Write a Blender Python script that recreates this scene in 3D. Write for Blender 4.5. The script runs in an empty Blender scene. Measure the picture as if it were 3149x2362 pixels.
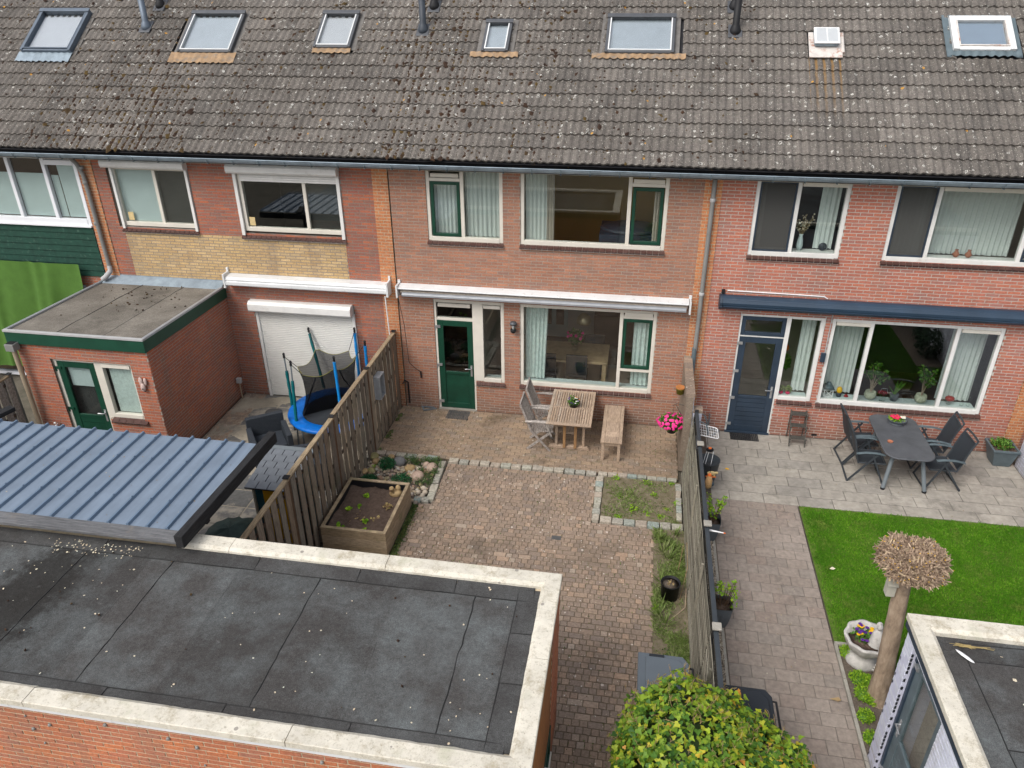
import bpy, math, random
import numpy as np
from mathutils import Matrix, Vector, Euler
from math import radians, pi, sin, cos
random.seed(7); RNG = np.random.default_rng(7)
S = bpy.context.scene
COL = S.collection

# ------------------------------------------------------------------ camera, light, exposure
CAM = Vector((4.0526, -14.1001, 8.4738))
def setup():
    yaw, pitch, roll = -0.1702, 0.4955, -0.0078
    fw = Vector((sin(yaw)*cos(pitch), cos(yaw)*cos(pitch), -sin(pitch)))
    rt = Vector((cos(yaw), -sin(yaw), 0)); up = rt.cross(fw)
    r = cos(roll)*rt + sin(roll)*up; u = -sin(roll)*rt + cos(roll)*up
    cd = bpy.data.cameras.new('camera'); co = bpy.data.objects.new('camera', cd); COL.objects.link(co)
    m = Matrix((r, u, -fw)).transposed().to_4x4(); m.translation = CAM
    co.matrix_world = m
    cd.sensor_width = 36; cd.lens = 36*2350.6/3149; cd.clip_end = 500; cd.clip_start = .05
    S.camera = co
    w = bpy.data.worlds.new('World'); S.world = w; w.use_nodes = True
    nt = w.node_tree; nt.nodes.clear()
    sky = nt.nodes.new('ShaderNodeTexSky'); sky.sky_type = 'NISHITA'; sky.sun_disc = False
    sky.sun_elevation = radians(50); sky.sun_rotation = radians(215); sky.dust_density = 4; sky.ozone_density = 1
    hs = nt.nodes.new('ShaderNodeHueSaturation'); hs.inputs['Saturation'].default_value = .35
    bg = nt.nodes.new('ShaderNodeBackground'); bg.inputs['Strength'].default_value = .15
    out = nt.nodes.new('ShaderNodeOutputWorld')
    nt.links.new(sky.outputs[0], hs.inputs['Color']); nt.links.new(hs.outputs[0], bg.inputs[0]); nt.links.new(bg.outputs[0], out.inputs[0])
    l = bpy.data.lights.new('sun', 'SUN'); l.energy = .9; l.angle = radians(24); l.color = (1, .96, .9)
    lo = bpy.data.objects.new('sun', l); COL.objects.link(lo)
    az = radians(215); el = radians(50)
    d = Vector((sin(az)*cos(el), cos(az)*cos(el), sin(el)))   # towards the sun
    lo.rotation_euler = d.to_track_quat('Z', 'Y').to_euler()
    S.view_settings.view_transform = 'Standard'; S.view_settings.look = 'None'
    S.view_settings.exposure = EXPOSURE; S.view_settings.gamma = 1; S.view_settings.use_curve_mapping = False
EXPOSURE = 0.5
setup()
try:
    S.cycles.max_bounces = 6; S.cycles.transparent_max_bounces = 8; S.cycles.diffuse_bounces = 3; S.cycles.glossy_bounces = 3
    S.cycles.caustics_reflective = False; S.cycles.caustics_refractive = False
except Exception: pass

# ------------------------------------------------------------------ materials
MATS = {}
def ramp(nt, stops, interp='LINEAR'):
    n = nt.nodes.new('ShaderNodeValToRGB'); r = n.color_ramp; r.interpolation = interp
    while len(r.elements) > 1: r.elements.remove(r.elements[-1])
    r.elements[0].position = stops[0][0]; r.elements[0].color = (*stops[0][1], 1)
    for p, c in stops[1:]:
        e = r.elements.new(p); e.color = (*c, 1)
    return n
class NT:
    """small node helper"""
    def __init__(s, name):
        m = bpy.data.materials.new(name); m.use_nodes = True; s.m = m; s.nt = m.node_tree; s.nt.nodes.clear()
        s.out = s.nt.nodes.new('ShaderNodeOutputMaterial'); s.b = s.nt.nodes.new('ShaderNodeBsdfPrincipled')
        s.nt.links.new(s.b.outputs[0], s.out.inputs[0])
        g = s.nt.nodes.new('ShaderNodeNewGeometry'); s.pos = g.outputs['Position']
    def L(s, a, b): s.nt.links.new(a, b)
    def n(s, t): return s.nt.nodes.new(t)
    def noise(s, scale, detail=3, rough=.6, vec=None, stretch=None):
        n = s.n('ShaderNodeTexNoise'); n.inputs['Scale'].default_value = scale; n.inputs['Detail'].default_value = detail; n.inputs['Roughness'].default_value = rough
        v = vec or s.pos
        if stretch:
            mp = s.n('ShaderNodeMapping'); mp.inputs['Scale'].default_value = stretch; s.L(v, mp.inputs[0]); v = mp.outputs[0]
        s.L(v, n.inputs['Vector']); return n.outputs['Fac']
    def math(s, op, a, b=None, clamp=False):
        n = s.n('ShaderNodeMath'); n.operation = op; n.use_clamp = clamp
        for i, x in enumerate((a, b)):
            if x is None: continue
            if isinstance(x, (int, float)): n.inputs[i].default_value = x
            else: s.L(x, n.inputs[i])
        return n.outputs[0]
    def rng(s, a, lo, hi, o0=0, o1=1):
        n = s.n('ShaderNodeMapRange'); s.L(a, n.inputs[0])
        for i, x in zip((1, 2, 3, 4), (lo, hi, o0, o1)): n.inputs[i].default_value = x
        return n.outputs[0]
    def mix(s, fac, a, b, mode='MIX'):
        n = s.n('ShaderNodeMix'); n.data_type = 'RGBA'; n.blend_type = mode
        if isinstance(fac, (int, float)): n.inputs[0].default_value = fac
        else: s.L(fac, n.inputs[0])
        for i, x in ((6, a), (7, b)):
            if isinstance(x, tuple): n.inputs[i].default_value = (*x, 1)
            else: s.L(x, n.inputs[i])
        return n.outputs[2]
    def var(s):
        a = s.n('ShaderNodeAttribute'); a.attribute_name = 'var'; o = s.n('ShaderNodeObjectInfo')
        return s.math('FRACT', s.math('ADD', a.outputs['Fac'], o.outputs['Random']))
    def vor(s, scale, feat='F1'):
        n = s.n('ShaderNodeTexVoronoi'); n.inputs['Scale'].default_value = scale; n.feature = feat; s.L(s.pos, n.inputs['Vector']); return n
    def bump(s, h, strength=.3, dist=.01):
        n = s.n('ShaderNodeBump'); n.inputs['Strength'].default_value = strength; n.inputs['Distance'].default_value = dist
        s.L(h, n.inputs['Height']); s.L(n.outputs[0], s.b.inputs['Normal'])
    def done(s, col, rough=.8, spec=.3, metal=0):
        if isinstance(col, tuple): s.b.inputs['Base Color'].default_value = (*col, 1)
        else: s.L(col, s.b.inputs['Base Color'])
        if isinstance(rough, (int, float)): s.b.inputs['Roughness'].default_value = rough
        else: s.L(rough, s.b.inputs['Roughness'])
        s.b.inputs['Specular IOR Level'].default_value = spec; s.b.inputs['Metallic'].default_value = metal
        MATS[s.m.name] = s.m; return s.m
def plain(name, c, rough=.6, amt=.18, scale=6, spec=.35, metal=0, fine=120, dirt=None, bump=0):
    t = NT(name)
    f = t.rng(t.noise(scale, 4), .3, .7, 1-amt, 1+amt*.6)
    g = t.rng(t.noise(fine, 2), .3, .7, 1-amt*.5, 1+amt*.4)
    k = t.math('MULTIPLY', f, g)
    cb = t.n('ShaderNodeCombineColor')
    for i in range(3): t.L(k, cb.inputs[i])
    col = t.mix(1.0, tuple(c), cb.outputs[0], 'MULTIPLY')
    if dirt:
        d = t.rng(t.noise(dirt[1], 6, .7), dirt[2], dirt[2]+.12, 0, dirt[3] if len(dirt) > 3 else .8)
        col = t.mix(d, col, tuple(dirt[0]))
    if bump: t.bump(t.noise(fine, 3), bump, .004)
    return t.done(col, rough, spec, metal)
def varied(name, stops, rough=.85, scale=25, amt=.25, bump=.4, bscale=90, dirt=None, spec=.25, coarse=.7, interp='LINEAR', streak=None, patch=None):
    t = NT(name)
    r = ramp(t.nt, stops, interp); t.L(t.var(), r.inputs[0])
    f = t.rng(t.noise(scale, 4), .3, .7, 1-amt, 1+amt*.7)
    g = t.rng(t.noise(coarse, 3), .3, .7, .86, 1.12)
    k = t.math('MULTIPLY', f, g)
    if streak: k = t.math('MULTIPLY', k, t.rng(t.noise(streak[0], 3, .6, None, streak[1]), .3, .7, 1-streak[2], 1+streak[2]*.5))
    cb = t.n('ShaderNodeCombineColor')
    for i in range(3): t.L(k, cb.inputs[i])
    col = t.mix(1.0, r.outputs[0], cb.outputs[0], 'MULTIPLY')
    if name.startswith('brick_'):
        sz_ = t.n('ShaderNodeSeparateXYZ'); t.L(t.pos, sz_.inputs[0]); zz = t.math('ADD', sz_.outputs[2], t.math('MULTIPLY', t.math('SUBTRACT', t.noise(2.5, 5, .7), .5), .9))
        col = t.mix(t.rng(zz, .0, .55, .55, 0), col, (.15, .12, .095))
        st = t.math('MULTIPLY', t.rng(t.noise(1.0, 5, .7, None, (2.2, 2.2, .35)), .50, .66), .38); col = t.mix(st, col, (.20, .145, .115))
    for dd in (dirt or []):
        d = t.rng(t.noise(dd[1], 6, .7), dd[2], dd[2]+.1, 0, dd[3])
        col = t.mix(d, col, tuple(dd[0]))
    if patch:   # round spots: (colour, scale, radius, density threshold)
        for pc, ps, pr, pd in patch:
            v = t.vor(ps); sp = t.n('ShaderNodeSeparateColor'); t.L(v.outputs['Color'], sp.inputs[0])
            d = t.math('MULTIPLY', t.math('LESS_THAN', v.outputs['Distance'], pr), t.math('LESS_THAN', sp.outputs[0], pd))
            col = t.mix(t.math('MULTIPLY', d, .8), col, tuple(pc))
    if bump: t.bump(t.noise(bscale, 3), bump, .003)
    return t.done(col, rough, spec)

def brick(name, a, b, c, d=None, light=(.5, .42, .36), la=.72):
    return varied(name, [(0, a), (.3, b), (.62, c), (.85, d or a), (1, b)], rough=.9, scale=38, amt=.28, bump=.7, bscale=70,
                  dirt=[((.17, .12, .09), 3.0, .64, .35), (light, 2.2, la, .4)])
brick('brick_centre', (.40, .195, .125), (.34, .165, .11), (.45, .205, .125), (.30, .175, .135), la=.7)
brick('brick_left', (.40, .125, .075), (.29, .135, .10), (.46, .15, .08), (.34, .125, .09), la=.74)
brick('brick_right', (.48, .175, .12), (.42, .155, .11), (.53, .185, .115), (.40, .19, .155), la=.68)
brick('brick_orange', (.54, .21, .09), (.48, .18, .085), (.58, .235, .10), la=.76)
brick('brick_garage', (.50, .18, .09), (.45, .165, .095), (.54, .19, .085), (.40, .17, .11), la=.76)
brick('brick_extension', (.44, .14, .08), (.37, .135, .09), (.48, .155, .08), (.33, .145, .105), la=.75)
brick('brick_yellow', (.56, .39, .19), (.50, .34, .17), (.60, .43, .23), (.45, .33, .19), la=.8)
varied('brick_white', [(0, (.60, .62, .71)), (1, (.67, .69, .77))], rough=.7, scale=20, amt=.08, bump=.5, bscale=60)
plain('mortar', (.37, .32, .27), .95, .2, 20, bump=.3); plain('mortar_light', (.50, .46, .41), .95, .15, 20, bump=.3)
plain('mortar_dark', (.20, .175, .15), .95, .2, 20)
plain('mortar_sand', (.52, .43, .30), .95, .2, 20); plain('mortar_dull', (.27, .24, .21), .95, .2, 20)
plain('mortar_white', (.55, .56, .68), .9, .1, 20)
def tile_mat():
    t = NT('roof_tile')
    r = ramp(t.nt, [(0, (.128, .115, .103)), (.35, (.156, .14, .125)), (.7, (.12, .109, .099)), (1, (.17, .153, .137))]); t.L(t.var(), r.inputs[0])
    f = t.math('MULTIPLY', t.rng(t.noise(60, 6, .8), .3, .7, .45, 1.5), t.rng(t.noise(17, 4, .7), .35, .65, .78, 1.2))
    g = t.rng(t.noise(.55, 3), .3, .7, .82, 1.18)
    k = t.math('MULTIPLY', f, g); cb = t.n('ShaderNodeCombineColor')
    for i in range(3): t.L(k, cb.inputs[i])
    col = t.mix(1.0, r.outputs[0], cb.outputs[0], 'MULTIPLY')
    col = t.mix(t.rng(t.noise(22, 6, .75), .6, .72, 0, .55), col, (.34, .33, .29))      # pale lichen bloom
    col = t.mix(t.rng(t.noise(30, 6, .75, None, (1, 1, 1.0)), .35, .28, 0, .7), col, (.035, .027, .022))
    def spot(scale, r0, r1, dens, c, a, wob=.0):
        nonlocal col
        v = t.vor(scale); sp = t.n('ShaderNodeSeparateColor'); t.L(v.outputs['Color'], sp.inputs[0])
        dist = v.outputs['Distance']
        if wob: dist = t.math('ADD', dist, t.math('MULTIPLY', t.math('SUBTRACT', t.noise(scale*2.2, 2), .5), wob))
        d = t.math('LESS_THAN', dist, r1)
        if r0 > 0: d = t.math('MULTIPLY', d, t.math('GREATER_THAN', dist, r0))
        d = t.math('MULTIPLY', d, t.math('LESS_THAN', sp.outputs[0], dens))
        col = t.mix(t.math('MULTIPLY', d, a), col, c)
    spot(34, 0, .24, .24, (.50, .48, .42), .75, .35); spot(19, 0, .20, .12, (.42, .40, .35), .7, .5)
    spot(22, 0, .2, .12, (.05, .035, .028), .8, .2)
    spot(10, .14, .24, .15, (.62, .61, .56), .75, .6)
    spot(6.0, .12, .165, .22, (.70, .70, .65), .85, .6)
    spot(5.2, 0, .13, .07, (.52, .27, .05), .9, .2)
    # rust run-off in the tile valleys below the old roof dome
    sx = t.n('ShaderNodeSeparateXYZ'); t.L(t.pos, sx.inputs[0]); X, Z = sx.outputs[0], sx.outputs[2]
    u = t.math('ADD', t.math('DIVIDE', t.math('SUBTRACT', X, 5.47), .14135), t.math('MULTIPLY', t.math('SUBTRACT', t.noise(6, 2), .5), .25))
    band = t.rng(t.math('ABSOLUTE', t.math('SUBTRACT', t.math('FRACT', t.math('ADD', u, .5)), .5)), .10, .22, 1, 0)
    inx = t.math('MULTIPLY', t.math('GREATER_THAN', X, 6.90), t.math('LESS_THAN', X, 7.46)); zf = t.math('MULTIPLY', t.rng(Z, 6.1, 6.98, .0, .8), t.math('LESS_THAN', Z, 7.05))
    k2 = t.math('MULTIPLY', t.math('MULTIPLY', band, inx), t.math('MULTIPLY', zf, t.rng(t.noise(9, 4), .3, .6, .5, 1)))
    col = t.mix(k2, col, (.27, .15, .045))
    t.bump(t.noise(130, 4), .9, .004)
    return t.done(col, .95, .15)
tile_mat()
varied('moss', [(0, (.06, .032, .018)), (.6, (.035, .02, .014)), (.85, (.10, .065, .02)), (1, (.05, .03, .02))], bump=.8)
plain('lead_tan', (.34, .225, .13), .75, .3, 8, dirt=((.20, .17, .14), 7, .50, .8))
plain('zinc', (.27, .33, .38), .45, .25, 5, metal=.3, dirt=((.45, .45, .43), 14, .66))
plain('zinc_dark', (.13, .17, .19), .5, .2, 5, metal=.2)
plain('black_gutter', (.022, .022, .026), .6, .3, 8, dirt=((.28, .17, .03), 12, .62, .6))
plain('velux_grey', (.10, .105, .115), .45, .15, 8, metal=.3)
plain('velux_blue', (.13, .16, .20), .45, .15, 8, metal=.3)
plain('white_paint', (.74, .73, .70), .45, .10, 3, dirt=((.42, .39, .33), 4, .58, .4))
plain('cream_paint', (.69, .65, .57), .45, .08, 3, dirt=((.45, .42, .36), 5, .68, .4))
plain('pvc_white', (.78, .79, .82), .35, .04, 3)
plain('rusty_white', (.62, .58, .54), .6, .15, 8, dirt=((.33, .11, .05), 6, .53, .9))
plain('green_paint', (.008, .055, .032), .4, .25, 4, spec=.45)
plain('green_fascia', (.010, .062, .036), .5, .2, 4)
plain('green_boards', (.010, .052, .035), .75, .3, 8, dirt=((.10, .17, .13), 11, .57, .5))
plain('navy_paint', (.028, .045, .07), .45, .22, 3, spec=.45, dirt=((.10, .11, .12), 5, .62, .4))
plain('awning_navy', (.022, .045, .078), .45, .22, 2, spec=.5, dirt=((.09, .11, .13), 5, .60, .4))
plain('grey_gasket', (.03, .03, .035), .6)
plain('dark_screen', (.085, .082, .078), .6, .12, 3)
plain('brass', (.42, .34, .22), .35, .1, 5, metal=.6); plain('steel', (.55, .56, .57), .3, .1, 10, metal=.7)
plain('aluminium', (.42, .44, .47), .4, .1, 4, metal=.5)
plain('cassette_white', (.70, .71, .71), .45, .10, 3, dirt=((.34, .33, .29), 9, .58, .55))
plain('shutter', (.70, .69, .65), .5, .05, 3)
plain('sill_tile', (.085, .042, .035), .25, .25, 10, spec=.6)
plain('sill_joint', (.40, .34, .29), .9)
plain('concrete', (.33, .31, .27), .9, .25, 6, bump=.3)
plain('concrete_post', (.20, .20, .19), .9, .3, 9, bump=.5)
def coping_mat():
    t = NT('coping')
    f = t.rng(t.noise(3.2, 6, .7), .3, .7, .8, 1.08); cb = t.n('ShaderNodeCombineColor')
    for i in range(3): t.L(f, cb.inputs[i])
    col = t.mix(1.0, (.66, .62, .53), cb.outputs[0], 'MULTIPLY')
    col = t.mix(t.rng(t.noise(4, 9, .9), .50, .62, 0, .75), col, (.33, .28, .19)); col = t.mix(t.rng(t.noise(26, 6, .85), .55, .66, 0, .75), col, (.24, .21, .15)); col = t.mix(t.rng(t.noise(2.1, 4, .7), .56, .7, 0, .45), col, (.40, .40, .28))
    col = t.mix(t.rng(t.noise(48, 5, .8), .62, .70, 0, .85), col, (.10, .085, .06))
    v = t.vor(5.5); sp = t.n('ShaderNodeSeparateColor'); t.L(v.outputs['Color'], sp.inputs[0])
    col = t.mix(t.math('MULTIPLY', t.math('MULTIPLY', t.math('LESS_THAN', v.outputs['Distance'], .12), t.math('LESS_THAN', sp.outputs[0], .3)), .75), col, (.22, .2, .18))
    t.bump(t.noise(90, 4), .5, .004)
    return t.done(col, .9, .2)
coping_mat()
def felt_mat(name, base, light, dark, dscale=.75, dth=.6, puddle=False):
    t = NT(name)
    col = t.mix(t.rng(t.noise(1.6, 5, .65), .4, .66), base, light)
    col = t.mix(t.rng(t.noise(dscale, 5, .7), dth, dth+.12, 0, .85), col, dark)
    r = ramp(t.nt, [(0, (.86, .86, .86)), (1, (1.12, 1.12, 1.12))]); t.L(t.var(), r.inputs[0]); col = t.mix(1.0, col, r.outputs[0], 'MULTIPLY')
    if puddle:   # one old dirt patch where water stands on the left of the garage roof, and lighter streaks
        mp = t.n('ShaderNodeMapping'); mp.vector_type = 'POINT'; mp.inputs['Location'].default_value = (2.45*1.25, 8.65*.62, 0); mp.inputs['Scale'].default_value = (1.25, .62, 0); t.L(t.pos, mp.inputs[0])
        ln = t.n('ShaderNodeVectorMath'); ln.operation = 'LENGTH'; t.L(mp.outputs[0], ln.inputs[0])
        d = t.math('ADD', ln.outputs['Value'], t.math('MULTIPLY', t.math('SUBTRACT', t.noise(5, 7, .8), .5), 1.3))
        col = t.mix(t.rng(d, .42, .75, .88, 0), col, (.022, .02, .018)); col = t.mix(t.rng(t.noise(13, 7, .8), .60, .70, 0, .35), col, (.20, .21, .205))
    q_ = t.rng(t.noise(24, 5, .8), .3, .7, .72, 1.25); cq = t.n('ShaderNodeCombineColor'); [t.L(q_, cq.inputs[i]) for i in range(3)]; col = t.mix(1.0, col, cq.outputs[0], 'MULTIPLY')
    g = t.rng(t.noise(120, 4, .85), .25, .75, .15, 1.75); cb = t.n('ShaderNodeCombineColor')
    for i in range(3): t.L(g, cb.inputs[i])
    col = t.mix(1.0, col, cb.outputs[0], 'MULTIPLY')
    t.bump(t.noise(170, 3), .8, .004)
    return t.done(col, .92, .2)
felt_mat('felt', (.064, .061, .059), (.118, .128, .13), (.055, .052, .05), .42, .6, True)
felt_mat('felt_brown', (.15, .135, .115), (.23, .21, .18), (.085, .075, .065))
felt_mat('felt_edge', (.054, .052, .051), (.088, .09, .09), (.04, .038, .037))
plain('bitumen', (.022, .022, .022), .7, .2, 20)
varied('paver_patio', [(0, (.31, .225, .155)), (.3, (.27, .20, .145)), (.6, (.34, .25, .17)), (.85, (.24, .19, .145)), (1, (.32, .245, .185))], scale=30,
       dirt=[((.12, .085, .055), 1.1, .55, .6), ((.10, .11, .045), 2.4, .62, .6), ((.42, .36, .29), 14, .7, .5)], bump=.6,
       patch=[((.55, .5, .43), 9, .16, .13), ((.6, .55, .5), 23, .2, .07)])
varied('paver_path', [(0, (.30, .225, .17)), (.25, (.265, .205, .16)), (.5, (.33, .245, .18)), (.75, (.245, .195, .16)), (.93, (.39, .275, .195)), (1, (.37, .305, .245))], scale=30,
       dirt=[((.13, .10, .075), .6, .56, .65), ((.11, .115, .05), 1.6, .66, .6), ((.40, .34, .29), 12, .68, .45)], bump=.6,
       patch=[((.60, .53, .46), 8, .17, .15), ((.66, .62, .56), 19, .2, .10), ((.58, .5, .38), 33, .25, .06)])
varied('slab_grey', [(0, (.33, .305, .265)), (.5, (.37, .34, .295)), (1, (.29, .27, .24))], scale=9, amt=.2,
       dirt=[((.15, .14, .12), 2.2, .56, .6), ((.34, .31, .26), 3.1, .62, .5)], bump=.4, coarse=1.2)
varied('slab_path', [(0, (.28, .235, .20)), (.4, (.31, .262, .225)), (.7, (.265, .23, .20)), (1, (.285, .23, .195))], scale=14, amt=.22,
       dirt=[((.12, .105, .09), 1.7, .6, .6), ((.33, .29, .25), 5, .68, .4)], bump=.4)
varied('slab_dark', [(0, (.13, .13, .125)), (1, (.20, .19, .175))], scale=14, amt=.22, dirt=[((.40, .36, .29), 1.5, .5, .8)], bump=.4)
varied('cobble', [(0, (.31, .32, .27)), (.4, (.42, .39, .32)), (.7, (.38, .32, .26)), (1, (.29, .34, .31))], scale=26, amt=.35, bump=.9, bscale=40,
       dirt=[((.13, .12, .07), 8, .6, .6)])
varied('pebble', [(0, (.42, .34, .24)), (.2, (.30, .24, .18)), (.4, (.48, .44, .38)), (.6, (.33, .27, .14)), (.8, (.40, .25, .18)), (1, (.27, .26, .24))], scale=18, bump=.2, rough=.7)
varied('gravel', [(0, (.40, .34, .27)), (.4, (.30, .26, .21)), (.7, (.52, .46, .38)), (1, (.22, .19, .16))], bump=.2, rough=.7)
plain('joint_sand', (.15, .12, .08), .98, .4, 3, dirt=((.08, .095, .035), 3, .55, .8))
plain('joint_mid', (.13, .12, .105), .98, .3, 3)
plain('joint_grey', (.085, .08, .07), .98, .3, 3)
plain('sand', (.36, .32, .25), .98, .3, 2, dirt=((.16, .15, .14), 1.5, .52, .8))
def soil_mat(name, a, b, sc=16):
    t = NT(name)
    col = t.mix(t.rng(t.noise(sc, 6, .75), .35, .65), a, b)
    col = t.mix(t.rng(t.noise(90, 4, .8), .62, .7, 0, .6), col, tuple(min(1, x*2.6) for x in b))
    t.bump(t.noise(45, 5, .8), 1, .012)
    return t.done(col, 1, .1)
soil_mat('soil', (.075, .052, .040), (.135, .098, .078)); soil_mat('bed_soil', (.10, .08, .062), (.17, .14, .115))
soil_mat('weedy_soil', (.13, .115, .065), (.24, .20, .145), 7)
soil_mat('ground', (.10, .09, .07), (.17, .15, .12), 2)
def wood(name, stops, rough=.85, axis=(8, 8, .6), amt=.45, bump=.5, dirt=None):
    return varied(name, stops, rough=rough, scale=30, amt=.12, bump=bump, bscale=80, streak=(9, axis, amt), dirt=dirt)
wood('fence_wood', [(0, (.29, .22, .155)), (.3, (.21, .17, .13)), (.6, (.34, .285, .215)), (.8, (.16, .125, .10)), (1, (.29, .26, .21))], dirt=[((.12, .135, .07), 2.2, .60, .45)])
wood('fence_back', [(0, (.10, .07, .05)), (.5, (.14, .10, .075)), (1, (.085, .06, .045))])
wood('rail_wood', [(0, (.36, .275, .175)), (1, (.30, .225, .145))], axis=(8, .7, 8), dirt=[((.08, .06, .04), 6, .62, .7), ((.5, .46, .4), 16, .7, .6)])
wood('post_wood', [(0, (.15, .085, .05)), (1, (.12, .075, .045))])
wood('planter_wood', [(0, (.40, .31, .20)), (.5, (.34, .26, .165)), (1, (.43, .335, .23))], axis=(.8, .8, 9), dirt=[((.16, .16, .07), 2.5, .55, .5)])
wood('teak', [(0, (.42, .31, .22)), (.4, (.48, .36, .265)), (.7, (.37, .275, .20)), (1, (.46, .37, .29))], axis=(9, .8, 9))
wood('teak_warm', [(0, (.38, .22, .10)), (1, (.33, .19, .09))])
wood('teak_grey', [(0, (.34, .30, .27)), (.5, (.42, .38, .345)), (1, (.29, .255, .23))], axis=(3, 3, 3))
wood('bamboo', [(0, (.20, .185, .14)), (.3, (.30, .275, .215)), (.6, (.14, .13, .10)), (.8, (.36, .335, .27)), (1, (.22, .21, .15))], amt=.3)
wood('bamboo_gap_shade', [(0, (.035, .033, .026)), (1, (.06, .055, .043))])  # shade of the screen's gaps, put into the colour of its back slats
wood('black_wood', [(0, (.022, .022, .024)), (1, (.03, .03, .032))], axis=(8, .6, 8), dirt=[((.20, .17, .14), 9, .67, .7)])
wood('grey_plank', [(0, (.13, .135, .145)), (1, (.16, .16, .165))], axis=(.5, 8, 8), dirt=[((.22, .18, .14), 2.5, .58, .5)])
wood('door_oak', [(0, (.42, .16, .06)), (1, (.38, .14, .05))], rough=.5)
def sheet_mat():
    t = NT('canopy_sheet')
    sx = t.n('ShaderNodeSeparateXYZ'); t.L(t.pos, sx.inputs[0])
    w = t.math('SINE', t.math('MULTIPLY', sx.outputs[0], 2*pi/.0178))
    f = t.rng(w, -1, 1, .93, 1.05); f = t.math('MULTIPLY', f, t.rng(t.noise(1.6, 6, .7), .3, .7, .84, 1.1)); f = t.math('MULTIPLY', f, t.rng(t.noise(3, 5, .7, None, (4, .35, 1)), .35, .7, .88, 1.06))
    cb = t.n('ShaderNodeCombineColor')
    for i in range(3): t.L(f, cb.inputs[i])
    return t.done(t.mix(1.0, (.185, .235, .305), cb.outputs[0], 'MULTIPLY'), .5, .4)
sheet_mat()
plain('canopy_rib', (.125, .18, .255), .5, .1, 3)
plain('wicker_black', (.028, .034, .042), .6, .15, 40)
def wicker():
    t = NT('wicker'); w = t.n('ShaderNodeTexChecker'); w.inputs['Scale'].default_value = 70
    w.inputs[1].default_value = (.022, .027, .034, 1); w.inputs[2].default_value = (.045, .053, .065, 1); t.L(t.pos, w.inputs[0])
    t.bump(w.outputs['Fac'], .6, .004); return t.done(w.outputs[0], .6, .3)
wicker()
plain('mesh_black', (.034, .040, .048), .6, .15, 40)
plain('plastic_grey', (.10, .115, .13), .5, .08, 6)
plain('plastic_anthracite', (.042, .05, .058), .5, .12, 6)
plain('table_grey', (.095, .10, .11), .45, .22, 5, dirt=((.06, .058, .06), 1.6, .62, .8))
plain('metal_grey', (.16, .185, .20), .4, .05, 6)
plain('trampoline_blue', (.0, .14, .55), .45, .2, 10)
plain('pole_blue', (.01, .25, .65), .45, .15, 8)
plain('pole_teal', (.0, .13, .14), .5, .25, 10, dirt=((.05, .28, .28), 12, .6, .6))
plain('black', (.012, .012, .014), .6)
plain('white', (.78, .78, .78), .5, .05)
plain('rubber', (.02, .02, .022), .8)
plain('grate', (.10, .10, .10), .6)
plain('green_cloth', (.075, .165, .028), .95, .12, 5, bump=.4)
plain('blind_pale', (.54, .62, .62), .9, .05, 3)
plain('blind_blue', (.40, .50, .62), .9, .05, 3); plain('blind_sky', (.62, .68, .72), .9, .10, 2.5); plain('flashing_dull', (.16, .15, .14), .8, .3, 8); plain('curtain', (.70, .74, .71), .95, .10, 3)
plain('curtain_green', (.64, .73, .70), .95, .18, 14)
plain('floor_wood', (.16, .09, .05), .4, .2, 4)
plain('room_wall', (.42, .37, .31), .9, .1, 1)
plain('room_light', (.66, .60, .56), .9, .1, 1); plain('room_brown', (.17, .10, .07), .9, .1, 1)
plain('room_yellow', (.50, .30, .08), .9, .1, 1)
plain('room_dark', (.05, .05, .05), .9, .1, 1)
plain('table_oak', (.60, .43, .25), .5, .2, 8)
plain('stone_white', (.52, .50, .47), .9, .25, 7, bump=.8, dirt=((.22, .2, .18), 9, .58, .6))
plain('terracotta', (.48, .19, .06), .8, .2, 10); plain('olive_glaze', (.26, .24, .03), .4, .2, 10)
plain('ceramic_cream', (.55, .56, .42), .3, .05, 5); plain('ceramic_rust', (.42, .16, .09), .5)
plain('red_glass', (.3, .02, .02), .3); plain('sand_glass', (.4, .4, .3), .3)
plain('playhouse_teal', (.03, .12, .16), .6); plain('playhouse_yellow', (.68, .38, .01), .6)
plain('shingle_grey', (.15, .165, .185), .7, .12, 8)
plain('tarp_green', (.045, .075, .065), .7, .25, 5, bump=.4)
plain('bin_grey', (.105, .125, .145), .45, .06, 5); plain('bin_dark', (.018, .022, .028), .5, .1, 5)
plain('iron', (.085, .08, .07), .8, .35, 25, bump=.8)
plain('blue_pot', (.05, .10, .14), .5); plain('pale_yellow', (.65, .5, .25), .7)
plain('peanut', (.50, .30, .14), .9, .3, 60, bump=.9); plain('orange', (.75, .16, .03), .5)
plain('silver_box', (.36, .38, .40), .5, .15, 8, metal=.3)
plain('pale_board', (.45, .43, .36), .7); plain('pinkish', (.55, .42, .38), .7, .2, 12)
plain('pipe_grey', (.23, .23, .22), .5, .15, 4); plain('pipe_dark', (.045, .055, .07), .5, .2, 6); plain('pipe_tan', (.34, .27, .19), .6, .15, 4); plain('pipe_pale', (.42, .42, .42), .6, .1, 4)
plain('petal_pink', (.85, .05, .30), .7, .15, 30); plain('petal_crimson', (.75, .01, .12), .7, .15, 30); plain('petal_yellow', (.85, .48, .01), .7)
plain('petal_purple', (.10, .02, .24), .7, .3, 30); plain('petal_white', (.8, .8, .7), .7); plain('petal_orange', (.85, .3, .03), .7)
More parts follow.
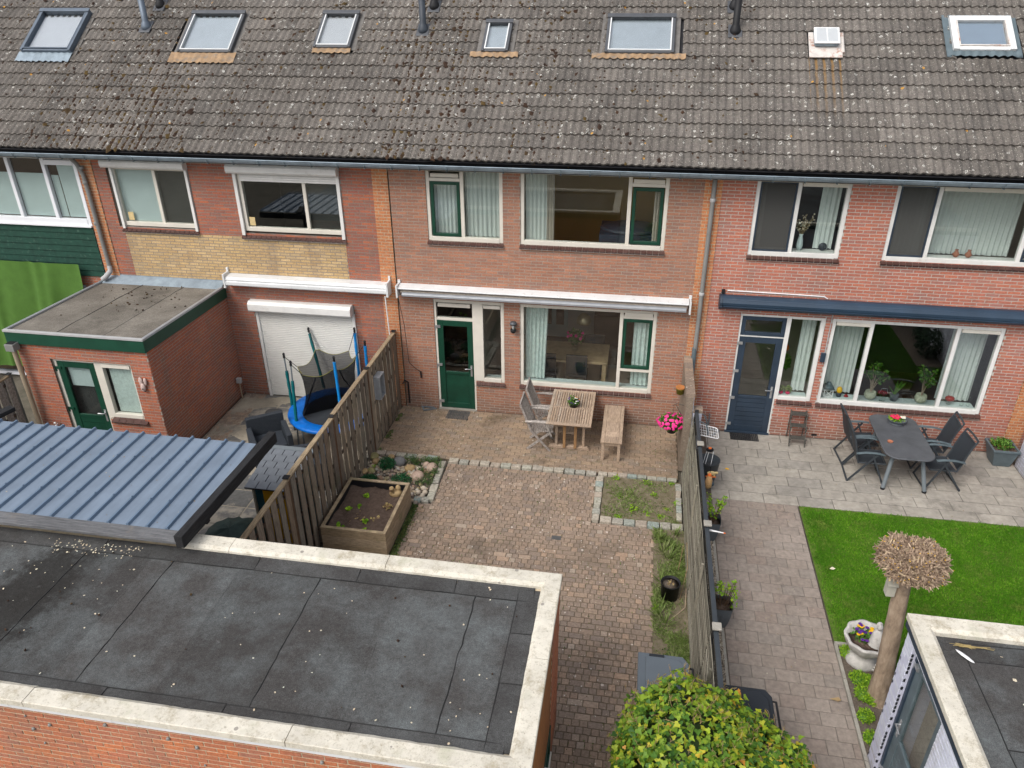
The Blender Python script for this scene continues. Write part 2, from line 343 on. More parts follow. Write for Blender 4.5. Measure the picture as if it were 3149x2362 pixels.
def leafmat(name, stops, rough=.55):
    t = NT(name); r = ramp(t.nt, stops); t.L(t.var(), r.inputs[0])
    f = t.rng(t.noise(14, 3), .3, .7, .75, 1.2); cb = t.n('ShaderNodeCombineColor')
    for i in range(3): t.L(f, cb.inputs[i])
    col = t.mix(1.0, r.outputs[0], cb.outputs[0], 'MULTIPLY')
    t.done(col, rough, .35)
    tr = t.n('ShaderNodeBsdfTranslucent'); t.L(col, tr.inputs[0]); mx = t.n('ShaderNodeMixShader'); mx.inputs[0].default_value = .25
    t.L(t.b.outputs[0], mx.inputs[1]); t.L(tr.outputs[0], mx.inputs[2]); t.L(mx.outputs[0], t.out.inputs[0]); return t.m
leafmat('leaf', [(0, (.05, .14, .02)), (.5, (.09, .22, .03)), (1, (.16, .30, .04))])
leafmat('leaf_dull', [(0, (.045, .10, .03)), (.5, (.08, .15, .045)), (1, (.15, .21, .08))])
leafmat('leaf_bright', [(0, (.14, .30, .01)), (.5, (.22, .42, .02)), (1, (.35, .5, .03))])
leafmat('leaf_conifer', [(0, (.01, .07, .028)), (.5, (.02, .13, .045)), (1, (.04, .19, .06))])
leafmat('leaf_weed', [(0, (.06, .11, .03)), (.5, (.10, .16, .04)), (.8, (.22, .2, .07)), (1, (.13, .2, .05))])
leafmat('ivy_leaf', [(0, (.04, .12, .02)), (.25, (.09, .20, .02)), (.5, (.17, .29, .025)), (.8, (.29, .39, .03)), (.94, (.42, .44, .035)), (.98, (.58, .42, .04)), (1, (.5, .22, .07))])
leafmat('ivy_yellow', [(0, (.24, .38, .02)), (.6, (.42, .48, .025)), (.9, (.66, .5, .03)), (1, (.6, .25, .04))])
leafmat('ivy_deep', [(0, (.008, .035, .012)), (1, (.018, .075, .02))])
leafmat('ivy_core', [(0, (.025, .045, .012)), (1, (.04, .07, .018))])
leafmat('twig', [(0, (.40, .30, .13)), (.5, (.30, .2, .12)), (1, (.5, .4, .16))], .9)
def grass_mat():
    t = NT('grass_blade'); r = ramp(t.nt, [(0, (.055, .19, .006)), (.4, (.10, .275, .010)), (.8, (.15, .34, .015)), (1, (.26, .38, .06))]); t.L(t.var(), r.inputs[0])
    col = t.mix(t.rng(t.noise(1.3, 5, .75), .38, .60, 0, .75), r.outputs[0], (.04, .16, .004)); col = t.mix(t.rng(t.noise(2.6, 5, .8), .54, .68, 0, .65), col, (.27, .33, .07)); t.done(col, .75, .2)
grass_mat()
leafmat('grass_wild', [(0, (.12, .19, .04)), (.5, (.19, .28, .06)), (1, (.34, .38, .16))], .7)
varied('pollard_twig', [(0, (.38, .27, .19)), (.3, (.22, .155, .11)), (.6, (.53, .40, .29)), (.85, (.12, .085, .06)), (1, (.60, .47, .31))], bump=.3)
def bark():
    t = NT('bark'); n = t.noise(12, 6, .7, None, (1, 1, .35))
    r = ramp(t.nt, [(.25, (.15, .11, .08)), (.5, (.35, .265, .19)), (.75, (.47, .37, .275))]); t.L(n, r.inputs[0])
    t.bump(t.noise(26, 6, .7, None, (1, 1, .4)), 1, .02); return t.done(r.outputs[0], .95, .15)
bark()
def lawn_mat():
    t = NT('lawn_soil'); col = t.mix(t.rng(t.noise(2.2, 5, .7), .35, .68), (.08, .15, .02), (.16, .22, .05))
    col = t.mix(t.rng(t.noise(70, 3, .7), .3, .7, 0, .4), col, (.035, .10, .004)); t.bump(t.noise(90, 3), .8, .01); return t.done(col, .95, .1)
lawn_mat()
def glass_mat(name, tint, f0=.06, rough=0.0, k=.9):
    """window pane: clear glass that mirrors more at grazing angles, alike from both sides"""
    m = bpy.data.materials.new(name); m.use_nodes = True; nt = m.node_tree; nt.nodes.clear(); N = nt.nodes.new; L = nt.links.new
    o = N('ShaderNodeOutputMaterial'); tr = N('ShaderNodeBsdfTransparent'); gl = N('ShaderNodeBsdfGlossy'); mx = N('ShaderNodeMixShader'); g = N('ShaderNodeNewGeometry')
    dt = N('ShaderNodeVectorMath'); dt.operation = 'DOT_PRODUCT'; L(g.outputs['Normal'], dt.inputs[0]); L(g.outputs['Incoming'], dt.inputs[1])
    def mt(op, a, b=None):
        n = N('ShaderNodeMath'); n.operation = op
        for i, x in enumerate((a, b)):
            if isinstance(x, (int, float)): n.inputs[i].default_value = x
            elif x is not None: L(x, n.inputs[i])
        return n.outputs[0]
    f = mt('ADD', mt('MULTIPLY', mt('POWER', mt('SUBTRACT', 1.0, mt('ABSOLUTE', dt.outputs['Value'])), 5.0), k), f0)
    tr.inputs[0].default_value = (*tint, 1); gl.inputs['Roughness'].default_value = rough
    L(f, mx.inputs[0]); L(tr.outputs[0], mx.inputs[1]); L(gl.outputs[0], mx.inputs[2]); L(mx.outputs[0], o.inputs[0]); MATS[name] = m
glass_mat('glass', (.93, .96, .95), .075); glass_mat('glass_dark', (.85, .88, .87), .10); glass_mat('glass_clear', (.95, .97, .96), .04)
glass_mat('skylight_glass', (.95, .97, .98), .22, .03)
def screen_mat(name, c, a):
    m = bpy.data.materials.new(name); m.use_nodes = True; nt = m.node_tree; nt.nodes.clear()
    o = nt.nodes.new('ShaderNodeOutputMaterial'); tr = nt.nodes.new('ShaderNodeBsdfTransparent'); d = nt.nodes.new('ShaderNodeBsdfDiffuse'); mx = nt.nodes.new('ShaderNodeMixShader')
    d.inputs[0].default_value = (*c, 1); mx.inputs[0].default_value = a
    nt.links.new(tr.outputs[0], mx.inputs[1]); nt.links.new(d.outputs[0], mx.inputs[2]); nt.links.new(mx.outputs[0], o.inputs[0]); MATS[name] = m
screen_mat('net', (.012, .012, .014), .74); screen_mat('insect_mesh', (.10, .10, .095), .6); screen_mat('sheer', (.74, .78, .75), .80)

# ------------------------------------------------------------------ mesh builder
I4 = Matrix.Identity(4)
class MB:
    def __init__(s): s.v = []; s.f = []; s.var = []; s.sm = []
    def add(s, vs, fs, M=None, var=0., smooth=False):
        b = len(s.v)
        if M is not None: vs = [tuple(M @ Vector(p)) for p in vs]
        s.v.extend(vs)
        for f in fs:
            s.f.append(tuple(b+i for i in f)); s.var.append(var); s.sm.append(smooth)
    def box(s, x0, x1, y0, y1, z0, z1, M=None, var=0.):
        s.add([(x0,y0,z0),(x1,y0,z0),(x1,y1,z0),(x0,y1,z0),(x0,y0,z1),(x1,y0,z1),(x1,y1,z1),(x0,y1,z1)],
              [(0,3,2,1),(4,5,6,7),(0,1,5,4),(1,2,6,5),(2,3,7,6),(3,0,4,7)], M, var); return s
    def bar(s, p0, p1, w, h, up=(0,0,1), var=0.):
        p0, p1 = Vector(p0), Vector(p1); d = (p1-p0); L = d.length; d.normalize(); u = Vector(up)
        x = d.cross(u)
        if x.length < 1e-4: x = d.cross(Vector((0,1,0)))
        x.normalize(); u = x.cross(d)
        M = Matrix((x, d, u)).transposed().to_4x4(); M.translation = p0
        return s.box(-w/2, w/2, 0, L, -h/2, h/2, M, var)
    def tube(s, pts, r, n=8, caps=True, var=0.):
        pts = [Vector(p) for p in pts]; m = len(pts); R = r if isinstance(r, (list, tuple)) else [r]*m
        vs = []; prev = None
        for i, p in enumerate(pts):
            d = (pts[min(i+1, m-1)]-pts[max(i-1, 0)]).normalized()
            a = prev if prev is not None else (Vector((0,0,1)) if abs(d.z) < .9 else Vector((1,0,0)))
            x = (a - d*a.dot(d)).normalized(); prev = x; y = d.cross(x)
            for k in range(n):
                t = 2*pi*k/n; vs.append(tuple(p+R[i]*(cos(t)*x+sin(t)*y)))
        fs = [(i*n+k, i*n+(k+1) % n, (i+1)*n+(k+1) % n, (i+1)*n+k) for i in range(m-1) for k in range(n)]
        s.add(vs, fs, None, var, True)
        if caps: s.add([vs[k] for k in range(n)], [tuple(range(n))[::-1]], None, var); s.add([vs[(m-1)*n+k] for k in range(n)], [tuple(range(n))], None, var)
        return s
    def lathe(s, prof, n=20, c=(0,0,0), M=None, var=0., sx=1, sy=1):
        m = len(prof); vs = [(c[0]+r*cos(2*pi*k/n)*sx, c[1]+r*sin(2*pi*k/n)*sy, c[2]+z) for r, z in prof for k in range(n)]
        fs = [(i*n+k, i*n+(k+1) % n, (i+1)*n+(k+1) % n, (i+1)*n+k) for i in range(m-1) for k in range(n)]
        if prof[0][0] > 1e-5: fs.append(tuple(range(n))[::-1])
        if prof[-1][0] > 1e-5: fs.append(tuple((m-1)*n+k for k in range(n)))
        s.add(vs, fs, M, var, True); return s
    def ell(s, c, r, n=10, m=6, M=None, var=0., jit=0.):
        vs = []; c = Vector(c)
        for i in range(m+1):
            ph = pi*i/m
            for k in range(n):
                t = 2*pi*k/n; q = 1+random.uniform(-jit, jit) if 0 < i < m else 1
                vs.append((c.x+r[0]*sin(ph)*cos(t)*q, c.y+r[1]*sin(ph)*sin(t)*q, c.z+r[2]*cos(ph)*q))
        fs = [(i*n+k, (i+1)*n+k, (i+1)*n+(k+1) % n, i*n+(k+1) % n) for i in range(m) for k in range(n)]
        s.add(vs, fs, M, var, True); return s
    def prism(s, poly, z0, z1, M=None, var=0.):
        n = len(poly); s.add([(x,y,z0) for x, y in poly]+[(x,y,z1) for x, y in poly],
              [tuple(range(n))[::-1], tuple(range(n, 2*n))]+[(i, (i+1) % n, n+(i+1) % n, n+i) for i in range(n)], M, var); return s
    def mesh(s, name, mat):
        me = bpy.data.meshes.new(name); me.from_pydata(s.v, [], s.f); fin(me, s.var, s.sm, mat); return me
    def build(s, name, mat, parent=None, bevel=0., W=None, **tags):
        return link(name, s.mesh(name, mat), parent, W, bevel, **tags)
def fin(me, var, sm, mat):
    a = me.attributes.new('var', 'FLOAT', 'FACE'); a.data.foreach_set('value', var)
    if sm is not None: me.polygons.foreach_set('use_smooth', sm)
    me.materials.append(MATS[mat] if isinstance(mat, str) else mat); me.update()
WORLD = {}
def link(name, me, parent=None, W=None, bevel=0., **tags):
    o = bpy.data.objects.new(name, me); COL.objects.link(o); W = W if W is not None else (I4 if parent is None or not parent.get('local') else WORLD[parent.name])
    WORLD[o.name] = W
    if parent is not None:
        o.parent = parent; o.matrix_basis = WORLD[parent.name].inverted() @ W
        if parent.get('local'): pass
    else: o.matrix_basis = W
    if bevel:
        b = o.modifiers.new('bevel', 'BEVEL'); b.width = bevel; b.segments = 2; b.limit_method = 'ANGLE'; b.harden_normals = False
    for k, v in tags.items():
        if v is not None: o[k] = v
    return o
def thing(name, label, category, loc=(0,0,0), group=None):
    """an empty at the thing's base; its parts are meshes given in world coordinates"""
    o = bpy.data.objects.new(name, None); COL.objects.link(o); o.empty_display_size = .1
    o.matrix_basis = Matrix.Translation(loc); WORLD[o.name] = Matrix.Translation(loc)
    o['label'] = label; o['category'] = category
    if group: o['group'] = group
    return o
def one(mb, name, mat, label, category, group=None, bevel=0.): return mb.build(name, mat, None, bevel, label=label, category=category, group=group)
def struct(mb, name, mat): return mb.build(name, mat, None, kind='structure')
def copy_tree(o, loc, rz=0., label=None, group=None, scale=1.):
    M = Matrix.Translation(loc) @ Matrix.Rotation(rz, 4, 'Z') @ Matrix.Scale(scale, 4)
    r = o.copy(); COL.objects.link(r); r.matrix_basis = M; WORLD[r.name] = M
    if label: r['label'] = label
    if group: r['group'] = group
    for ch in list(o.children):
        c = ch.copy(); COL.objects.link(c); c.parent = r; c.matrix_basis = ch.matrix_basis
        for g in ch.children:
            d = g.copy(); COL.objects.link(d); d.parent = c; d.matrix_basis = g.matrix_basis
    return r
def place(o, loc, rz=0., scale=1.):
    o.matrix_basis = Matrix.Translation(loc) @ Matrix.Rotation(rz, 4, 'Z') @ Matrix.Scale(scale, 4)
def pieces(parent, name, stuffname, tv, tf, mats, mat, nsingle=300, vars_=None, smooth=False, metric=None):
    """alike pieces: the nsingle nearest the viewpoint are objects sharing one mesh, the rest one joined mesh.
    tv: template verts, tf: faces, mats: (N,4,4) world matrices"""
    mats = np.asarray(mats, float); N = len(mats)
    if N == 0: return
    tv = np.asarray(tv, float)
    if vars_ is None: vars_ = RNG.random(N)
    d = np.linalg.norm(mats[:, :3, 3]-np.array(CAM), axis=1) if metric is None else np.asarray(metric)
    order = np.argsort(d); sel = order[:nsingle]; rest = order[nsingle:]
    if len(sel):
        me = bpy.data.meshes.new(name); me.from_pydata([tuple(v) for v in tv], [], [tuple(f) for f in tf]); fin(me, [0.]*len(tf), [smooth]*len(tf), mat)
        Pi = WORLD[parent.name].inverted()
        for i in sel:
            o = bpy.data.objects.new(name, me); COL.objects.link(o); o.parent = parent; o.matrix_basis = Pi @ Matrix(mats[i].tolist())
    if len(rest):
        joined(parent, stuffname, tv, tf, mats[rest], mat, vars_[rest], smooth, kind='stuff')
def joined(parent, name, tv, tf, mats, mat, vars_, smooth=False, **tags):
    tv = np.asarray(tv, float); k = len(tv); N = len(mats)
    h = np.c_[tv, np.ones(k)]
    V = np.einsum('nij,kj->nki', mats, h)[:, :, :3].reshape(-1, 3)
    flat = np.concatenate([np.asarray(f) for f in tf]); lens = np.array([len(f) for f in tf])
    loops = (flat[None, :]+(np.arange(N)*k)[:, None]).ravel(); lt = np.tile(lens, N); ls = np.r_[0, np.cumsum(lt)[:-1]]
    me = bpy.data.meshes.new(name); me.vertices.add(len(V)); me.vertices.foreach_set('co', V.ravel()); me.loops.add(len(loops)); me.loops.foreach_set('vertex_index', loops.astype(np.int32))
    me.polygons.add(len(lt)); me.polygons.foreach_set('loop_start', ls.astype(np.int32)); me.polygons.foreach_set('loop_total', lt.astype(np.int32))
    me.update(calc_edges=True); fin(me, np.repeat(np.asarray(vars_, float), len(tf)), np.full(len(lt), smooth), mat)
    return link(name, me, parent, I4, **tags)
def mats_from(P, X, Y, Z):
    """(N,4,4) from arrays of origins and axis vectors"""
    P, X, Y, Z = [np.broadcast_to(np.asarray(a, float), (len(P), 3)) for a in (P, X, Y, Z)]
    M = np.zeros((len(P), 4, 4)); M[:, :3, 0] = X; M[:, :3, 1] = Y; M[:, :3, 2] = Z; M[:, :3, 3] = P; M[:, 3, 3] = 1; return M
def rand_rot(n, up=None, spread=None):
    """random frames, z axis near up"""
    if up is None: z = RNG.normal(size=(n, 3))
    else: z = np.asarray(up, float)+RNG.normal(size=(n, 3))*spread
    z /= np.linalg.norm(z, axis=1)[:, None]; a = RNG.normal(size=(n, 3)); x = np.cross(a, z); x /= np.linalg.norm(x, axis=1)[:, None]; return x, np.cross(z, x), z
BOXF = [(0,3,2,1),(4,5,6,7),(0,1,5,4),(1,2,6,5),(2,3,7,6),(3,0,4,7)]
def boxv(x0,x1,y0,y1,z0,z1): return [(x0,y0,z0),(x1,y0,z0),(x1,y1,z0),(x0,y1,z0),(x0,y0,z1),(x1,y0,z1),(x1,y1,z1),(x0,y1,z1)]
LEAFV = [(0,0,0),(.5,.5,.12),(0,1,0),(-.5,.5,.12)]; LEAFF = [(0,1,2),(0,2,3)]
IVYV = [(0,0,0),(.28,-.12,.05),(.55,.22,.06),(.27,.45,.03),(0,1,-.05),(-.27,.45,.03),(-.55,.22,.06),(-.28,-.12,.05)]; IVYF = [(0,1,2,3),(0,3,4),(0,4,5),(0,5,6,7)]
def leaves_at(parent, name, P, size, mat, up=(0,0,1), spread=.7, tmpl=None, **tags):
    P = np.asarray(P, float); n = len(P); x, y, z = rand_rot(n, up, spread); s = size*RNG.uniform(.6, 1.3, (n, 1))
    tv, tf = tmpl or (LEAFV, LEAFF)
    return joined(parent, name, tv, tf, mats_from(P, x*s, y*s, z*s), mat, RNG.random(n), **tags)
def ball(n, c, r, shell=.5):
    d = RNG.normal(size=(n, 3)); d /= np.linalg.norm(d, axis=1)[:, None]; q = RNG.uniform(shell, 1, (n, 1))**.7
    return np.asarray(c)+d*q*np.asarray(r)

# ------------------------------------------------------------------ rectangle cutting and brickwork
def cut(rects, holes):
    for h in holes:
        out = []
        for (a, b, c, d) in rects:
            if h[1] <= a or h[0] >= b or h[3] <= c or h[2] >= d: out.append((a, b, c, d)); continue
            if h[0] > a: out.append((a, h[0], c, d))
            if h[1] < b: out.append((h[1], b, c, d))
            u0, u1 = max(a, h[0]), min(b, h[1])
            if h[2] > c: out.append((u0, u1, c, h[2]))
            if h[3] < d: out.append((u0, u1, h[3], d))
        rects = out
    return rects
def brickwork(parent, M, u0, u1, z0, z1, holes, mat, mortar, name='wall', nsingle=300, thick=.20, pu=.22, pz=.0625, bond='wild', depth=.03, keep=None, ztop=None):
    """wall part with recessed mortar and real bricks. M maps (u, inward, z) to the world"""
    W = MB(); gu = sorted({u0, u1, *[min(max(h[i], u0), u1) for h in holes for i in (0, 1)]}); gz = sorted({z0, z1, *[min(max(h[i], z0), z1) for h in holes for i in (2, 3)]})
    for i in range(len(gu)-1):
        for j in range(len(gz)-1):
            a, b, c, d = gu[i], gu[i+1], gz[j], gz[j+1]
            if b-a < 1e-4 or d-c < 1e-4: continue
            if any(h[0] <= a+1e-5 and h[1] >= b-1e-5 and h[2] <= c+1e-5 and h[3] >= d-1e-5 for h in holes): continue
            W.box(a, b, .0045, thick, c, d, M)
    wall = W.build(name, mortar, parent)
    full = []; part = []
    nz = int((z1-z0)/pz)+1
    for k in range(nz):
        c = z0+k*pz+.006; d = min(c+pz-.0145, z1)
        if d-c < .012: continue
        off = (k % 2)*pu*.5 + ((k*7 % 5)-2)*pu*.02
        u = u0-off-pu
        while u < u1:
            g = pu
            r = (max(u+.004, u0), min(u+g-.009, u1), c, d); u += g
            if r[1]-r[0] < .02: continue
            for q in cut([r], holes):
                if q[1]-q[0] < .018 or q[3]-q[2] < .01: continue
                (full if abs(q[1]-q[0]-(pu-.013)) < .002 and abs(q[3]-q[2]-(pz-.0145)) < .002 else part).append(q)
    tv = boxv(-.5, .5, 0, 1, -.5, .5); tf = [(0,1,5,4),(1,2,6,5),(3,0,4,7),(4,5,6,7),(0,3,2,1)]
    def mm(rs):
        r = np.array(rs); n = len(r); c = np.c_[(r[:, 0]+r[:, 1])/2, RNG.uniform(-.0018, .0018, n), (r[:, 2]+r[:, 3])/2]
        m = mats_from(c, np.c_[(r[:, 1]-r[:, 0]), np.zeros(n), RNG.normal(0, .0012, n)], np.tile([0, depth, 0], (n, 1)), np.c_[np.zeros((n, 2)), (r[:, 3]-r[:, 2])])
        return np.array(M) @ m
    A = mm(full) if full else np.zeros((0, 4, 4)); B = mm(part) if part else np.zeros((0, 4, 4))
    if len(A):
        d = np.linalg.norm(A[:, :3, 3]-np.array(CAM), axis=1); o = np.argsort(d); s = o[:nsingle]; rest = np.concatenate([A[o[nsingle:]], B])
        pieces(wall, 'brick', 'x', tv, tf, A[s], mat, nsingle)
    else: rest = B
    if len(rest): joined(wall, 'brickwork', tv, tf, rest, mat, RNG.random(len(rest)), kind='stuff')
    return wall
FACE = I4                                    # facade: u = x, inward = +y
def wallM(origin, ang): return Matrix.Translation(origin) @ Matrix.Rotation(ang, 4, 'Z')
# ------------------------------------------------------------------ ground and terrain
g = MB(); g.add([(-60,-60,-.06),(60,-60,-.06),(60,60,-.06),(-60,60,-.06)], [(0,1,2,3)]); struct(g, 'ground', 'ground')

def paving(name, jmat, mat, x0, x1, y0, y1, w, h, size_z=.05, holes=(), piece='paver', jit=.0015, bond=.5, sq=0., gap=.0095, nsingle=300, run='x', zt=0.):
    b = MB()
    for (a, c, d, e) in cut([(x0, x1, y0, y1)], holes): b.add([(a,d,zt-.009),(c,d,zt-.009),(c,e,zt-.009),(a,e,zt-.009)], [(0,1,2,3)])
    root = struct(b, name, jmat)
    rs = []; k = 0; y = y1
    while y > y0+.02:
        u = x0-((k*bond) % 1)*w-(RNG.uniform(0, .25)*w if sq else 0); 
        while u < x1:
            ww = w*(2 if sq and RNG.random() < sq else 1)
            r = (max(u+gap/2, x0), min(u+ww-gap/2, x1), max(y-h+gap/2, y0), y-gap/2); u += ww
            if r[1]-r[0] < .03: continue
            rs += [q for q in cut([r], holes) if q[1]-q[0] > .025 and q[3]-q[2] > .02]
        y -= h; k += 1
    r = np.array(rs); n = len(r)
    P = np.c_[(r[:,0]+r[:,1])/2, (r[:,2]+r[:,3])/2, zt+RNG.normal(0, jit, n)]
    X = np.c_[(r[:,1]-r[:,0]), RNG.normal(0, .0015, n), RNG.normal(0, jit*.8, n)]; Y = np.c_[RNG.normal(0, .0015, n), (r[:,3]-r[:,2]), RNG.normal(0, jit*.8, n)]
    c = .04
    tv = [(-.5,-.5,-1),(.5,-.5,-1),(.5,.5,-1),(-.5,.5,-1),(-.5,-.5,-.08),(.5,-.5,-.08),(.5,.5,-.08),(-.5,.5,-.08),(-.5+c,-.5+c,0),(.5-c,-.5+c,0),(.5-c,.5-c,0),(-.5+c,.5-c,0)]
    tf = [(0,1,5,4),(1,2,6,5),(2,3,7,6),(3,0,4,7),(4,5,9,8),(5,6,10,9),(6,7,11,10),(7,4,8,11),(8,9,10,11)]
    pieces(root, piece, piece+'_field', tv, tf, mats_from(P, X, Y, (0, 0, size_z)), mat, nsingle)
    return root
# centre garden: brick terrace by the house, older small pavers towards the shed
paving('brick_patio', 'joint_sand', 'paver_patio', -.83, 5.13, -1.92, 0, .205, .112, bond=.5, jit=.002)
paving('brick_path', 'joint_sand', 'paver_path', .47, 4.68, -10.5, -2.06, .104, .104, bond=.37, jit=.0025, sq=.16,
       holes=[(3.60, 5.2, -3.45, -2.0), (.47, .70, -3.36, -2.0)])
# right garden
paving('slab_terrace', 'joint_mid', 'slab_grey', 5.40, 11.53, -2.38, 0, .605, .30, bond=.42, jit=.001, gap=.012)
paving('slab_path', 'joint_mid', 'slab_path', 5.70, 7.215, -11, -2.39, .318, .212, bond=.5, jit=.001, gap=.007, piece='paving_slab')
# left garden
paving('left_yard', 'sand', 'slab_dark', -4.56, -.93, -7.0, 0, .50, .50, bond=.0, jit=.002, gap=.03, holes=[(-4.56, -4.05, -3.0, 0)], zt=0)
paving('yard_brick_strip', 'sand', 'paver_path', -4.56, -4.05, -3.0, 0, .105, .105, bond=.4, jit=.003, nsingle=120)
# sand drifted over the left yard
def patchy(name, mat, x0, x1, y0, y1, nx, ny, z, amp, cutv, kind='structure', seed=3):
    b = MB(); vs = []; r = np.random.default_rng(seed); ph = r.uniform(0, 6, (6, 3)); fq = r.uniform(1.2, 5.5, (6, 2))
    for j in range(ny+1):
        for i in range(nx+1):
            x = x0+(x1-x0)*i/nx; y = y0+(y1-y0)*j/ny
            v = sum(sin(fq[k][0]*x+ph[k][0])*sin(fq[k][1]*y+ph[k][1]) for k in range(6))/2.2+r.normal(0, .08)
            vs.append((x, y, z+amp*(v-cutv)))
    b.add(vs, [(j*(nx+1)+i, j*(nx+1)+i+1, (j+1)*(nx+1)+i+1, (j+1)*(nx+1)+i) for j in range(ny) for i in range(nx)], smooth=True)
    return b.build(name, mat, None, kind=kind)
patchy('drifted_sand', 'sand', -4.5, -1.0, -3.6, -.05, 60, 60, .001, .012, .22)

# lawn and beds
b = MB(); b.add([(7.24,-12,-.004),(16,-12,-.004),(16,-2.40,-.004),(7.24,-2.40,-.004)], [(0,1,2,3)]); struct(b, 'lawn', 'lawn_mat' if False else 'lawn_soil')
b = MB(); b.add([(7.22,-12,.004),(7.9,-12,.004),(7.9,-5.66,.004),(7.22,-5.66,.004)], [(0,1,2,3)]); struct(b, 'flower_bed', 'bed_soil')
kb = MB()
for k in range(10): kb.box(7.218, 7.262, -5.65-.62*(k+1)+.004, -5.65-.62*k-.004, -.05, .03)
kb.box(7.228, 7.62, -5.66, -5.61, -.05, .035)
one(kb, 'bed_kerb', 'concrete', 'thin grey concrete edging between the slab path and the soil bed', 'kerb')
def grass(name, n, x0, x1, y0, y1, h, w, mat, holes=(), lean=.5, dens=None):
    P = np.c_[RNG.uniform(x0, x1, n), RNG.uniform(y0, y1, n), np.zeros(n)]
    for hl in holes: P = P[~((P[:,0] > hl[0]) & (P[:,0] < hl[1]) & (P[:,1] > hl[2]) & (P[:,1] < hl[3]))]
    if dens is not None: P = P[dens(P) > RNG.random(len(P))]
    n = len(P); t = RNG.uniform(0, 2*pi, n); X = np.c_[np.cos(t), np.sin(t), np.zeros(n)]; Z = np.c_[RNG.normal(0, lean, n), RNG.normal(0, lean, n), np.ones(n)]
    s = RNG.uniform(.5, 1.2, (n, 1))
    return joined(None, name, [(-.5,0,0),(.5,0,0),(.12,0,.6),(.0,.25,1)], [(0,1,2),(0,2,3)], mats_from(P, X*w, np.cross(Z, X)*h, Z*h*s), mat, RNG.random(n), kind='stuff')
def lawn_d(P):
    x, y = P[:,0], P[:,1]; P[(x > 10.9) & (y < -3.6), 0] = 1e3; e = np.minimum.reduce([(x-7.24+.03*np.sin(y*11))/.16, (-2.40-y+.03*np.sin(x*13))/.16]); 
    q = .9+.25*np.sin(x*3.1+1)*np.sin(y*2.3)+.15*np.sin(x*7+y*5)
    return np.clip(e, .12, 1)*q
grass('lawn_grass', 300000, 7.24, 12.4, -7.9, -2.40, .034, .010, 'grass_blade', holes=[(7.2, 7.92, -12, -5.64), (7.25, 13, -12, -7.42)], dens=lawn_d)
b = MB(); b.add([(3.74,-3.30,.006),(5.16,-3.30,.006),(5.16,-2.03,.006),(3.74,-2.03,.006)], [(0,1,2,3)]); struct(b, 'weedy_bed', 'weedy_soil')
b = MB(); b.add([(4.68,-11,.004),(5.30,-11,.004),(5.30,-3.44,.004),(4.68,-3.44,.004)], [(0,1,2,3)]); struct(b, 'grass_strip', 'weedy_soil')
b = MB(); b.add([(5.22,-11,.008),(5.43,-11,.008),(5.43,-1.6,.008),(5.22,-1.6,.008)], [(0,1,2,3)]); struct(b, 'soil_gap_shade', 'soil')  # dark soil added below the screen so its gaps look shaded
b = MB(); b.add([(5.28,-11,.002),(5.72,-11,.002),(5.72,0,.002),(5.28,0,.002)], [(0,1,2,3)]); struct(b, 'gravel_bed', 'bed_soil')
def wild(cx, cy, f=1.): return lambda P: np.clip(.25+.9*np.sin(P[:,0]*4.1*f+cx)*np.sin(P[:,1]*3.3*f+cy)+.35*np.sin(P[:,1]*9+P[:,0]*6), .03, 1)
grass('weed_grass', 3800, 3.78, 5.12, -3.28, -2.06, .05, .008, 'grass_wild', lean=.9, dens=wild(0, 1))
grass('strip_grass', 24000, 4.68, 5.18, -8.2, -3.46, .048, .010, 'grass_wild', lean=.8, dens=wild(2, 0))
def tufts(name, spots, h, mat, n=70, w=.012, r=.07):
    Ps = []; Zs = []
    for x, y, k in spots:
        a = RNG.uniform(0, 2*pi, n); q = RNG.uniform(.1, 1, n)
        Ps.append(np.c_[x+r*k*q*np.cos(a)*.5, y+r*k*q*np.sin(a)*.5, np.zeros(n)]); Zs.append(np.c_[np.cos(a)*q*1.3, np.sin(a)*q*1.3, np.ones(n)]*k*RNG.uniform(.6, 1.1, (n, 1)))
    P = np.concatenate(Ps); Z = np.concatenate(Zs)*h; X = np.cross(Z, [0, 0, 1.])+1e-6; X /= np.linalg.norm(X, axis=1)[:, None]
    return joined(None, name, [(-.5,0,0),(.5,0,0),(.35,0,.6),(-.35,0,.6),(0,0,1)], [(0,1,2,3),(3,2,4)], mats_from(P, X*w, np.cross(X, Z), Z), mat, RNG.random(len(P)), kind='stuff')
tufts('grass_tufts', [(4.78,-3.72,1.5),(4.84,-4.02,1.7),(4.92,-4.18,1.6),(4.80,-4.72,1.4),(5.05,-3.55,1.2),(4.76,-5.45,1.5),(4.86,-5.62,1.3),(4.95,-6.4,1.3),(5.0,-3.9,.9),(4.9,-6.7,1.1)], .13, 'grass_wild', 38)
varied('dry_bit', [(0, (.42, .34, .2)), (.5, (.2, .13, .07)), (1, (.5, .46, .36))], bump=0)
def bits(name, n, x0, x1, y0, y1, z, s0, mat='dry_bit'):
    P = np.c_[RNG.uniform(x0, x1, n), RNG.uniform(y0, y1, n), np.full(n, z)]; x, y, zz = rand_rot(n, (0,0,1), .25); s = RNG.uniform(.4, 1.4, (n, 1))*s0
    joined(None, name, [(-.25,-.5,0),(.3,-.4,.05),(.4,.3,0),(0,.6,.08),(-.4,.2,0)], [(0,1,2,3,4)], mats_from(P, x*s, y*s, zz*s), mat, RNG.random(n), kind='stuff')
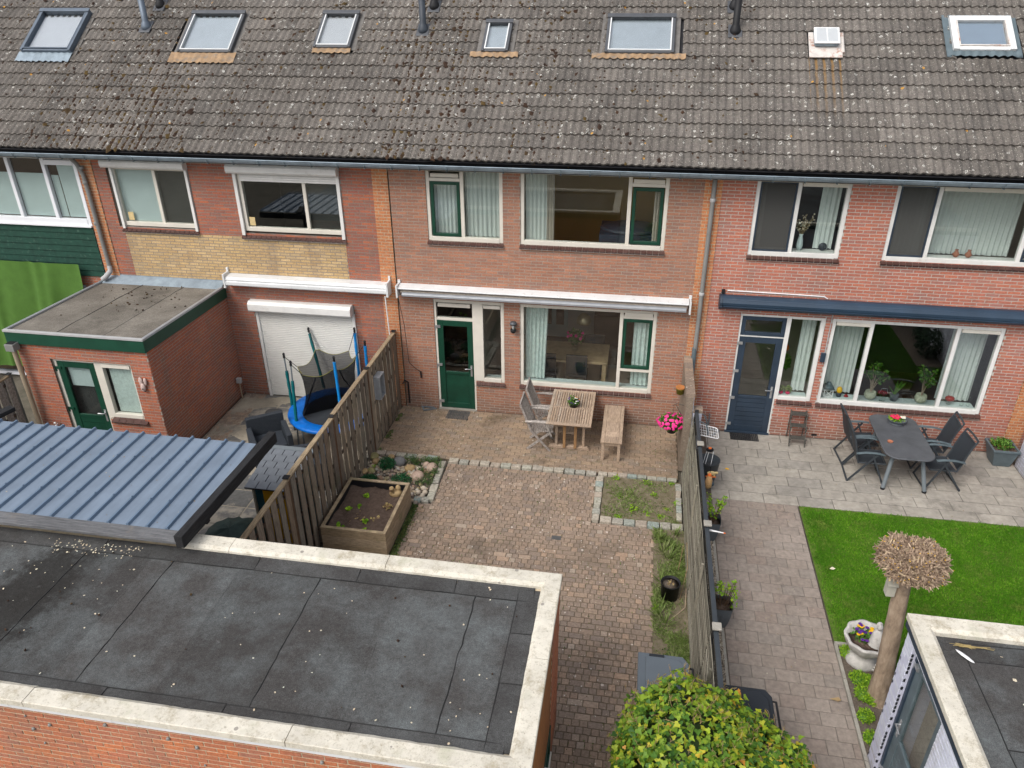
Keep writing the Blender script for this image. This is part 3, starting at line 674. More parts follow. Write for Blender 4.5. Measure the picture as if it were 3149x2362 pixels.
bits('terrace_litter', 150, 5.5, 11.4, -2.3, -.05, .004, .016); bits('path_litter', 130, 5.75, 7.15, -9, -2.4, .004, .018); bits('patio_litter', 260, -.8, 5.1, -1.9, -.03, .005, .016); bits('yard_litter', 420, .5, 4.65, -9, -2.1, .005, .016); bits('left_yard_litter', 160, -4.5, -1, -4, -.1, .012, .025); bits('canopy_litter', 90, -6, -1.2, -7.5, -5.7, 2.553, .016)
# gravel in the strip behind the lattice
n = 4600; P = np.c_[RNG.uniform(5.43, 5.66, n), RNG.uniform(-9, -2.42, n), RNG.uniform(.0, .02, n)]; x, y, z = rand_rot(n); s = RNG.uniform(.009, .02, (n, 1))
OCT = [(1,0,0),(0,1,0),(-1,0,0),(0,-1,0),(0,0,.7),(0,0,-.7)]; OCTF = [(0,1,4),(1,2,4),(2,3,4),(3,0,4),(1,0,5),(2,1,5),(3,2,5),(0,3,5)]
joined(None, 'gravel', OCT, OCTF, mats_from(P, x*s, y*s, z*s), 'gravel', RNG.random(n), kind='stuff')
b = MB(); 
for k in range(8): b.box(5.66, 5.70, -2.45-1.0*(k+1)+.005, -2.45-1.0*k, -.05, .015)
one(b, 'gravel_kerb', 'concrete', 'low concrete kerb along the gravel strip beside the lattice fence', 'kerb')
# moss and small weeds in the joints of the old paving
n = 5000; P = np.c_[.47+4.2*RNG.random(n)**1.0, RNG.uniform(-9, -2.1, n), np.zeros(n)]; P[:,0] = np.round((P[:,0])/.104)*.104+RNG.normal(0, .006, n)
P = P[wild(1, 2, .6)(P) > RNG.random(n)*1.1]
leaves_at(None, 'joint_moss', P, .022, 'leaf_weed', spread=.9, kind='stuff')
n = 1700; P = np.c_[RNG.uniform(-.8, 5.1, n), -np.round(RNG.uniform(0, 1.9, n)/.112)*.112+RNG.normal(0, .005, n), np.zeros(n)]
leaves_at(None, 'patio_moss', P[wild(3, 1, .7)(P) > RNG.random(n)*1.2], .02, 'leaf_weed', spread=.9, kind='stuff')
n = 2600; P = np.c_[.40+RNG.gamma(1.4, .022, n), RNG.uniform(-4.9, -3.45, n), np.full(n, .005)]
leaves_at(None, 'planter_moss', P, .03, 'leaf_weed', spread=.6, kind='stuff')
n = 900; P = np.c_[-.80+RNG.gamma(1.4, .03, n), RNG.uniform(-2.2, -.05, n), np.full(n, .005)]
leaves_at(None, 'fence_foot_moss', P[np.sin(P[:,1]*9) > .1], .03, 'leaf_weed', spread=.6, kind='stuff')
def plantlets(name, spots, mat, n, size, h):
    Ps = np.concatenate([ball(int(n*k), (x, y, z+h*k*.4), (r, r, h*k), .1) for x, y, z, r, k in spots]); Ps[:,2] = np.maximum(Ps[:,2], [z for x,y,z,r,k in spots for _ in range(int(n*k))])
    return leaves_at(None, name, Ps, size, mat, spread=.6, kind='stuff')
plantlets('bed_weeds', [(3.97,-2.08,.01,.09,1),(4.32,-3.0,.01,.12,1.3),(4.06,-3.25,.01,.09,.9),(5.0,-2.1,.01,.07,.6),(4.55,-2.14,.01,.08,.8),(4.68,-2.5,.01,.08,.8),(5.1,-2.7,.01,.09,.9),(4.78,-3.1,.01,.08,.6),(4.56,-3.05,.01,.08,.5),(4.1,-2.65,.01,.1,.4),(4.9,-2.9,.01,.06,.5),(4.72,-5.35,.01,.06,.5)], 'leaf_bright', 45, .032, .05)
plantlets('weed_cover', [(4.2,-2.4,.0,.35,.8),(4.75,-2.75,0,.3,.9),(4.3,-3.1,0,.3,.8),(4.95,-3.7,0,.12,.8),(4.95,-4.4,0,.14,1),(4.85,-5.3,0,.15,1),(4.9,-6.2,0,.14,1),(4.9,-6.6,0,.16,1)], 'leaf_weed', 120, .028, .02)

# ------------------------------------------------------------------ houses
SL = radians(36.5); EY, EZ = -.30, 5.44; GA = .332; TW = .2827
def rp(x, s, h=0.): return (x, EY+s*cos(SL)-h*sin(SL), EZ+s*sin(SL)+h*cos(SL))     # point on the roof plane
RX = Vector((1,0,0)); RS = Vector((0, cos(SL), sin(SL))); RN = Vector((0, -sin(SL), cos(SL)))
def roofM(x, s, h=0.):
    m = Matrix((RX, RS, RN)).transposed().to_4x4(); m.translation = rp(x, s, h); return m
def tile_template():
    nx = 12; vs = []; fs = []
    def prof(t): return .031*(.5-.5*cos(4*pi*t))**1.25   # two rolls
    for (yy, zz) in ((-.012, .034), (.10, .031), (.345, .002)):
        for i in range(nx+1):
            t = i/nx; vs.append((t*(TW+.004), yy+(.004 if yy < 0 and 0 < i < nx else 0), zz+prof(t)+(.004 if i == nx else 0)))
    for i in range(nx+1):
        t = i/nx; vs.append((t*(TW+.004), -.008, prof(t)-.004+.002))
    for i in range(nx+1): pass
    n1 = nx+1
    for r in (0, 1):
        for i in range(nx): fs.append((r*n1+i, r*n1+i+1, (r+1)*n1+i+1, (r+1)*n1+i))
    for i in range(nx): fs.append((3*n1+i, 3*n1+i+1, i+1, i))
    b = len(vs); vs += [(TW+.004, .345, -.01), (TW+.004, -.008, -.002)]; fs.append((nx, b+1, b, 2*n1+nx))
    return vs, fs
TILE = tile_template(); NROW = 17
ROOF_HOLES = []
def roof(house, x0, ntile, openings, moss=(), single=True):
    base = MB(); base.add([rp(x0, -.02, -.03), rp(x0+ntile*TW, -.02, -.03), rp(x0+ntile*TW, NROW*GA, -.03), rp(x0, NROW*GA, -.03)], [(0,1,2,3)])
    base.add([rp(x0, .0, -.28), rp(x0+ntile*TW, .0, -.28), rp(x0+ntile*TW, NROW*GA, -.28), rp(x0, NROW*GA, -.28)], [(3,2,1,0)])
    R = base.build('roof', 'black_gutter', house)
    P = []; 
    for r in range(NROW):
        off = 0
        for i in range(ntile):
            x = x0+i*TW+off; s = r*GA
            if any(x+TW*.5 > o[0]-.06 and x+TW*.5 < o[1]+.06 and s+GA*.5 > o[2] and s+GA*.5 < o[3] for o in openings): continue
            P.append((x, s))
    P = np.array(P); n = len(P)
    O = np.array([rp(x+RNG.normal(0, .0015), s+RNG.normal(0, .0035), RNG.normal(.0, .0012)) for x, s in P])
    a = RNG.normal(0, .006, n)[:, None]; rx, rs, rn = np.array(RX), np.array(RS), np.array(RN)
    X = rx+rs*a+rn*RNG.normal(0, .004, n)[:, None]; Y = rs-rx*a; 
    pieces(R, 'roof_tile', 'roof_tiles', *TILE, mats_from(O, X, Y, rn), 'roof_tile', 300 if single else 300, smooth=False)
    return R
def roofbox(mb, x0, x1, s0, s1, h0, h1): mb.box(x0, x1, s0, s1, h0, h1, roofM(0, 0)); return mb
def skylight(house, x0, x1, s0, s1, frame='velux_grey', inner='velux_grey', apron='lead_tan', open_=False, wide=0., blind=None, h=.12, al=None, top=True, fr=.055, glass='skylight_glass'):
    m = MB(); roofbox(m, x0, x0+fr, s0, s1, 0, h); roofbox(m, x1-fr, x1, s0, s1, 0, h); roofbox(m, x0+fr, x1-fr, s0, s0+fr*.8, 0, h*.85); roofbox(m, x0+fr, x1-fr, s1-fr*1.2, s1, 0, h)
    if top: roofbox(m, x0-.012, x1+.012, s1-fr*1.5, s1+.015, h+.002, h+.025)
    o = m.build('skylight', frame, house, .006)
    m = MB(); a = .022
    roofbox(m, x0+fr, x0+fr+a, s0+fr*.8, s1-fr*1.2, .01, h+.004); roofbox(m, x1-fr-a, x1-fr, s0+fr*.8, s1-fr*1.2, .01, h+.004); roofbox(m, x0+fr+a, x1-fr-a, s0+fr*.8, s0+fr*.8+a, .01, h+.004)
    m.build('sash', inner, o)
    m = MB(); roofbox(m, x0+fr+a, x1-fr-a, s0+fr*.8+a, s1-fr*1.2, h*.6, h*.66); m.build('pane', glass, o)
    m = MB(); roofbox(m, x0+fr, x1-fr, s0+fr*.8, s1-fr*1.2, .035, .045); 
    m.build('blind', blind or 'room_wall', o)
    m = MB(); roofbox(m, x0-.10, x0-.001, s0-.02, s1+.10, .030, .044); roofbox(m, x1+.001, x1+.10, s0-.02, s1+.10, .030, .044); roofbox(m, x0, x1, s1+.001, s1+.10, .030, .044); m.build('side_flashing', 'flashing_dull' if apron != 'zinc_dark' else 'zinc_dark', o)
    if apron:   # corrugated apron flashing below the window
        m = MB(); nx = int((x1-x0+2*wide)/.0353); vs = []
        for j, (s, hh) in enumerate(((s0+.01, .075), (s0-(al or .11), .060))):
            for i in range(nx+1):
                x = x0-wide+i*.0353; t = ((x-house['x0'])/TW) % 1; wv = .030*(.5-.5*cos(4*pi*t))**1.25
                vs.append(rp(x, s-(RNG.uniform(0, .02) if j else 0), hh-.01+(wv if j else wv*.5)))
        m.add(vs, [(i, i+1, nx+2+i, nx+1+i) for i in range(nx)], smooth=True); m.build('apron_flashing', apron, o)
    return o
def flue(x, s, label, h=.62, r=.066, mat='velux_grey', cap='black', lean=0):
    base = Vector(rp(x, s, .03)); t = thing('vent_pipe', label, 'vent pipe', tuple(base), 'vent pipes on the tiled roof')
    m = MB(); m.box(x-.13, x+.13, s-.17, s+.17, .030, .055, roofM(0, 0)); m.build('flashing', 'velux_grey', t, .01)
    m = MB(); m.lathe([(r*1.7, -.06), (r*1.6, .03), (r*1.15, .11), (r, .13), (r, h), (0, h)], 16, tuple(base)); m.build('pipe', mat, t)
    m = MB(); m.lathe([(r*1.02, h-.02), (r*1.25, h), (r*1.25, h+.10), (r*.9, h+.14), (0, h+.15)], 16, tuple(base)); m.build('cap', cap, t)
    return t

# windows: every pane, sash and vent its own child
def frame_bars(x0, x1, z0, z1, w, y0, y1, muls=(), trans=(), wb=None):
    m = MB(); wb = wb or w
    m.box(x0, x0+w, y0, y1, z0, z1); m.box(x1-w, x1, y0, y1, z0, z1); m.box(x0+w, x1-w, y0, y1, z1-w, z1); m.box(x0+w, x1-w, y0-.012, y1, z0, z0+wb)
    for a in muls: m.box(a-w*.5, a+w*.5, y0+.004, y1, z0+wb, z1-w)
    for (a, b, z) in trans: m.box(a, b, y0+.006, y1, z-w*.45, z+w*.45)
    return m
def sash(parent, x0, x1, z0, z1, mat='green_paint', w=.06, y0=.012, y1=.07, name='sash', glass='glass'):
    m = MB(); m.box(x0, x0+w, y0, y1, z0, z1); m.box(x1-w, x1, y0, y1, z0, z1); m.box(x0+w, x1-w, y0, y1, z1-w, z1); m.box(x0+w, x1-w, y0, y1, z0, z0+w)
    s = m.build(name, mat, parent, .006)
    m = MB(); m.box(x0+w, x1-w, y0+.03, y0+.036, z0+w, z1-w); m.build('pane', glass, s); return s
def pane(parent, x0, x1, z0, z1, glass='glass', y=.055, name='pane'):
    m = MB(); m.box(x0, x1, y, y+.006, z0, z1); return m.build(name, glass, parent)
def strip(parent, x0, x1, z0, z1, name='vent', mat='cream_paint', y0=.0, y1=.06):
    m = MB(); m.box(x0, x1, y0, y1, z0, z1); return m.build(name, mat, parent, .006)
def sill(house, x0, x1, zt, step=.1083):
    n = max(1, round((x1-x0)/step)); w = (x1-x0)/n; m = MB()
    m.add([(x0+.004, .03, zt-.045), (x1-.004, .03, zt-.045), (x1-.004, -.040, zt-.082), (x0+.004, -.040, zt-.082), (x0+.004, .03, zt-.006), (x1-.004, .03, zt-.006), (x1-.004, -.044, zt-.050), (x0+.004, -.044, zt-.050)], BOXF)
    s = m.build('window_sill', 'sill_joint', house)
    P = np.array([(x0+(i+.5)*w, -.012, zt-.022) for i in range(n)]); d = Vector((0, .09, .055)).normalized(); nn = Vector((1,0,0)).cross(d)
    pieces(s, 'sill_tile', 'x', boxv(-.5, .5, -.052, .05, -.03, .012), BOXF, mats_from(P, (w-.010, 0, 0), tuple(d), tuple(nn)), 'sill_tile', 400)
def room(house, x0, x1, z0, z1, y1=3.2, wall='room_wall', floor='floor_wood'):
    m = MB(); y0 = .2
    m.add([(x0,y0,z0),(x1,y0,z0),(x1,y1,z0),(x0,y1,z0),(x0,y0,z1),(x1,y0,z1),(x1,y1,z1),(x0,y1,z1)], [(4,5,6,7),(1,5,6,2),(2,6,7,3),(3,7,4,0)])
    r = m.build('room', wall, house); m = MB(); m.add([(x0,y0,z0),(x1,y0,z0),(x1,y1,z0),(x0,y1,z0)], [(0,1,2,3)]); m.build('room_floor', floor, r); return r
def curtain(x0, x1, z0, z1, label, y=.16, mat='curtain', folds=None, amp=.025, group=None, gather=0., cat='curtain'):
    m = MB(); n = int((x1-x0)/.012); f = folds or (x1-x0)/.085; vs = []; ph = random.uniform(0, 6)
    for j, z in enumerate(np.linspace(z0, z1, 5)):
        for i in range(n+1):
            t = i/n; x = x0+(x1-x0)*t*(1-gather*(1-abs(z-z0)/(z1-z0)) if gather else 1)
            vs.append((x, y+amp*(.75+.1*j)*sin(2*pi*f*t+ph+.6*sin(5*t+ph))+.006*sin(31*t+j), z+(RNG.normal(0, .003) if j == 0 else 0)))
    m.add(vs, [(j*(n+1)+i, j*(n+1)+i+1, (j+1)*(n+1)+i+1, (j+1)*(n+1)+i) for j in range(4) for i in range(n)], smooth=True)
    return one(m, cat, mat, label, cat, group)
def gutter_run(house, x0, x1, name='gutter'):
    # box gutter with a rolled zinc front lip, black inside
    ys = EY-.15; m = MB(); prof = [(-.01, EZ-.03), (-.01, EZ-.16), (ys+.08, EZ-.16), (ys+.02, EZ-.14), (ys-.008, EZ-.10), (ys-.014, EZ-.075), (ys-.012, EZ-.067)]
    n = len(prof); m.add([(x0, y, z) for y, z in prof]+[(x1, y, z) for y, z in prof], [(i, i+1, n+i+1, n+i) for i in range(n-1)])
    o = m.build(name, 'zinc', house)
    m = MB(); m.add([(x0, -.02, EZ-.03), (x1, -.02, EZ-.03), (x1, -.02, EZ-.15), (x0, -.02, EZ-.15), (x0, ys+.04, EZ-.145), (x1, ys+.04, EZ-.145), (x1, ys+.0, EZ-.07), (x0, ys+.0, EZ-.07)], [(0,1,2,3),(3,2,5,4),(4,5,6,7)]); m.build('gutter_lining', 'black_gutter', o)
    m = MB(); m.tube([(x0, ys-.014, EZ-.066), (x1, ys-.014, EZ-.066)], .010, 8); m.build('lip', 'zinc', o)
    x = math.ceil(x0/.52)*.52
    while x < x1-.02:
        m = MB(); m.box(x, x+.022, ys-.020, ys+.0, EZ-.13, EZ-.07); m.box(x, x+.022, ys-.004, -.0, EZ-.17, EZ-.162); m.build('bracket', 'zinc_dark', o); x += .52
    m = MB(); m.box(x0, x1, -.10, -.002, EZ-.24, EZ-.165); m.build('fascia', 'cream_paint', house)

def house(label, x0, x1, ntile, x_origin):
    h = thing('row_house', label, 'house', (x0, 0, 0)); h['x0'] = x0; return h
WT = EZ-.20
# ---- centre house
HC = house('middle row house of brown brick with green door and long grey awning', -.75, 5.47, 22, 0)
hC = [(-.013, 1.477, 3.82, 5.25), (1.814, 4.544, 3.82, 5.25), (0, 1.475, .74, 2.583), (0, .85, 0, 2.583), (1.806, 4.534, .74, 2.583)]
brickwork(HC, FACE, -.73, 5.16, 0, WT, hC, 'brick_centre', 'mortar')
brickwork(HC, wallM((0,-.02,0), 0), 5.16, 5.47, 0, WT, [], 'brick_orange', 'mortar_sand', name='pilaster', nsingle=60, pu=.16)
roof(HC, -.75, 22, [(.78,1.29,2.66,3.5), (3.14,4.47,2.66,3.66)])
skylight(HC, .76, 1.29, 2.67, 3.49, wide=.22, blind='blind_sky', inner='cassette_white')
skylight(HC, 3.16, 4.46, 2.66, 3.65, wide=.24, blind='blind_sky', inner='cassette_white')
gutter_run(HC, -.75, 5.47)
def win(hs, x0, x1, z0, z1, mat='cream_paint', muls=(), trans=(), w=.07, wb=.085):
    return frame_bars(x0, x1, z0, z1, w, .02, .11, muls, trans, wb).build('window', mat, hs, .006)
w = win(HC, -.013, 1.477, 3.82, 5.25, muls=(.685,), trans=[(.057, .65, 5.01)])
sash(w, .075, .645, 3.915, 4.975); strip(w, .09, .63, 5.06, 5.13); pane(w, .72, 1.407, 3.905, 5.18)
w = win(HC, 1.814, 4.544, 3.82, 5.25, muls=(3.845,), trans=[(3.88, 4.474, 5.03)])
sash(w, 3.90, 4.46, 3.925, 4.985); strip(w, 3.90, 4.46, 5.07, 5.14); pane(w, 1.884, 3.81, 3.905, 5.18)
w = win(HC, 1.806, 4.534, .74, 2.583, muls=(3.845,), trans=[(3.88, 4.464, 1.25), (3.88, 4.464, 2.42)])
sash(w, 3.89, 4.455, 1.295, 2.385); strip(w, 3.90, 4.45, 2.46, 2.535); pane(w, 1.876, 3.81, .825, 2.513); pane(w, 3.88, 4.464, .825, 1.215)
# door with side light
m = MB(); m.box(0, .05, .02, .11, .02, 2.583); m.box(.81, 1.03, .02, .11, .02, 2.513); m.box(1.40, 1.47, .02, .11, .74, 2.583); m.box(.05, 1.40, .021, .11, 2.513, 2.583); m.box(.05, .81, .024, .11, 2.115, 2.175)
m.box(1.03, 1.40, .008, .11, .742, .825); dC = m.build('door_frame', 'cream_paint', HC, .006)
m = MB(); m.box(.81, 1.03, .011, .02, .76, 2.5); m.build('cover_panel', 'cream_paint', dC, .004)
strip(dC, .09, .77, 2.42, 2.495, y0=.005); pane(dC, .05, .81, 2.175, 2.513, 'glass_dark'); strip(dC, 1.04, 1.39, 2.43, 2.50, y0=.005); pane(dC, 1.03, 1.40, .825, 2.513, 'glass_dark')
def door(hs, x0, x1, z0, z1, gx, gz0, mat, panel_boards=False, hinges='steel', side=1, nh=3, glass='glass_dark', M=None, handle_x=None):
    w = gx; m = MB(); y0, y1 = .03, .075
    m.box(x0, x0+w, y0, y1, z0, z1, M); m.box(x1-w, x1, y0, y1, z0, z1, M); m.box(x0+w, x1-w, y0+.001, y1, z1-w, z1, M); m.box(x0+w, x1-w, y0+.001, y1, z0, z0+w, M); m.box(x0+w, x1-w, y0+.001, y1, gz0-.06, gz0, M)
    d = m.build('door', mat, hs, .006)
    m = MB(); m.box(x0+w, x1-w, y0+.022, y0+.03, gz0, z1-w, M); m.build('pane', glass, d)
    if panel_boards:
        nb = 6; zz = np.linspace(z0+w, gz0-.06, nb+1)
        for i in range(nb): m = MB(); m.box(x0+w, x1-w, y0+.012, y0+.035, zz[i]+.006, zz[i+1]-.006, M); m.build('board', mat, d)
    m = MB(); m.box(x0+w, x1-w, y0+.022, y0+.04, z0+w, gz0-.06, M); m.build('panel', mat, d)
    hx = handle_x or (x1-w*.45); m = MB(); m.box(hx-.02, hx+.02, y0-.008, y0, 1.0-.16, 1.0+.10, M); m.tube([(M or I4) @ Vector(p) for p in ((hx, y0-.005, 1.03), (hx, y0-.05, 1.03), (hx-.13*side, y0-.05, 1.025))], .011, 8); m.build('handle', 'steel', d)
    for i in range(nh):
        zc = z0+.13+(z1-z0-.3)*i/(nh-1); m = MB(); m.box(x0-.055, x0+.07, y0-.022, y0, zc, zc+.055, M); m.box(x0-.055, x0-.025, y0-.022, y0, zc-.05, zc, M); m.build('hinge', hinges, d)
    return d
door(HC, .05, .81, .03, 2.11, .125, .92, 'green_paint')
m = MB(); m.box(.0, .85, -.02, .2, -.02, .022); m.build('threshold', 'concrete', HC)
for a, b, z in ((-.03, 1.49, 3.815), (1.80, 4.56, 3.815), (.86, 1.49, .735), (1.79, 4.55, .735)): sill(HC, a, b, z)
room(HC, 1.0, 5.3, -.02, 2.6, 4.2, 'room_light'); room(HC, -.6, .98, -.02, 2.6, 2.2, 'room_dark')
room(HC, -.6, 1.6, 2.9, 5.35, 2.6); room(HC, 1.62, 5.3, 2.9, 5.35, 2.9, 'room_yellow')
m = MB(); m.box(1.83, 4.5, .12, .30, .765, .80); m.build('inner_sill', 'blind_pale', HC); m = MB(); m.box(1.04, 1.40, .12, .26, .765, .80); m.build('inner_sill', 'blind_pale', HC)
curtain(1.88, 2.36, .83, 2.5, 'pale green curtain at the left of the big ground floor window of the middle house', mat='curtain_green', y=.2, gather=.12)
curtain(4.10, 4.46, .83, 2.5, 'pale green curtain behind the green sash of the big ground floor window', mat='curtain_green', y=.2)
curtain(.08, .64, 3.9, 5.1, 'net curtain behind the small green sash above the door', mat='sheer', y=.15)
curtain(.72, 1.42, 3.9, 5.15, 'net curtain in the wide pane to the right of the small green sash upstairs', mat='sheer', y=.15)
curtain(1.89, 2.30, 3.88, 5.15, 'net curtain at the left of the wide upstairs window of the middle house', mat='sheer', y=.15)
curtain(2.30, 2.44, 3.88, 5.15, 'narrow patterned curtain edging the net curtain of the wide upstairs window', mat='room_wall', y=.18, folds=3)
curtain(4.30, 4.44, 3.88, 5.15, 'narrow patterned curtain behind the right green sash upstairs', mat='room_wall', y=.18, folds=3)
m = MB(); m.box(3.3, 4.5, .35, 1.3, 3.35, 3.98); m.ell((3.9, .8, 4.0), (.62, .45, .09), 12, 6); one(m, 'bed', 'navy_paint', 'dark blue made up bed behind the wide upstairs window of the middle house', 'bed')
# indoor dining furniture
t = thing('dining_table', 'light oak dining table indoors behind the big ground floor window', 'table', (2.6, 1.7, 0))
m = MB(); m.box(1.3, 3.58, 1.22, 2.2, .72, .78); m.build('tabletop', 'table_oak', t, .01)
for x, y in ((1.35, 1.3), (3.46, 1.3), (1.35, 2.1), (3.46, 2.1)): m = MB(); m.box(x, x+.09, y-.04, y+.05, 0, .72); m.build('leg', 'table_oak', t)
m = MB(); m.box(1.0, 4.4, .9, 2.7, -.015, -.005); one(m, 'rug', 'room_wall', 'pale rug under the indoor oak dining table', 'rug')
m = MB(); m.box(1.7, 2.4, 4.14, 4.19, 0, 2.1); dd_ = one(m, 'inner_door', 'blind_pale', 'pale panelled inner door at the back of the dining room', 'door'); 
for x in (1.78, 2.10): m = MB(); m.box(x, x+.2, 4.125, 4.139, .35, 1.6); m.build('panel', 'room_brown', dd_)
m = MB(); m.box(3.1, 5.2, 3.8, 4.19, 0, .8); one(m, 'sideboard', 'room_brown', 'dark wooden sideboard at the back of the dining room', 'sideboard', bevel=.01)
cr = thing('dining_chair', 'dark upholstered dining chair on the far side of the oak table indoors', 'chair', (3.2, 2.45, 0), 'dark chairs round the indoor oak table')
def dchair(root, x, y, s):
    m = MB(); m.box(x-.24, x+.24, y-.22, y+.22, .42, .5); m.build('seat', 'wicker_black', root, .02); m = MB(); m.box(x-.24, x+.24, y+.17*s-.03, y+.17*s+.03, .5, .98); m.build('backrest', 'wicker_black', root, .02)
    for a in (-.2, .2):
        for c in (-.18, .18): m = MB(); m.box(x+a-.02, x+a+.02, y+c-.02, y+c+.02, 0, .42); m.build('leg', 'black', root)
dchair(cr, 3.22, 2.1, 1)
cr = thing('dining_chair', 'dark upholstered dining chair on the near left side of the oak table indoors', 'chair', (2.20, 1.3, 0), 'dark chairs round the indoor oak table'); dchair(cr, 2.20, 1.28, -1)
cr = thing('dining_chair', 'dark upholstered dining chair on the near middle of the oak table indoors', 'chair', (2.95, 1.3, 0), 'dark chairs round the indoor oak table'); dchair(cr, 2.90, 1.28, -1)
t = thing('arc_lamp', 'brass dome arc lamp hanging over the indoor dining table', 'lamp', (1.6, 2.6, 0))
m = MB(); m.tube([(1.6, 2.6, 0), (1.6, 2.6, 1.4), (1.9, 2.3, 1.95), (2.4, 1.9, 2.12), (3.0, 1.5, 1.98), (3.0, 1.5, 1.86)], .014); m.build('arm', 'steel', t)
m = MB(); m.lathe([(.165, 0), (.165, .05), (.14, .14), (.07, .21), (0, .23)], 20, (3.0, 1.5, 1.60)); m.build('lamp_shade', 'brass', t)
t = thing('flower_vase', 'glass vase with pink and purple flowers on the indoor oak table', 'vase', (2.8, 1.75, .78))
m = MB(); m.lathe([(.05, 0), (.08, .06), (.06, .15), (.05, .2)], 14, (2.8, 1.75, .78)); m.build('vase', 'glass_clear', t)
leaves_at(t, 'foliage', ball(300, (2.8, 1.75, 1.12), (.17, .16, .2)), .06, 'leaf', spread=1.5, kind='stuff')
m = MB()
for k in range(9): a = 2*pi*k/9; m.ell((2.8+.17*cos(a), 1.70+.12*sin(a), 1.1+.16*random.random()), (.038,)*3, 8, 5)
m.build('blossoms', 'petal_pink', t)
# wall lamp, awning
t = thing('wall_lamp', 'round grey and black outdoor lamp on the brick between door and big window', 'wall lamp', (1.68, 0, 2.1))
m = MB(); m.lathe([(.035, 0), (.06, .04), (.06, .08)], 14, (1.68, -.09, 1.98)); m.build('base_cap', 'black', t)
m = MB(); m.lathe([(.055, .08), (.068, .10), (.068, .17), (.055, .18)], 14, (1.68, -.09, 1.98)); m.build('lamp_glass', 'glass_clear', t); m = MB(); m.lathe([(.02, .08), (.02, .17)], 8, (1.68, -.09, 1.98)); m.build('bulb', 'white', t)
m = MB(); m.lathe([(.072, .18), (.072, .215), (.055, .24), (0, .245)], 14, (1.68, -.09, 1.98)); m.box(1.655, 1.705, -.09, -.0, 2.10, 2.16); m.build('hood', 'velux_grey', t)
t = thing('awning', 'rolled up grey and white awning above the green door of the middle house', 'awning', (2.2, 0, 2.75))
def ridged(mb, x0, x1, prof):
    n = len(prof); mb.add([(x0, y, z) for y, z in prof]+[(x1, y, z) for y, z in prof], [(i, (i+1) % n, n+(i+1) % n, n+i) for i in range(n)]+[tuple(range(n)), tuple(range(n, 2*n))[::-1]])
m = MB(); ridged(m, -.66, 5.10, [(-.0, 2.835), (-.21, 2.835), (-.225, 2.85), (-.215, 2.868), (-.12, 2.885), (0, 2.90)]); m.build('awning_hood', 'cassette_white', t, .004)
m = MB(); ridged(m, -.58, 5.06, [(-.03, 2.70), (-.20, 2.69), (-.24, 2.70), (-.24, 2.745), (-.21, 2.765), (-.03, 2.80)]); m.build('front_bar', 'aluminium', t, .004)
m = MB(); m.tube([(-.62, -.13, 2.765), (5.08, -.13, 2.765)], .045, 10); m.build('fabric_roll', 'mortar', t)
for x in (-.70, 5.11): m = MB(); m.box(x, x+.035, -.24, 0, 2.66, 2.92); m.box(x-.01, x+.045, -.03, -.0, 2.9, 2.97); m.build('end_bracket', 'cassette_white', t, .004)
m = MB(); m.tube([(-.66, -.22, 2.66), (-.62, -.1, 2.0), (-.60, -.04, 1.1), (-.45, -.03, .95), (-.36, -.03, .9)], .006, 5); m.box(-.37, -.34, -.04, -.02, .75, .9); m.build('crank_cord', 'black', t)

# ---- left house
HL = house('row house with a green edged flat extension and a white roller shutter', -7.0, -.75, 22, 0)
hL = [(-6.69, -4.88, 3.82, 5.25), (-3.93, -1.72, 3.79, 5.25), (-3.99, -1.72, 0, 2.33)]
pan = (-6.6, -1.74, 2.66, 3.72)
brickwork(HL, FACE, -6.98, -1.06, 0, WT, hL+[pan], 'brick_left', 'mortar_dull')
brickwork(HL, wallM((0, -.001, 0), 0), -6.6, -1.74, 2.66, 3.72, [], 'brick_yellow', 'mortar_dull', name='yellow_wall_panel')
brickwork(HL, wallM((0,-.02,0), 0), -1.06, -.75, 0, WT, [], 'brick_orange', 'mortar_sand', name='pilaster', nsingle=60, pu=.16)
HL['x0'] = -6.98
roof(HL, -6.97, 22, [(-5.66,-4.46,2.4,3.76), (-2.72,-1.94,2.74,3.76)])
skylight(HL, -5.66, -4.46, 2.58, 3.74, wide=0.13, al=.26, blind='blind_sky', inner='cassette_white'); skylight(HL, -2.72, -1.94, 2.74, 3.74, wide=.02, blind='white', inner='cassette_white')
gutter_run(HL, -7.0, -.752)
w = win(HL, -6.60, -4.90, 3.84, 5.07, muls=(-5.67,)); pane(w, -6.53, -5.705, 3.925, 5.0); pane(w, -5.635, -4.97, 3.925, 5.0, 'glass_dark')
m = MB(); m.box(-6.60, -6.545, -.035, .018, 3.79, 5.08); m.build('shutter_rail', 'white_paint', w); m = MB(); m.box(-4.955, -4.90, -.035, .018, 3.79, 5.08); m.build('shutter_rail', 'white_paint', w)
def shutter_box(hs, x0, x1, z0, z1, d=.16):
    m = MB(); ridged(m, x0, x1, [(0, z0), (-d+.03, z0-.01), (-d, z0+.03), (-d, z1-.05), (-d+.06, z1), (0, z1)]); return m.build('shutter_box', 'white_paint', hs, .005)
shutter_box(HL, -6.69, -4.88, 5.07, 5.235); shutter_box(HL, -3.99, -1.72, 5.04, 5.215)
w = win(HL, -3.86, -1.74, 3.84, 5.05, muls=(-2.49,)); pane(w, -3.79, -2.525, 3.925, 4.86); pane(w, -2.455, -1.81, 3.925, 4.86, 'glass_dark')
for k in range(4): m = MB(); m.box(-3.80, -1.80, -.01, .008, 4.86+k*.042, 4.898+k*.042); m.build('shutter_slat', 'white_paint', w)
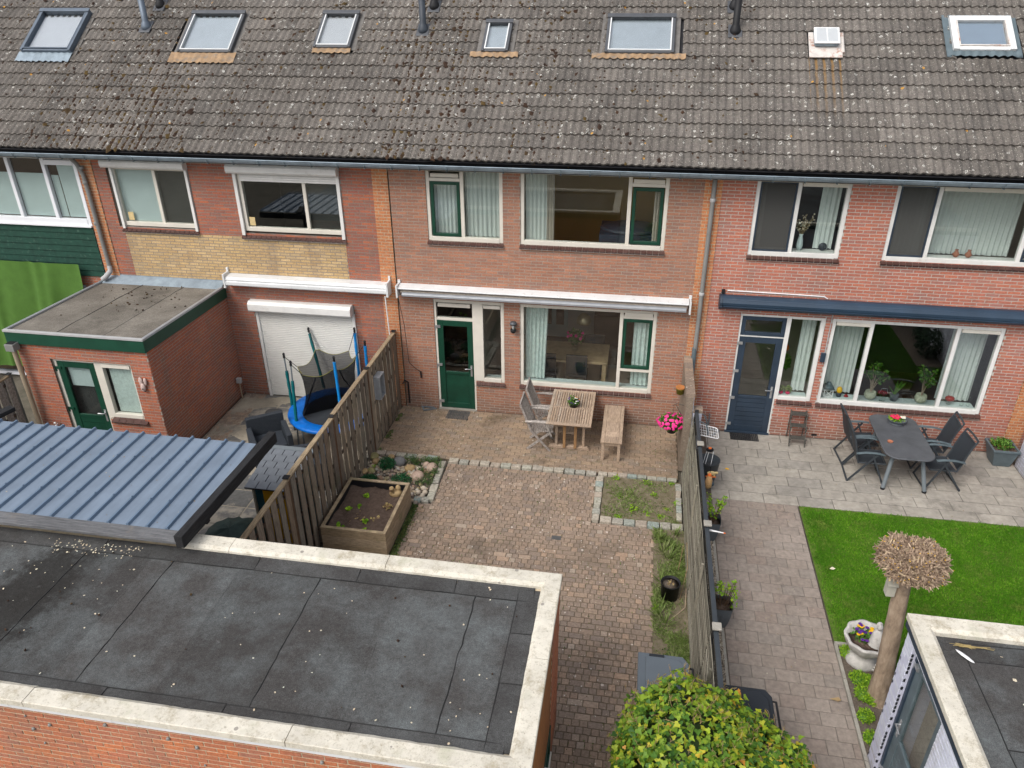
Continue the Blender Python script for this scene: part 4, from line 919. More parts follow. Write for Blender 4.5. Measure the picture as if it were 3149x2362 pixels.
m = MB(); m.box(-3.93, -3.865, -.035, .018, 3.76, 5.06); m.build('shutter_rail', 'white_paint', w); m = MB(); m.box(-1.79, -1.725, -.035, .018, 3.76, 5.06); m.build('shutter_rail', 'white_paint', w)
sill(HL, -6.62, -4.89, 3.785); sill(HL, -3.95, -1.71, 3.755)
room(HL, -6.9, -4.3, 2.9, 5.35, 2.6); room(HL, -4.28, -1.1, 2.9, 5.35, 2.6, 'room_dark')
def blind(x0, x1, z0, z1, label, mat='blind_pale', y=.10, group=None):
    m = MB(); m.box(x0, x1, y, y+.004, z0, z1); return one(m, 'window_blind', mat, label, 'blind', group)
blind(-6.53, -5.71, 3.93, 4.99, 'pale green roller blind in the left pane of the upstairs window nearest the left downpipe')
blind(-5.63, -4.98, 3.93, 4.99, 'dark grey pleated blind in the right pane beside the pale green roller blind', 'dark_screen')
blind(-2.45, -1.82, 3.93, 4.85, 'dark grey pleated blind in the right pane of the upstairs window above the trampoline', 'dark_screen')
for i, (x, w_) in enumerate(((-6.38, 'first'), (-3.68, 'second'))):
    m = MB(); m.box(x-.08, x+.04, .045, .05, 3.95, 4.12); one(m, 'window_sticker', 'leaf_bright' if False else 'pale_yellow', 'pale yellow sticker in the lower left corner of the %s upstairs window' % ('pale blinded' if i == 0 else 'wide dark'), 'sticker')
# roller shutter at ground level
shutter_box(HL, -4.02, -1.74, 2.13, 2.35, .20)
m = MB(); m.box(-3.96, -3.90, -.03, .02, 0, 2.13); m.build('shutter_rail', 'white_paint', HL); m = MB(); m.box(-1.78, -1.72, -.03, .02, 0, 2.13); m.build('shutter_rail', 'white_paint', HL)
m = MB(); m.box(-3.90, -1.78, .012, .03, .01, 2.13); sh = m.build('roller_shutter', 'shutter', HL)
nz = 48; P = np.array([(-2.84, .004, .015+2.1*(k+.5)/nz) for k in range(nz)])
pieces(sh, 'shutter_slat', 'x', [(-1.06,.008,-.5),(1.06,.008,-.5),(1.06,-.006,-.3),(-1.06,-.006,-.3),(-1.06,-.006,.25),(1.06,-.006,.25),(1.06,.008,.42),(-1.06,.008,.42)], [(0,1,2,3),(3,2,5,4),(4,5,6,7)], mats_from(P, (1,0,0), (0,1,0), (0,0,2.1/nz)), 'shutter', 300)
t = thing('awning', 'closed white cassette awning on the wall above the white roller shutter', 'awning', (-2.7, 0, 2.8))
m = MB(); ridged(m, -4.40, -.90, [(0, 2.70), (-.20, 2.70), (-.24, 2.73), (-.24, 2.80), (-.22, 2.81), (-.22, 2.83), (-.235, 2.84), (-.20, 2.895), (0, 2.91)]); m.build('cassette', 'cassette_white', t, .005)
for x in (-4.44, -.90): m = MB(); m.box(x, x+.04, -.25, 0, 2.66, 2.96); m.box(x, x+.04, -.05, 0, 2.96, 3.04); m.build('end_bracket', 'cassette_white', t, .004)
m = MB(); m.tube([(-.93, -.24, 2.68), (-.92, -.22, 2.0), (-.9, -.2, 1.3)], .012, 6); m.build('crank_rod', 'white', t)

# flat extension (part of the left house)
EX0, EX1, EYF = -7.30, -4.58, -2.93
def ez(y): return 2.60+(-y)/2.93*.10
hE = [(-6.62, -4.98, .95, 2.16), (-6.62, -5.72, 0, 2.16)]
brickwork(HL, wallM((0, EYF, 0), 0), EX0+.05, EX1-.008, 0, 2.50, hE, 'brick_extension', 'mortar', name='extension_front_wall')
brickwork(HL, wallM((EX1, EYF+.008, 0), pi/2), 0, 2.92, 0, 2.45, [], 'brick_extension', 'mortar', name='extension_side_wall')
Mw = Matrix.Translation((0, EYF, 0))
for obj_x in (1,):
    m = MB(); m.box(-6.62, -6.56, .05, .14, 0, 2.16, Mw); m.box(-5.78, -5.62, .05, .14, 0, 2.16, Mw); m.box(-5.04, -4.98, .05, .14, .95, 2.16, Mw); m.box(-6.56, -5.78, .052, .14, 2.10, 2.16, Mw); m.box(-5.62, -5.04, .052, .14, 2.09, 2.16, Mw); m.box(-5.62, -5.04, .04, .14, .95, 1.04, Mw)
    dfr = m.build('door_frame', 'cream_paint', HL, .006); m = MB(); m.box(-5.58, -5.08, .09, .096, 1.05, 2.08, Mw); m.build('pane', 'glass', dfr); m = MB(); m.box(-5.62, -5.04, .03, .05, 2.04, 2.11, Mw); m.build('vent', 'cream_paint', dfr)
door(HL, -6.56, -5.78, .03, 2.10, .13, .95, 'green_paint', panel_boards=True, hinges='green_paint', M=Mw @ Matrix.Translation((0, .03, 0)), glass='glass')
m = MB(); m.box(-6.42, -5.92, EYF+.13, EYF+.134, 1.55, 2.0); one(m, 'door_blind', 'blind_pale', 'short pale blind in the top half of the green extension door', 'blind')
m = MB(); m.box(-5.56, -5.06, EYF+.14, EYF+.144, 1.05, 2.08); one(m, 'window_blind', 'curtain_green', 'pale green blind filling the narrow window beside the green extension door', 'blind')
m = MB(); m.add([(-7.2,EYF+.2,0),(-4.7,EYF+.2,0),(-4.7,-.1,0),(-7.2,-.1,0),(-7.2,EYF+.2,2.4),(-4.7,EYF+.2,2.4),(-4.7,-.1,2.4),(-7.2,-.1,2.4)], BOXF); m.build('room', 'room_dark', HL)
n = 5; P = np.array([(-5.66+(i+.5)*.75/n, EYF-.012, .93) for i in range(n)]); s = MB().box(-5.66, -4.93, EYF-.04, EYF+.04, .87, .915).build('window_sill', 'sill_joint', HL)
d = Vector((0, .09, .04)).normalized(); pieces(s, 'sill_tile', 'x', boxv(-.5, .5, -.06, .06, -.02, .014), BOXF, mats_from(P, (.143, 0, 0), tuple(d), tuple(Vector((1,0,0)).cross(d))), 'sill_tile', 50)
# fascia, trim, felt
FX0, FX1, FY = EX0-.06, EX1+.03, EYF-.06
def slab(mb, pts, zf, t):
    n = len(pts); mb.add([(x, y, zf(y)-t) for x, y in pts]+[(x, y, zf(y)) for x, y in pts], [tuple(range(n))[::-1], tuple(range(n, 2*n))]+[(i, (i+1) % n, n+(i+1) % n, n+i) for i in range(n)])
def wedge(name, x0, x1, y0, y1, zlo, zhi, mat, bev=.004):
    m = MB(); m.add([(x0,y0,ez(y0)+zlo),(x1,y0,ez(y0)+zlo),(x1,y1,ez(y1)+zlo),(x0,y1,ez(y1)+zlo),(x0,y0,ez(y0)+zhi),(x1,y0,ez(y0)+zhi),(x1,y1,ez(y1)+zhi),(x0,y1,ez(y1)+zhi)], BOXF); return m.build(name, mat, HL, bev)
wedge('fascia_board', FX0, FX1, FY, FY+.03, -.25, -.005, 'green_fascia'); wedge('fascia_board', FX1-.03, FX1, FY+.03, -.02, -.25, -.005, 'green_fascia'); wedge('fascia_board', FX0, FX0+.03, FY+.03, -.02, -.25, -.005, 'green_fascia')
wedge('roof_trim', FX0-.01, FX1+.01, FY-.015, FY+.05, -.012, .03, 'zinc_trim' if 'zinc_trim' in MATS else 'pipe_pale'); wedge('roof_trim', FX1-.05, FX1+.012, FY+.05, -.02, -.012, .03, 'aluminium'); wedge('roof_trim', FX0-.012, FX0+.05, FY+.05, -.02, -.012, .03, 'aluminium')
wedge('flat_roof', FX0+.03, FX1-.03, FY+.03, -.01, -.20, -.012, 'felt_brown', 0)
fr = [o for o in HL.children if o.name.startswith('flat_roof')][0]
for i, (a, b_) in enumerate(((FX0+.06, -6.35), (-6.35, -5.4), (-5.4, FX1-.06))):
    m = MB(); m.add([(a,FY+.06,ez(FY)-.006+.003*i),(b_+.01,FY+.06,ez(FY)-.006+.003*i),(b_+.01,-.05,ez(0)-.006+.003*i),(a,-.05,ez(0)-.006+.003*i)], [(0,1,2,3)]); m.build('felt_sheet', 'felt_brown', fr)
for xx in (-6.35, -5.4):
    m = MB(); m.tube([(xx+RNG.normal(0, .006), FY+.08-(FY+.15)*k/14, ez(FY+.08-(FY+.15)*k/14)) for k in range(15)], .006, 5); m.build('seam', 'felt_edge', fr)
m = MB(); m.add([(FX0,-.22,2.60),(FX1,-.22,2.60),(FX1,-.015,2.72),(FX0,-.015,2.72),(FX0,-.012,2.74),(FX1,-.012,2.74)], [(0,1,2,3),(3,2,5,4)]); m.build('lead_flashing', 'zinc', HL)
n = 60; x, y, z = rand_rot(n); s = RNG.uniform(.008, .035, (n, 1)); P = np.c_[RNG.normal(-5.9, .5, n), RNG.normal(-1.0, .5, n), np.zeros(n)]; P = P[(P[:,1] < -.15) & (P[:,1] > -2.7) & (P[:,0] < -4.7)]; n = len(P); P[:,2] = ez(-1)+.002+(-P[:,1]-1)*.034
joined(HL, 'fallen_moss', OCT, OCTF, mats_from(P, x[:n]*s[:n], y[:n]*s[:n], z[:n]*s[:n]*.5), 'moss', RNG.random(n), kind='stuff')
t = thing('downpipe', 'tan downpipe with a square grey hopper on the corner of the green edged extension', 'downpipe', (-7.22, -3.05, 0))
m = MB(); m.tube([(-7.20, -3.06, 2.35), (-7.20, -3.06, 0)], .045, 12); m.build('pipe', 'pipe_tan', t)
m = MB(); m.box(-7.30, -7.12, -3.14, -2.98, 2.36, 2.50); m.build('hopper', 'pipe_grey', t, .006); m = MB(); m.box(-7.28, -7.14, -3.12, -3.0, 2.505, 2.51); m.build('hopper_mouth', 'black', t)
t = thing('wall_decoration', 'small pinkish animal head ornament on the extension wall right of the narrow window', 'ornament', (-4.78, EYF, 1.8))
m = MB(); m.ell((-4.80, EYF-.04, 1.72), (.05, .04, .09), 10, 7); m.build('muzzle', 'pinkish', t); m = MB(); m.ell((-4.83, EYF-.03, 1.84), (.045, .02, .09), 8, 6); m.ell((-4.74, EYF-.03, 1.84), (.035, .02, .08), 8, 6); m.build('ears', 'pinkish', t)
m = MB(); m.ell((-4.79, EYF-.08, 1.71), (.012,)*3, 6, 4); m.ell((-4.75, EYF-.07, 1.66), (.012,)*3, 6, 4); m.build('eyes', 'black', t)
t = thing('garden_tap', 'white and brown outdoor tap low on the extension wall beside the tan downpipe', 'tap', (-6.95, EYF, .55))
m = MB(); m.tube([(-6.93, EYF, .7), (-6.93, EYF-.08, .7), (-6.93, EYF-.09, .62)], .016, 8); m.ell((-6.93, EYF-.05, .76), (.03, .02, .02), 8, 5); m.build('spout', 'white', t); m = MB(); m.tube([(-6.84, EYF-.02, .74), (-6.84, EYF-.05, .68), (-6.80, EYF-.03, .5)], .013, 8); m.build('pipe', 'iron', t)
t = thing('outdoor_socket', 'grey socket box on a short pale post beside the extension side wall', 'socket', (-4.50, -.28, 0))
m = MB(); m.tube([(-4.50, -.28, 0), (-4.50, -.28, .42)], .014, 6); m.build('post', 'pipe_tan', t); m = MB(); m.box(-4.55, -4.44, -.33, -.25, .42, .54); m.build('socket_box', 'pipe_pale', t, .008)

# ---- far left house
HF = house('leftmost row house with white windows above dark green cladding boards', -13.2, -7.0, 22, 0); HF['x0'] = -13.19
brickwork(HF, FACE, -13.2, -7.30, 0, WT, [(-13.3, -7.33, 2.66, 5.3), (-12.0, -7.9, 0, 2.42)], 'brick_extension', 'mortar')
brickwork(HF, wallM((0,-.02,0), 0), -7.30, -6.98, 0, WT, [], 'brick_orange', 'mortar_sand', name='pilaster', nsingle=90, pu=.16)
roof(HF, -6.98-22*TW, 22, [(-9.26,-8.09,2.4,3.8)]); HF['x0'] = -6.98-22*TW
skylight(HF, -9.27, -8.09, 2.55, 3.77, frame='velux_blue', inner='velux_blue', apron='zinc', wide=.06, al=.24, blind='pvc_white', h=.15)
gutter_run(HF, -13.2, -7.002)
m = frame_bars(-13.0, -7.33, 3.80, 5.25, .08, -.01, .08, muls=(-11.4, -10.55, -9.75, -8.93, -8.10), wb=.13); w = m.build('window', 'pvc_white', HF, .006)
xs = [-12.9, -11.4, -10.55, -9.75, -8.93, -8.10, -7.33]
for i in range(6): pane(w, xs[i]+.05, xs[i+1]-.05, 3.94, 5.16, y=.05)
strip(w, -8.05, -7.40, 5.05, 5.15, mat='pvc_white', y0=-.02); m = MB(); m.box(-13, -7.33, -.06, .0, 3.77, 3.80); m.build('outer_sill', 'pvc_white', w)
room(HF, -13, -7.35, 2.9, 5.35, 2.6, 'room_brown')
for i, (a, b_, zt, lab) in enumerate(((-9.7, -8.98, 4.85, 'pale frosted blind in the second pane from the left edge of the white window'), (-8.88, -8.15, 4.85, 'pale frosted blind in the white window pane next to the one with a grey vent'), (-7.86, -7.38, 5.08, 'pale frosted blind in the white window pane nearest the left downpipe'), (-8.05, -7.88, 4.82, 'slanting strip of pale film beside the blind nearest the left downpipe'))):
    blind(a, b_, 3.95, zt, lab, y=.085)
cl = MB().box(-13.2, -7.335, .03, .05, 2.66, 3.80).build('cladding', 'green_boards', HF)
for k in range(8):
    z0 = 2.66+k*.1385; m = MB(); m.add([(-13.2,-.022,z0),(-7.335,-.022,z0),(-7.335,.02,z0),(-13.2,.02,z0),(-13.2,-.004,z0+.136),(-7.335,-.004,z0+.136),(-7.335,.02,z0+.136),(-13.2,.02,z0+.136)], BOXF); m.build('cladding_board', 'green_boards', cl)
m = MB(); m.box(-12.0, -11.9, .0, .09, 0, 2.42); m.box(-8.0, -7.9, .0, .09, 0, 2.42); m.box(-11.9, -8.0, .001, .09, 2.33, 2.42); m.box(-10.0, -9.9, .0, .09, 0, 2.33); m.box(-11.9, -8, .0, .09, 0, .08); w = m.build('garden_door', 'pvc_white', HF)
pane(w, -11.9, -10.0, .08, 2.33, 'glass_dark'); pane(w, -9.9, -8.0, .08, 2.33, 'glass_dark'); room(HF, -12.2, -7.6, -.02, 2.6, 3, 'room_dark')
m = MB(); nx, nz = 90, 14; vs = []
for j in range(nz+1):
    for i in range(nx+1):
        t_ = j/nz; x = -11.4+(3.6)*i/nx; drop = 2.35+(.18 if x < -9 else 0)
        if x > -8.1: drop = 2.35
        q = -7.80-(-.0)-(.25*t_*t_ if True else 0)
        x = -11.4+(q+11.4)*i/nx+.03*sin(i*.5)*t_
        vs.append((x, -.16-.05*t_+.075*(.15+t_)*sin(i*.17+1.6*sin(i*.09)+t_*1.2)+.018*sin(i*.47+t_*4+sin(i*.2)*2)-.25*t_*t_*(1-i/nx)*.3, 2.97-drop*t_*(1.03 if i < 40 else 1)))
m.add(vs, [(j*(nx+1)+i, j*(nx+1)+i+1, (j+1)*(nx+1)+i+1, (j+1)*(nx+1)+i) for j in range(nz) for i in range(nx)], smooth=True)
one(m, 'green_cloth', 'green_cloth', 'large bright green cloth hung over the dark green cladding as a sunshade', 'cloth')
t = thing('downpipe', 'grey downpipe on the orange pilaster beside the white window at the far left', 'downpipe', (-7.15, -.05, 0), 'grey roof downpipes')
m = MB(); m.tube([(-7.24, -.25, 5.28), (-7.22, -.12, 5.12), (-7.17, -.08, 4.9), (-7.16, -.08, 4.7), (-7.13, -.08, 2.9)], .042, 12); m.build('pipe', 'pipe_grey', t)
for z in (5.0, 4.7, 3.85): m = MB(); m.lathe([(.046, 0), (.052, .01), (.052, .05), (.046, .06)], 12, (-7.165, -.08, z)); m.build('collar', 'pipe_grey', t)
m = MB(); m.tube([(-7.13, -.08, 2.95), (-7.12, -.10, 2.84), (-7.2, -.18, 2.74), (-7.28, -.2, 2.68)], .052, 12); m.build('spout', 'pipe_pale', t)

# ---- right house
HR = house('right row house of bright red brick with dark blue door and rounded blue awning', 5.47, 11.70, 22, 0); HR['x0'] = 5.47
hR = [(6.06, 7.66, 3.82, 5.25), (8.40, 11.0, 3.83, 5.25), (6.11, 7.68, .83, 2.651), (6.11, 7.0, 0, 2.651), (7.80, 10.83, .82, 2.655), (7.84, 7.95, .04, .10)]
brickwork(HR, FACE, 5.47, 11.40, 0, WT, hR, 'brick_right', 'mortar_light')
brickwork(HR, wallM((0,-.02,0), 0), 11.40, 11.70, 0, WT, [], 'brick_orange', 'mortar_sand', name='pilaster', nsingle=60, pu=.16)
roof(HR, 5.47, 22, [(7.0,7.42,2.75,3.2), (9.38,10.42,2.8,3.66)])
skylight(HR, 9.38, 10.42, 2.80, 3.64, frame='cassette_white', inner='rusty_white', apron='zinc_dark', wide=.10, blind='blind_blue', h=.12, top=False, fr=.10)
m = MB(); roofbox(m, 9.27, 9.38, 2.66, 3.66, .045, .06); roofbox(m, 10.42, 10.52, 2.66, 3.66, .045, .06); m.build('side_flashing', 'zinc_dark', HR)
gutter_run(HR, 5.472, 11.7)
# dome roof light
dm = MB(); roofbox(dm, 6.90, 7.48, 2.60, 3.24, .060, .078); dmo = dm.build('roof_dome', 'rusty_white', HR)
m = MB(); roofbox(m, 6.98, 7.42, 2.84, 3.24, .078, .17); m.build('curb', 'zinc', dmo, .05)
m = MB(); roofbox(m, 6.975, 7.425, 2.835, 3.245, .17, .19); m.build('rim', 'white', dmo, .05)
m = MB(); roofbox(m, 7.01, 7.19, 2.87, 3.21, .185, .20); roofbox(m, 7.21, 7.39, 2.87, 3.21, .185, .20); m.build('pane', 'skylight_glass', dmo, .01)
m = MB(); m.tube([rp(7.50, 2.72, .06), rp(7.50, 3.22, .06)], .03, 8); m.build('rusty_edge', 'rusty_white', dmo)
w = win(HR, 6.06, 7.66, 3.82, 5.25, 'white_paint', muls=(6.80,)); sash(w, 6.13, 6.76, 3.905, 5.18, 'navy_paint', .028, glass='glass'); pane(w, 6.84, 7.59, 3.905, 5.18); strip(w, 6.84, 7.59, 5.11, 5.18)
m = MB(); m.box(6.16, 6.73, .03, .034, 3.935, 5.15); m.build('insect_screen', 'insect_mesh', w)
w = win(HR, 8.40, 11.0, 3.83, 5.25, 'white_paint', muls=(9.12, 10.65)); sash(w, 8.47, 9.08, 3.915, 5.18, 'navy_paint', .028, glass='glass'); pane(w, 9.16, 10.61, 3.915, 5.18); strip(w, 9.16, 10.61, 5.11, 5.18); sash(w, 10.69, 10.93, 3.915, 5.18, 'navy_paint', .028)
m = MB(); m.box(8.50, 9.05, .03, .034, 3.945, 5.15); m.build('insect_screen', 'insect_mesh', w)
w = win(HR, 7.80, 10.83, .82, 2.655, 'white_paint', muls=(8.53, 10.05)); pane(w, 7.87, 8.49, .905, 2.585); pane(w, 8.57, 10.01, .905, 2.585, 'glass_dark'); pane(w, 10.09, 10.76, .905, 2.585)
strip(w, 7.88, 8.49, 2.52, 2.585); strip(w, 10.10, 10.75, 2.52, 2.585)
m = MB(); m.box(6.11, 6.15, .02, .11, .02, 2.651); m.box(6.975, 7.06, .02, .11, .02, 2.651); m.box(7.60, 7.68, .02, .11, .83, 2.651); m.box(6.15, 6.975, .021, .11, 2.60, 2.651); m.box(6.15, 6.975, .024, .11, 2.165, 2.20); m.box(7.06, 7.60, .021, .11, 2.59, 2.651); m.box(7.06, 7.60, .008, .11, .832, .91)
dfr = m.build('door_frame', 'white_paint', HR, .006); sash(dfr, 6.15, 6.975, 2.20, 2.60, 'navy_paint', .075, glass='glass_dark'); pane(dfr, 7.06, 7.60, .91, 2.59)
door(HR, 6.15, 6.975, .03, 2.165, .13, .86, 'navy_paint', panel_boards=True, nh=4)
m = MB(); m.box(6.11, 7.0, -.04, .2, -.02, .024); m.build('threshold', 'navy_paint', HR)
for a, b_, z in ((6.04, 7.68, 3.815), (8.38, 11.02, 3.825), (7.03, 7.72, .825), (7.78, 10.86, .815)): sill(HR, a, b_, z)
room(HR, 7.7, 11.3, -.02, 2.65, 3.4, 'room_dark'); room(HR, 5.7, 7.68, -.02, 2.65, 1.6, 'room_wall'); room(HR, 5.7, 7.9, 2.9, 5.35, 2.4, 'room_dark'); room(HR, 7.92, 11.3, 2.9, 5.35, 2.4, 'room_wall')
m = MB(); m.box(7.86, 10.78, .12, .36, .845, .88); m.build('inner_sill', 'blind_pale', HR); m = MB(); m.box(7.05, 7.62, .12, .30, .845, .88); m.build('inner_sill', 'blind_pale', HR)
m = MB(); m.box(6.10, 7.62, .12, .30, 3.86, 3.895); m.box(8.45, 10.95, .12, .30, 3.86, 3.895); m.build('inner_sill', 'white_paint', HR)
curtain(7.88, 8.50, .9, 2.52, 'sheer curtain in the left pane of the big plant filled window', y=.40, mat='sheer', amp=.02); curtain(10.10, 10.74, .9, 2.52, 'sheer curtain in the right pane of the big plant filled window', y=.40, mat='sheer', amp=.02)
curtain(7.33, 7.60, .9, 2.56, 'grey green curtain in the side light next to the dark blue door', y=.34, mat='curtain', amp=.02)
curtain(7.25, 7.58, 3.9, 5.15, 'pale curtain right of the dried flower vase upstairs', y=.34, mat='curtain', amp=.02); curtain(6.16, 6.30, 3.9, 5.15, 'narrow pale curtain behind the left insect screen upstairs', y=.34, mat='curtain', amp=.02)
curtain(9.14, 10.62, 3.9, 5.15, 'wide pale curtain in the middle pane of the rightmost upstairs window', y=.36, mat='sheer', amp=.03); curtain(8.48, 9.08, 3.9, 5.15, 'pale curtain behind the screen at the left of the rightmost upstairs window', y=.34, mat='curtain', amp=.02)
t = thing('awning', 'closed dark blue rounded awning above the plant filled window of the right house', 'awning', (8.4, 0, 2.9))
prof = [(-.0, 2.80)]+[(-.13-.125*cos(a)*(-1 if False else 1), 2.93+.135*sin(a)) for a in np.linspace(-pi*.55, pi*.55, 14)]+[(0, 3.02)]
prof = [(0, 2.82), (-.05, 2.80), (-.14, 2.79), (-.20, 2.81), (-.245, 2.86), (-.25, 2.875), (-.235, 2.885), (-.25, 2.90), (-.255, 2.95), (-.23, 3.0), (-.22, 3.005), (-.21, 3.02), (-.16, 3.055), (-.10, 3.06), (0, 3.03)]
m = MB(); ridged(m, 5.70, 11.35, prof); m.build('cassette', 'awning_navy', t)
m = MB(); ridged(m, 5.655, 5.70, [(y*1.05, 2.92+(z-2.92)*1.06) for y, z in prof]); m.build('end_cap', 'navy_paint', t, .006); m = MB(); m.box(5.69, 5.75, -.05, 0, 3.05, 3.13); m.build('bracket', 'black', t)
m = MB(); m.tube([(5.8, -.012, 3.11), (6.9, -.012, 3.10), (7.55, -.012, 3.09), (7.62, -.012, 3.05)], .012, 6); one(m, 'white_cable', 'white', 'white cable clipped to the bricks just above the dark blue awning', 'cable')
t = thing('awning_switch', 'small dark blue control box on the brick between side light and big window', 'switch box', (7.75, 0, 1.85))
m = MB(); m.box(7.70, 7.79, -.05, 0, 1.75, 1.94); m.build('box', 'navy_paint', t, .008); m = MB(); m.tube([(7.77, -.01, 1.94), (7.77, -.01, 2.8)], .01, 6); m.build('conduit', 'pipe_pale', t)
m = MB(); m.box(7.84, 7.95, .02, .03, .04, .10); m.build('air_brick', 'black', HR)
t = thing('downpipe', 'grey zinc downpipe on the orange pilaster between the middle and right houses', 'downpipe', (5.32, -.05, 0), 'grey roof downpipes')
m = MB(); m.tube([(5.32, -.08, 5.26), (5.32, -.08, 1.85)], .042, 12); m.build('pipe', 'pipe_grey', t); m = MB(); m.tube([(5.31, -.08, 1.9), (5.31, -.08, 0)], .047, 12); m.build('boot', 'zinc_dark', t)
for z in (4.8, 3.0): m = MB(); m.lathe([(.044, 0), (.052, .01), (.052, .06), (.044, .07)], 12, (5.32, -.08, z)); m.build('collar', 'pipe_pale', t)

# ---- far right house: only its roof edge and painted side wall show
HX = house('next row house whose tiled roof runs out of the picture at the right', 11.70, 16, 22, 0); HX['x0'] = 11.70
brickwork(HX, FACE, 11.70, 15.5, 0, WT, [], 'brick_left', 'mortar', nsingle=60); roof(HX, 11.69, 14, []); gutter_run(HX, 11.702, 15.5)
t = thing('white_wall', 'white painted brick garden wall at the right edge of the slab terrace', 'wall', (11.6, -1, 0))
brickwork(t, wallM((11.53, -.44, 0), -pi/2), 0, 4.6, 0, 2.1, [], 'brick_white', 'mortar_white', name='wall_face')

flue(-6.66, 3.36, 'blue grey vent pipe standing between the two leftmost skylights', mat='velux_blue', cap='velux_blue'); flue(-6.56, 4.02, 'dark vent pipe at the top edge above the two leftmost skylights', h=.4, mat='black')
flue(-.53, 3.30, 'dark vent pipe left of the smallest skylight', h=.6, mat='pipe_dark', cap='pipe_dark'); flue(-.42, 3.98, 'dark vent pipe at the top edge left of the smallest skylight', h=.4, mat='black')
flue(5.58, 3.30, 'black vent pipe right of the widest skylight', h=.62, mat='black'); flue(5.56, 3.96, 'black vent pipe at the top edge right of the widest skylight', h=.4, mat='black')
# moss in the tile valleys, as real little clumps, densest on the left
def roof_moss():
    P = []; r = RNG
    cols = [(-7.6,3),(-6.9,4),(-6.45,5),(-6.0,6),(-5.5,5),(-5.2,3),(-8.1,2),(-1.2,2),(-.6,6),(-.35,3),(.2,3),(.5,4),(.9,2),(-2.4,1.5),(-3.3,1),(1.6,2),(2.2,1.2),(-4.1,1.5),(3,.8)]
    for x, wgt in cols:
        for _ in range(int(60*wgt)):
            s = abs(r.normal(0, 1.5)) if x < -4 else r.uniform(0, 4.2)
            k = round((x-(-.75))/(TW/2)); xx = -.75+k*TW/2+r.choice([0, 0, 1, -1, 2])*TW/2+r.normal(0, .012); P.append((xx, s))
    for _ in range(1500): P.append((r.uniform(-11, 6), r.uniform(0, 4.6)))
    P = np.array(P)
    for o in ((-9.35,-8.0,2.3,3.9), (-5.75,-4.4,2.3,3.85), (-2.8,-1.85,2.6,3.85), (.5,1.55,2.5,3.6), (2.9,4.7,2.45,3.75)): P = P[~((P[:,0] > o[0]) & (P[:,0] < o[1]) & (P[:,1] > o[2]) & (P[:,1] < o[3]))]
    n = len(P); t = ((P[:,0]+.75)/TW) % 1; hh = .032-.030*((P[:,1] % GA)/GA)+.031*(.5-.5*np.cos(4*pi*t))**1.25
    O = np.array([rp(a, s, h+.004) for (a, s), h in zip(P, hh)]); sz = RNG.gamma(2.2, .0095, n)[:, None]+.006
    th = RNG.uniform(0, 2*pi, n)[:, None]; rx, rs, rn = np.array(RX), np.array(RS), np.array(RN); X = rx*np.cos(th)+rs*np.sin(th); Y = rs*np.cos(th)-rx*np.sin(th)
    joined(None, 'roof_moss', OCT, OCTF, mats_from(O, X*sz*1.2, Y*sz*.8, rn*sz*.8), 'moss', RNG.random(n), kind='stuff')
roof_moss()
# ------------------------------------------------------------------ garages and canopy
GC = thing('garage', 'flat roofed brick garage with pale concrete coping in the left foreground', 'garage', (0, -8.8, 0))
CX, CY0, CY1, CZ = 3.476, -10.0, -7.44, 2.40
brickwork(GC, wallM((0, CY0+.05, 0), 0), -6, CX-.05, .45, CZ-.075, [], 'brick_garage', 'mortar_sand', name='front_wall')
gx = [(.0, 1.75, .28, 2.4)]
brickwork(GC, wallM((CX-.016, CY0+.058, 0), pi/2), 0, 2.45, 0, CZ-.075, gx, 'brick_garage', 'mortar_sand', name='side_wall')
brickwork(GC, wallM((CX-.05, CY1-.05, 0), pi), 0, 9.4, 0, CZ-.075, [], 'brick_garage', 'mortar_sand', name='back_wall', nsingle=0)
Ms = wallM((CX-.016, CY0+.05, 0), pi/2)
m = MB(); m.box(0, 1.72, .004, .04, .80, 2.32, Ms); m.build('timber_panel', 'door_oak', GC, .004)
m = MB(); m.box(0, 1.75, -.006, .05, .70, .78, Ms); m.box(1.69, 1.75, -.006, .05, .28, .70, Ms); m.box(.84, .90, -.006, .05, .28, .70, Ms); m.box(0, 1.69, -.0055, .05, .28, .34, Ms); m.build('door_frame', 'green_paint', GC, .004)
m = MB(); m.box(0, 1.69, .012, .02, .34, .70, Ms); m.build('pane', 'glass_dark', GC); m = MB(); m.box(0, 1.69, .06, .07, .3, .75, Ms); m.build('door_panel', 'black', GC)
m = MB(); m.box(0, 1.78, -.02, .02, .22, .265, Ms); m.build('sill_rail', 'cream_paint', GC)
t = thing('door_handle_bracket', 'white curved grip sticking out from the side door of the left foreground garage', 'handle', (3.45, -8.9, 1.1))
m = MB(); m.tube([(3.46, -8.95, .9), (3.57, -8.95, .9), (3.60, -8.92, .87), (3.60, -8.78, .8), (3.57, -8.75, .77), (3.46, -8.75, .77)], .013, 8); m.build('grip', 'white', t)
m = MB(); m.box(-6, CX-.02, CY0+.012, CY0+.05, CZ-.125, CZ-.06); m.build('fascia', 'cassette_white', GC)
for k, (u, z) in enumerate(((-1.49,2.13),(-1.25,2.05),(-1.46,1.95),(-1.40,1.75),(.30,2.05),(.02,2.12),(.33,1.80),(.37,1.55),(2.2,1.9),(2.24,1.65),(-.62,2.18),(1.55,2.12))):
    m = MB(); m.ell((u, CY0+.045, z), (.02, .018, .02) if k % 3 else (.012,)*3, 10, 6); m.build('wall_plug', 'pipe_grey', GC)
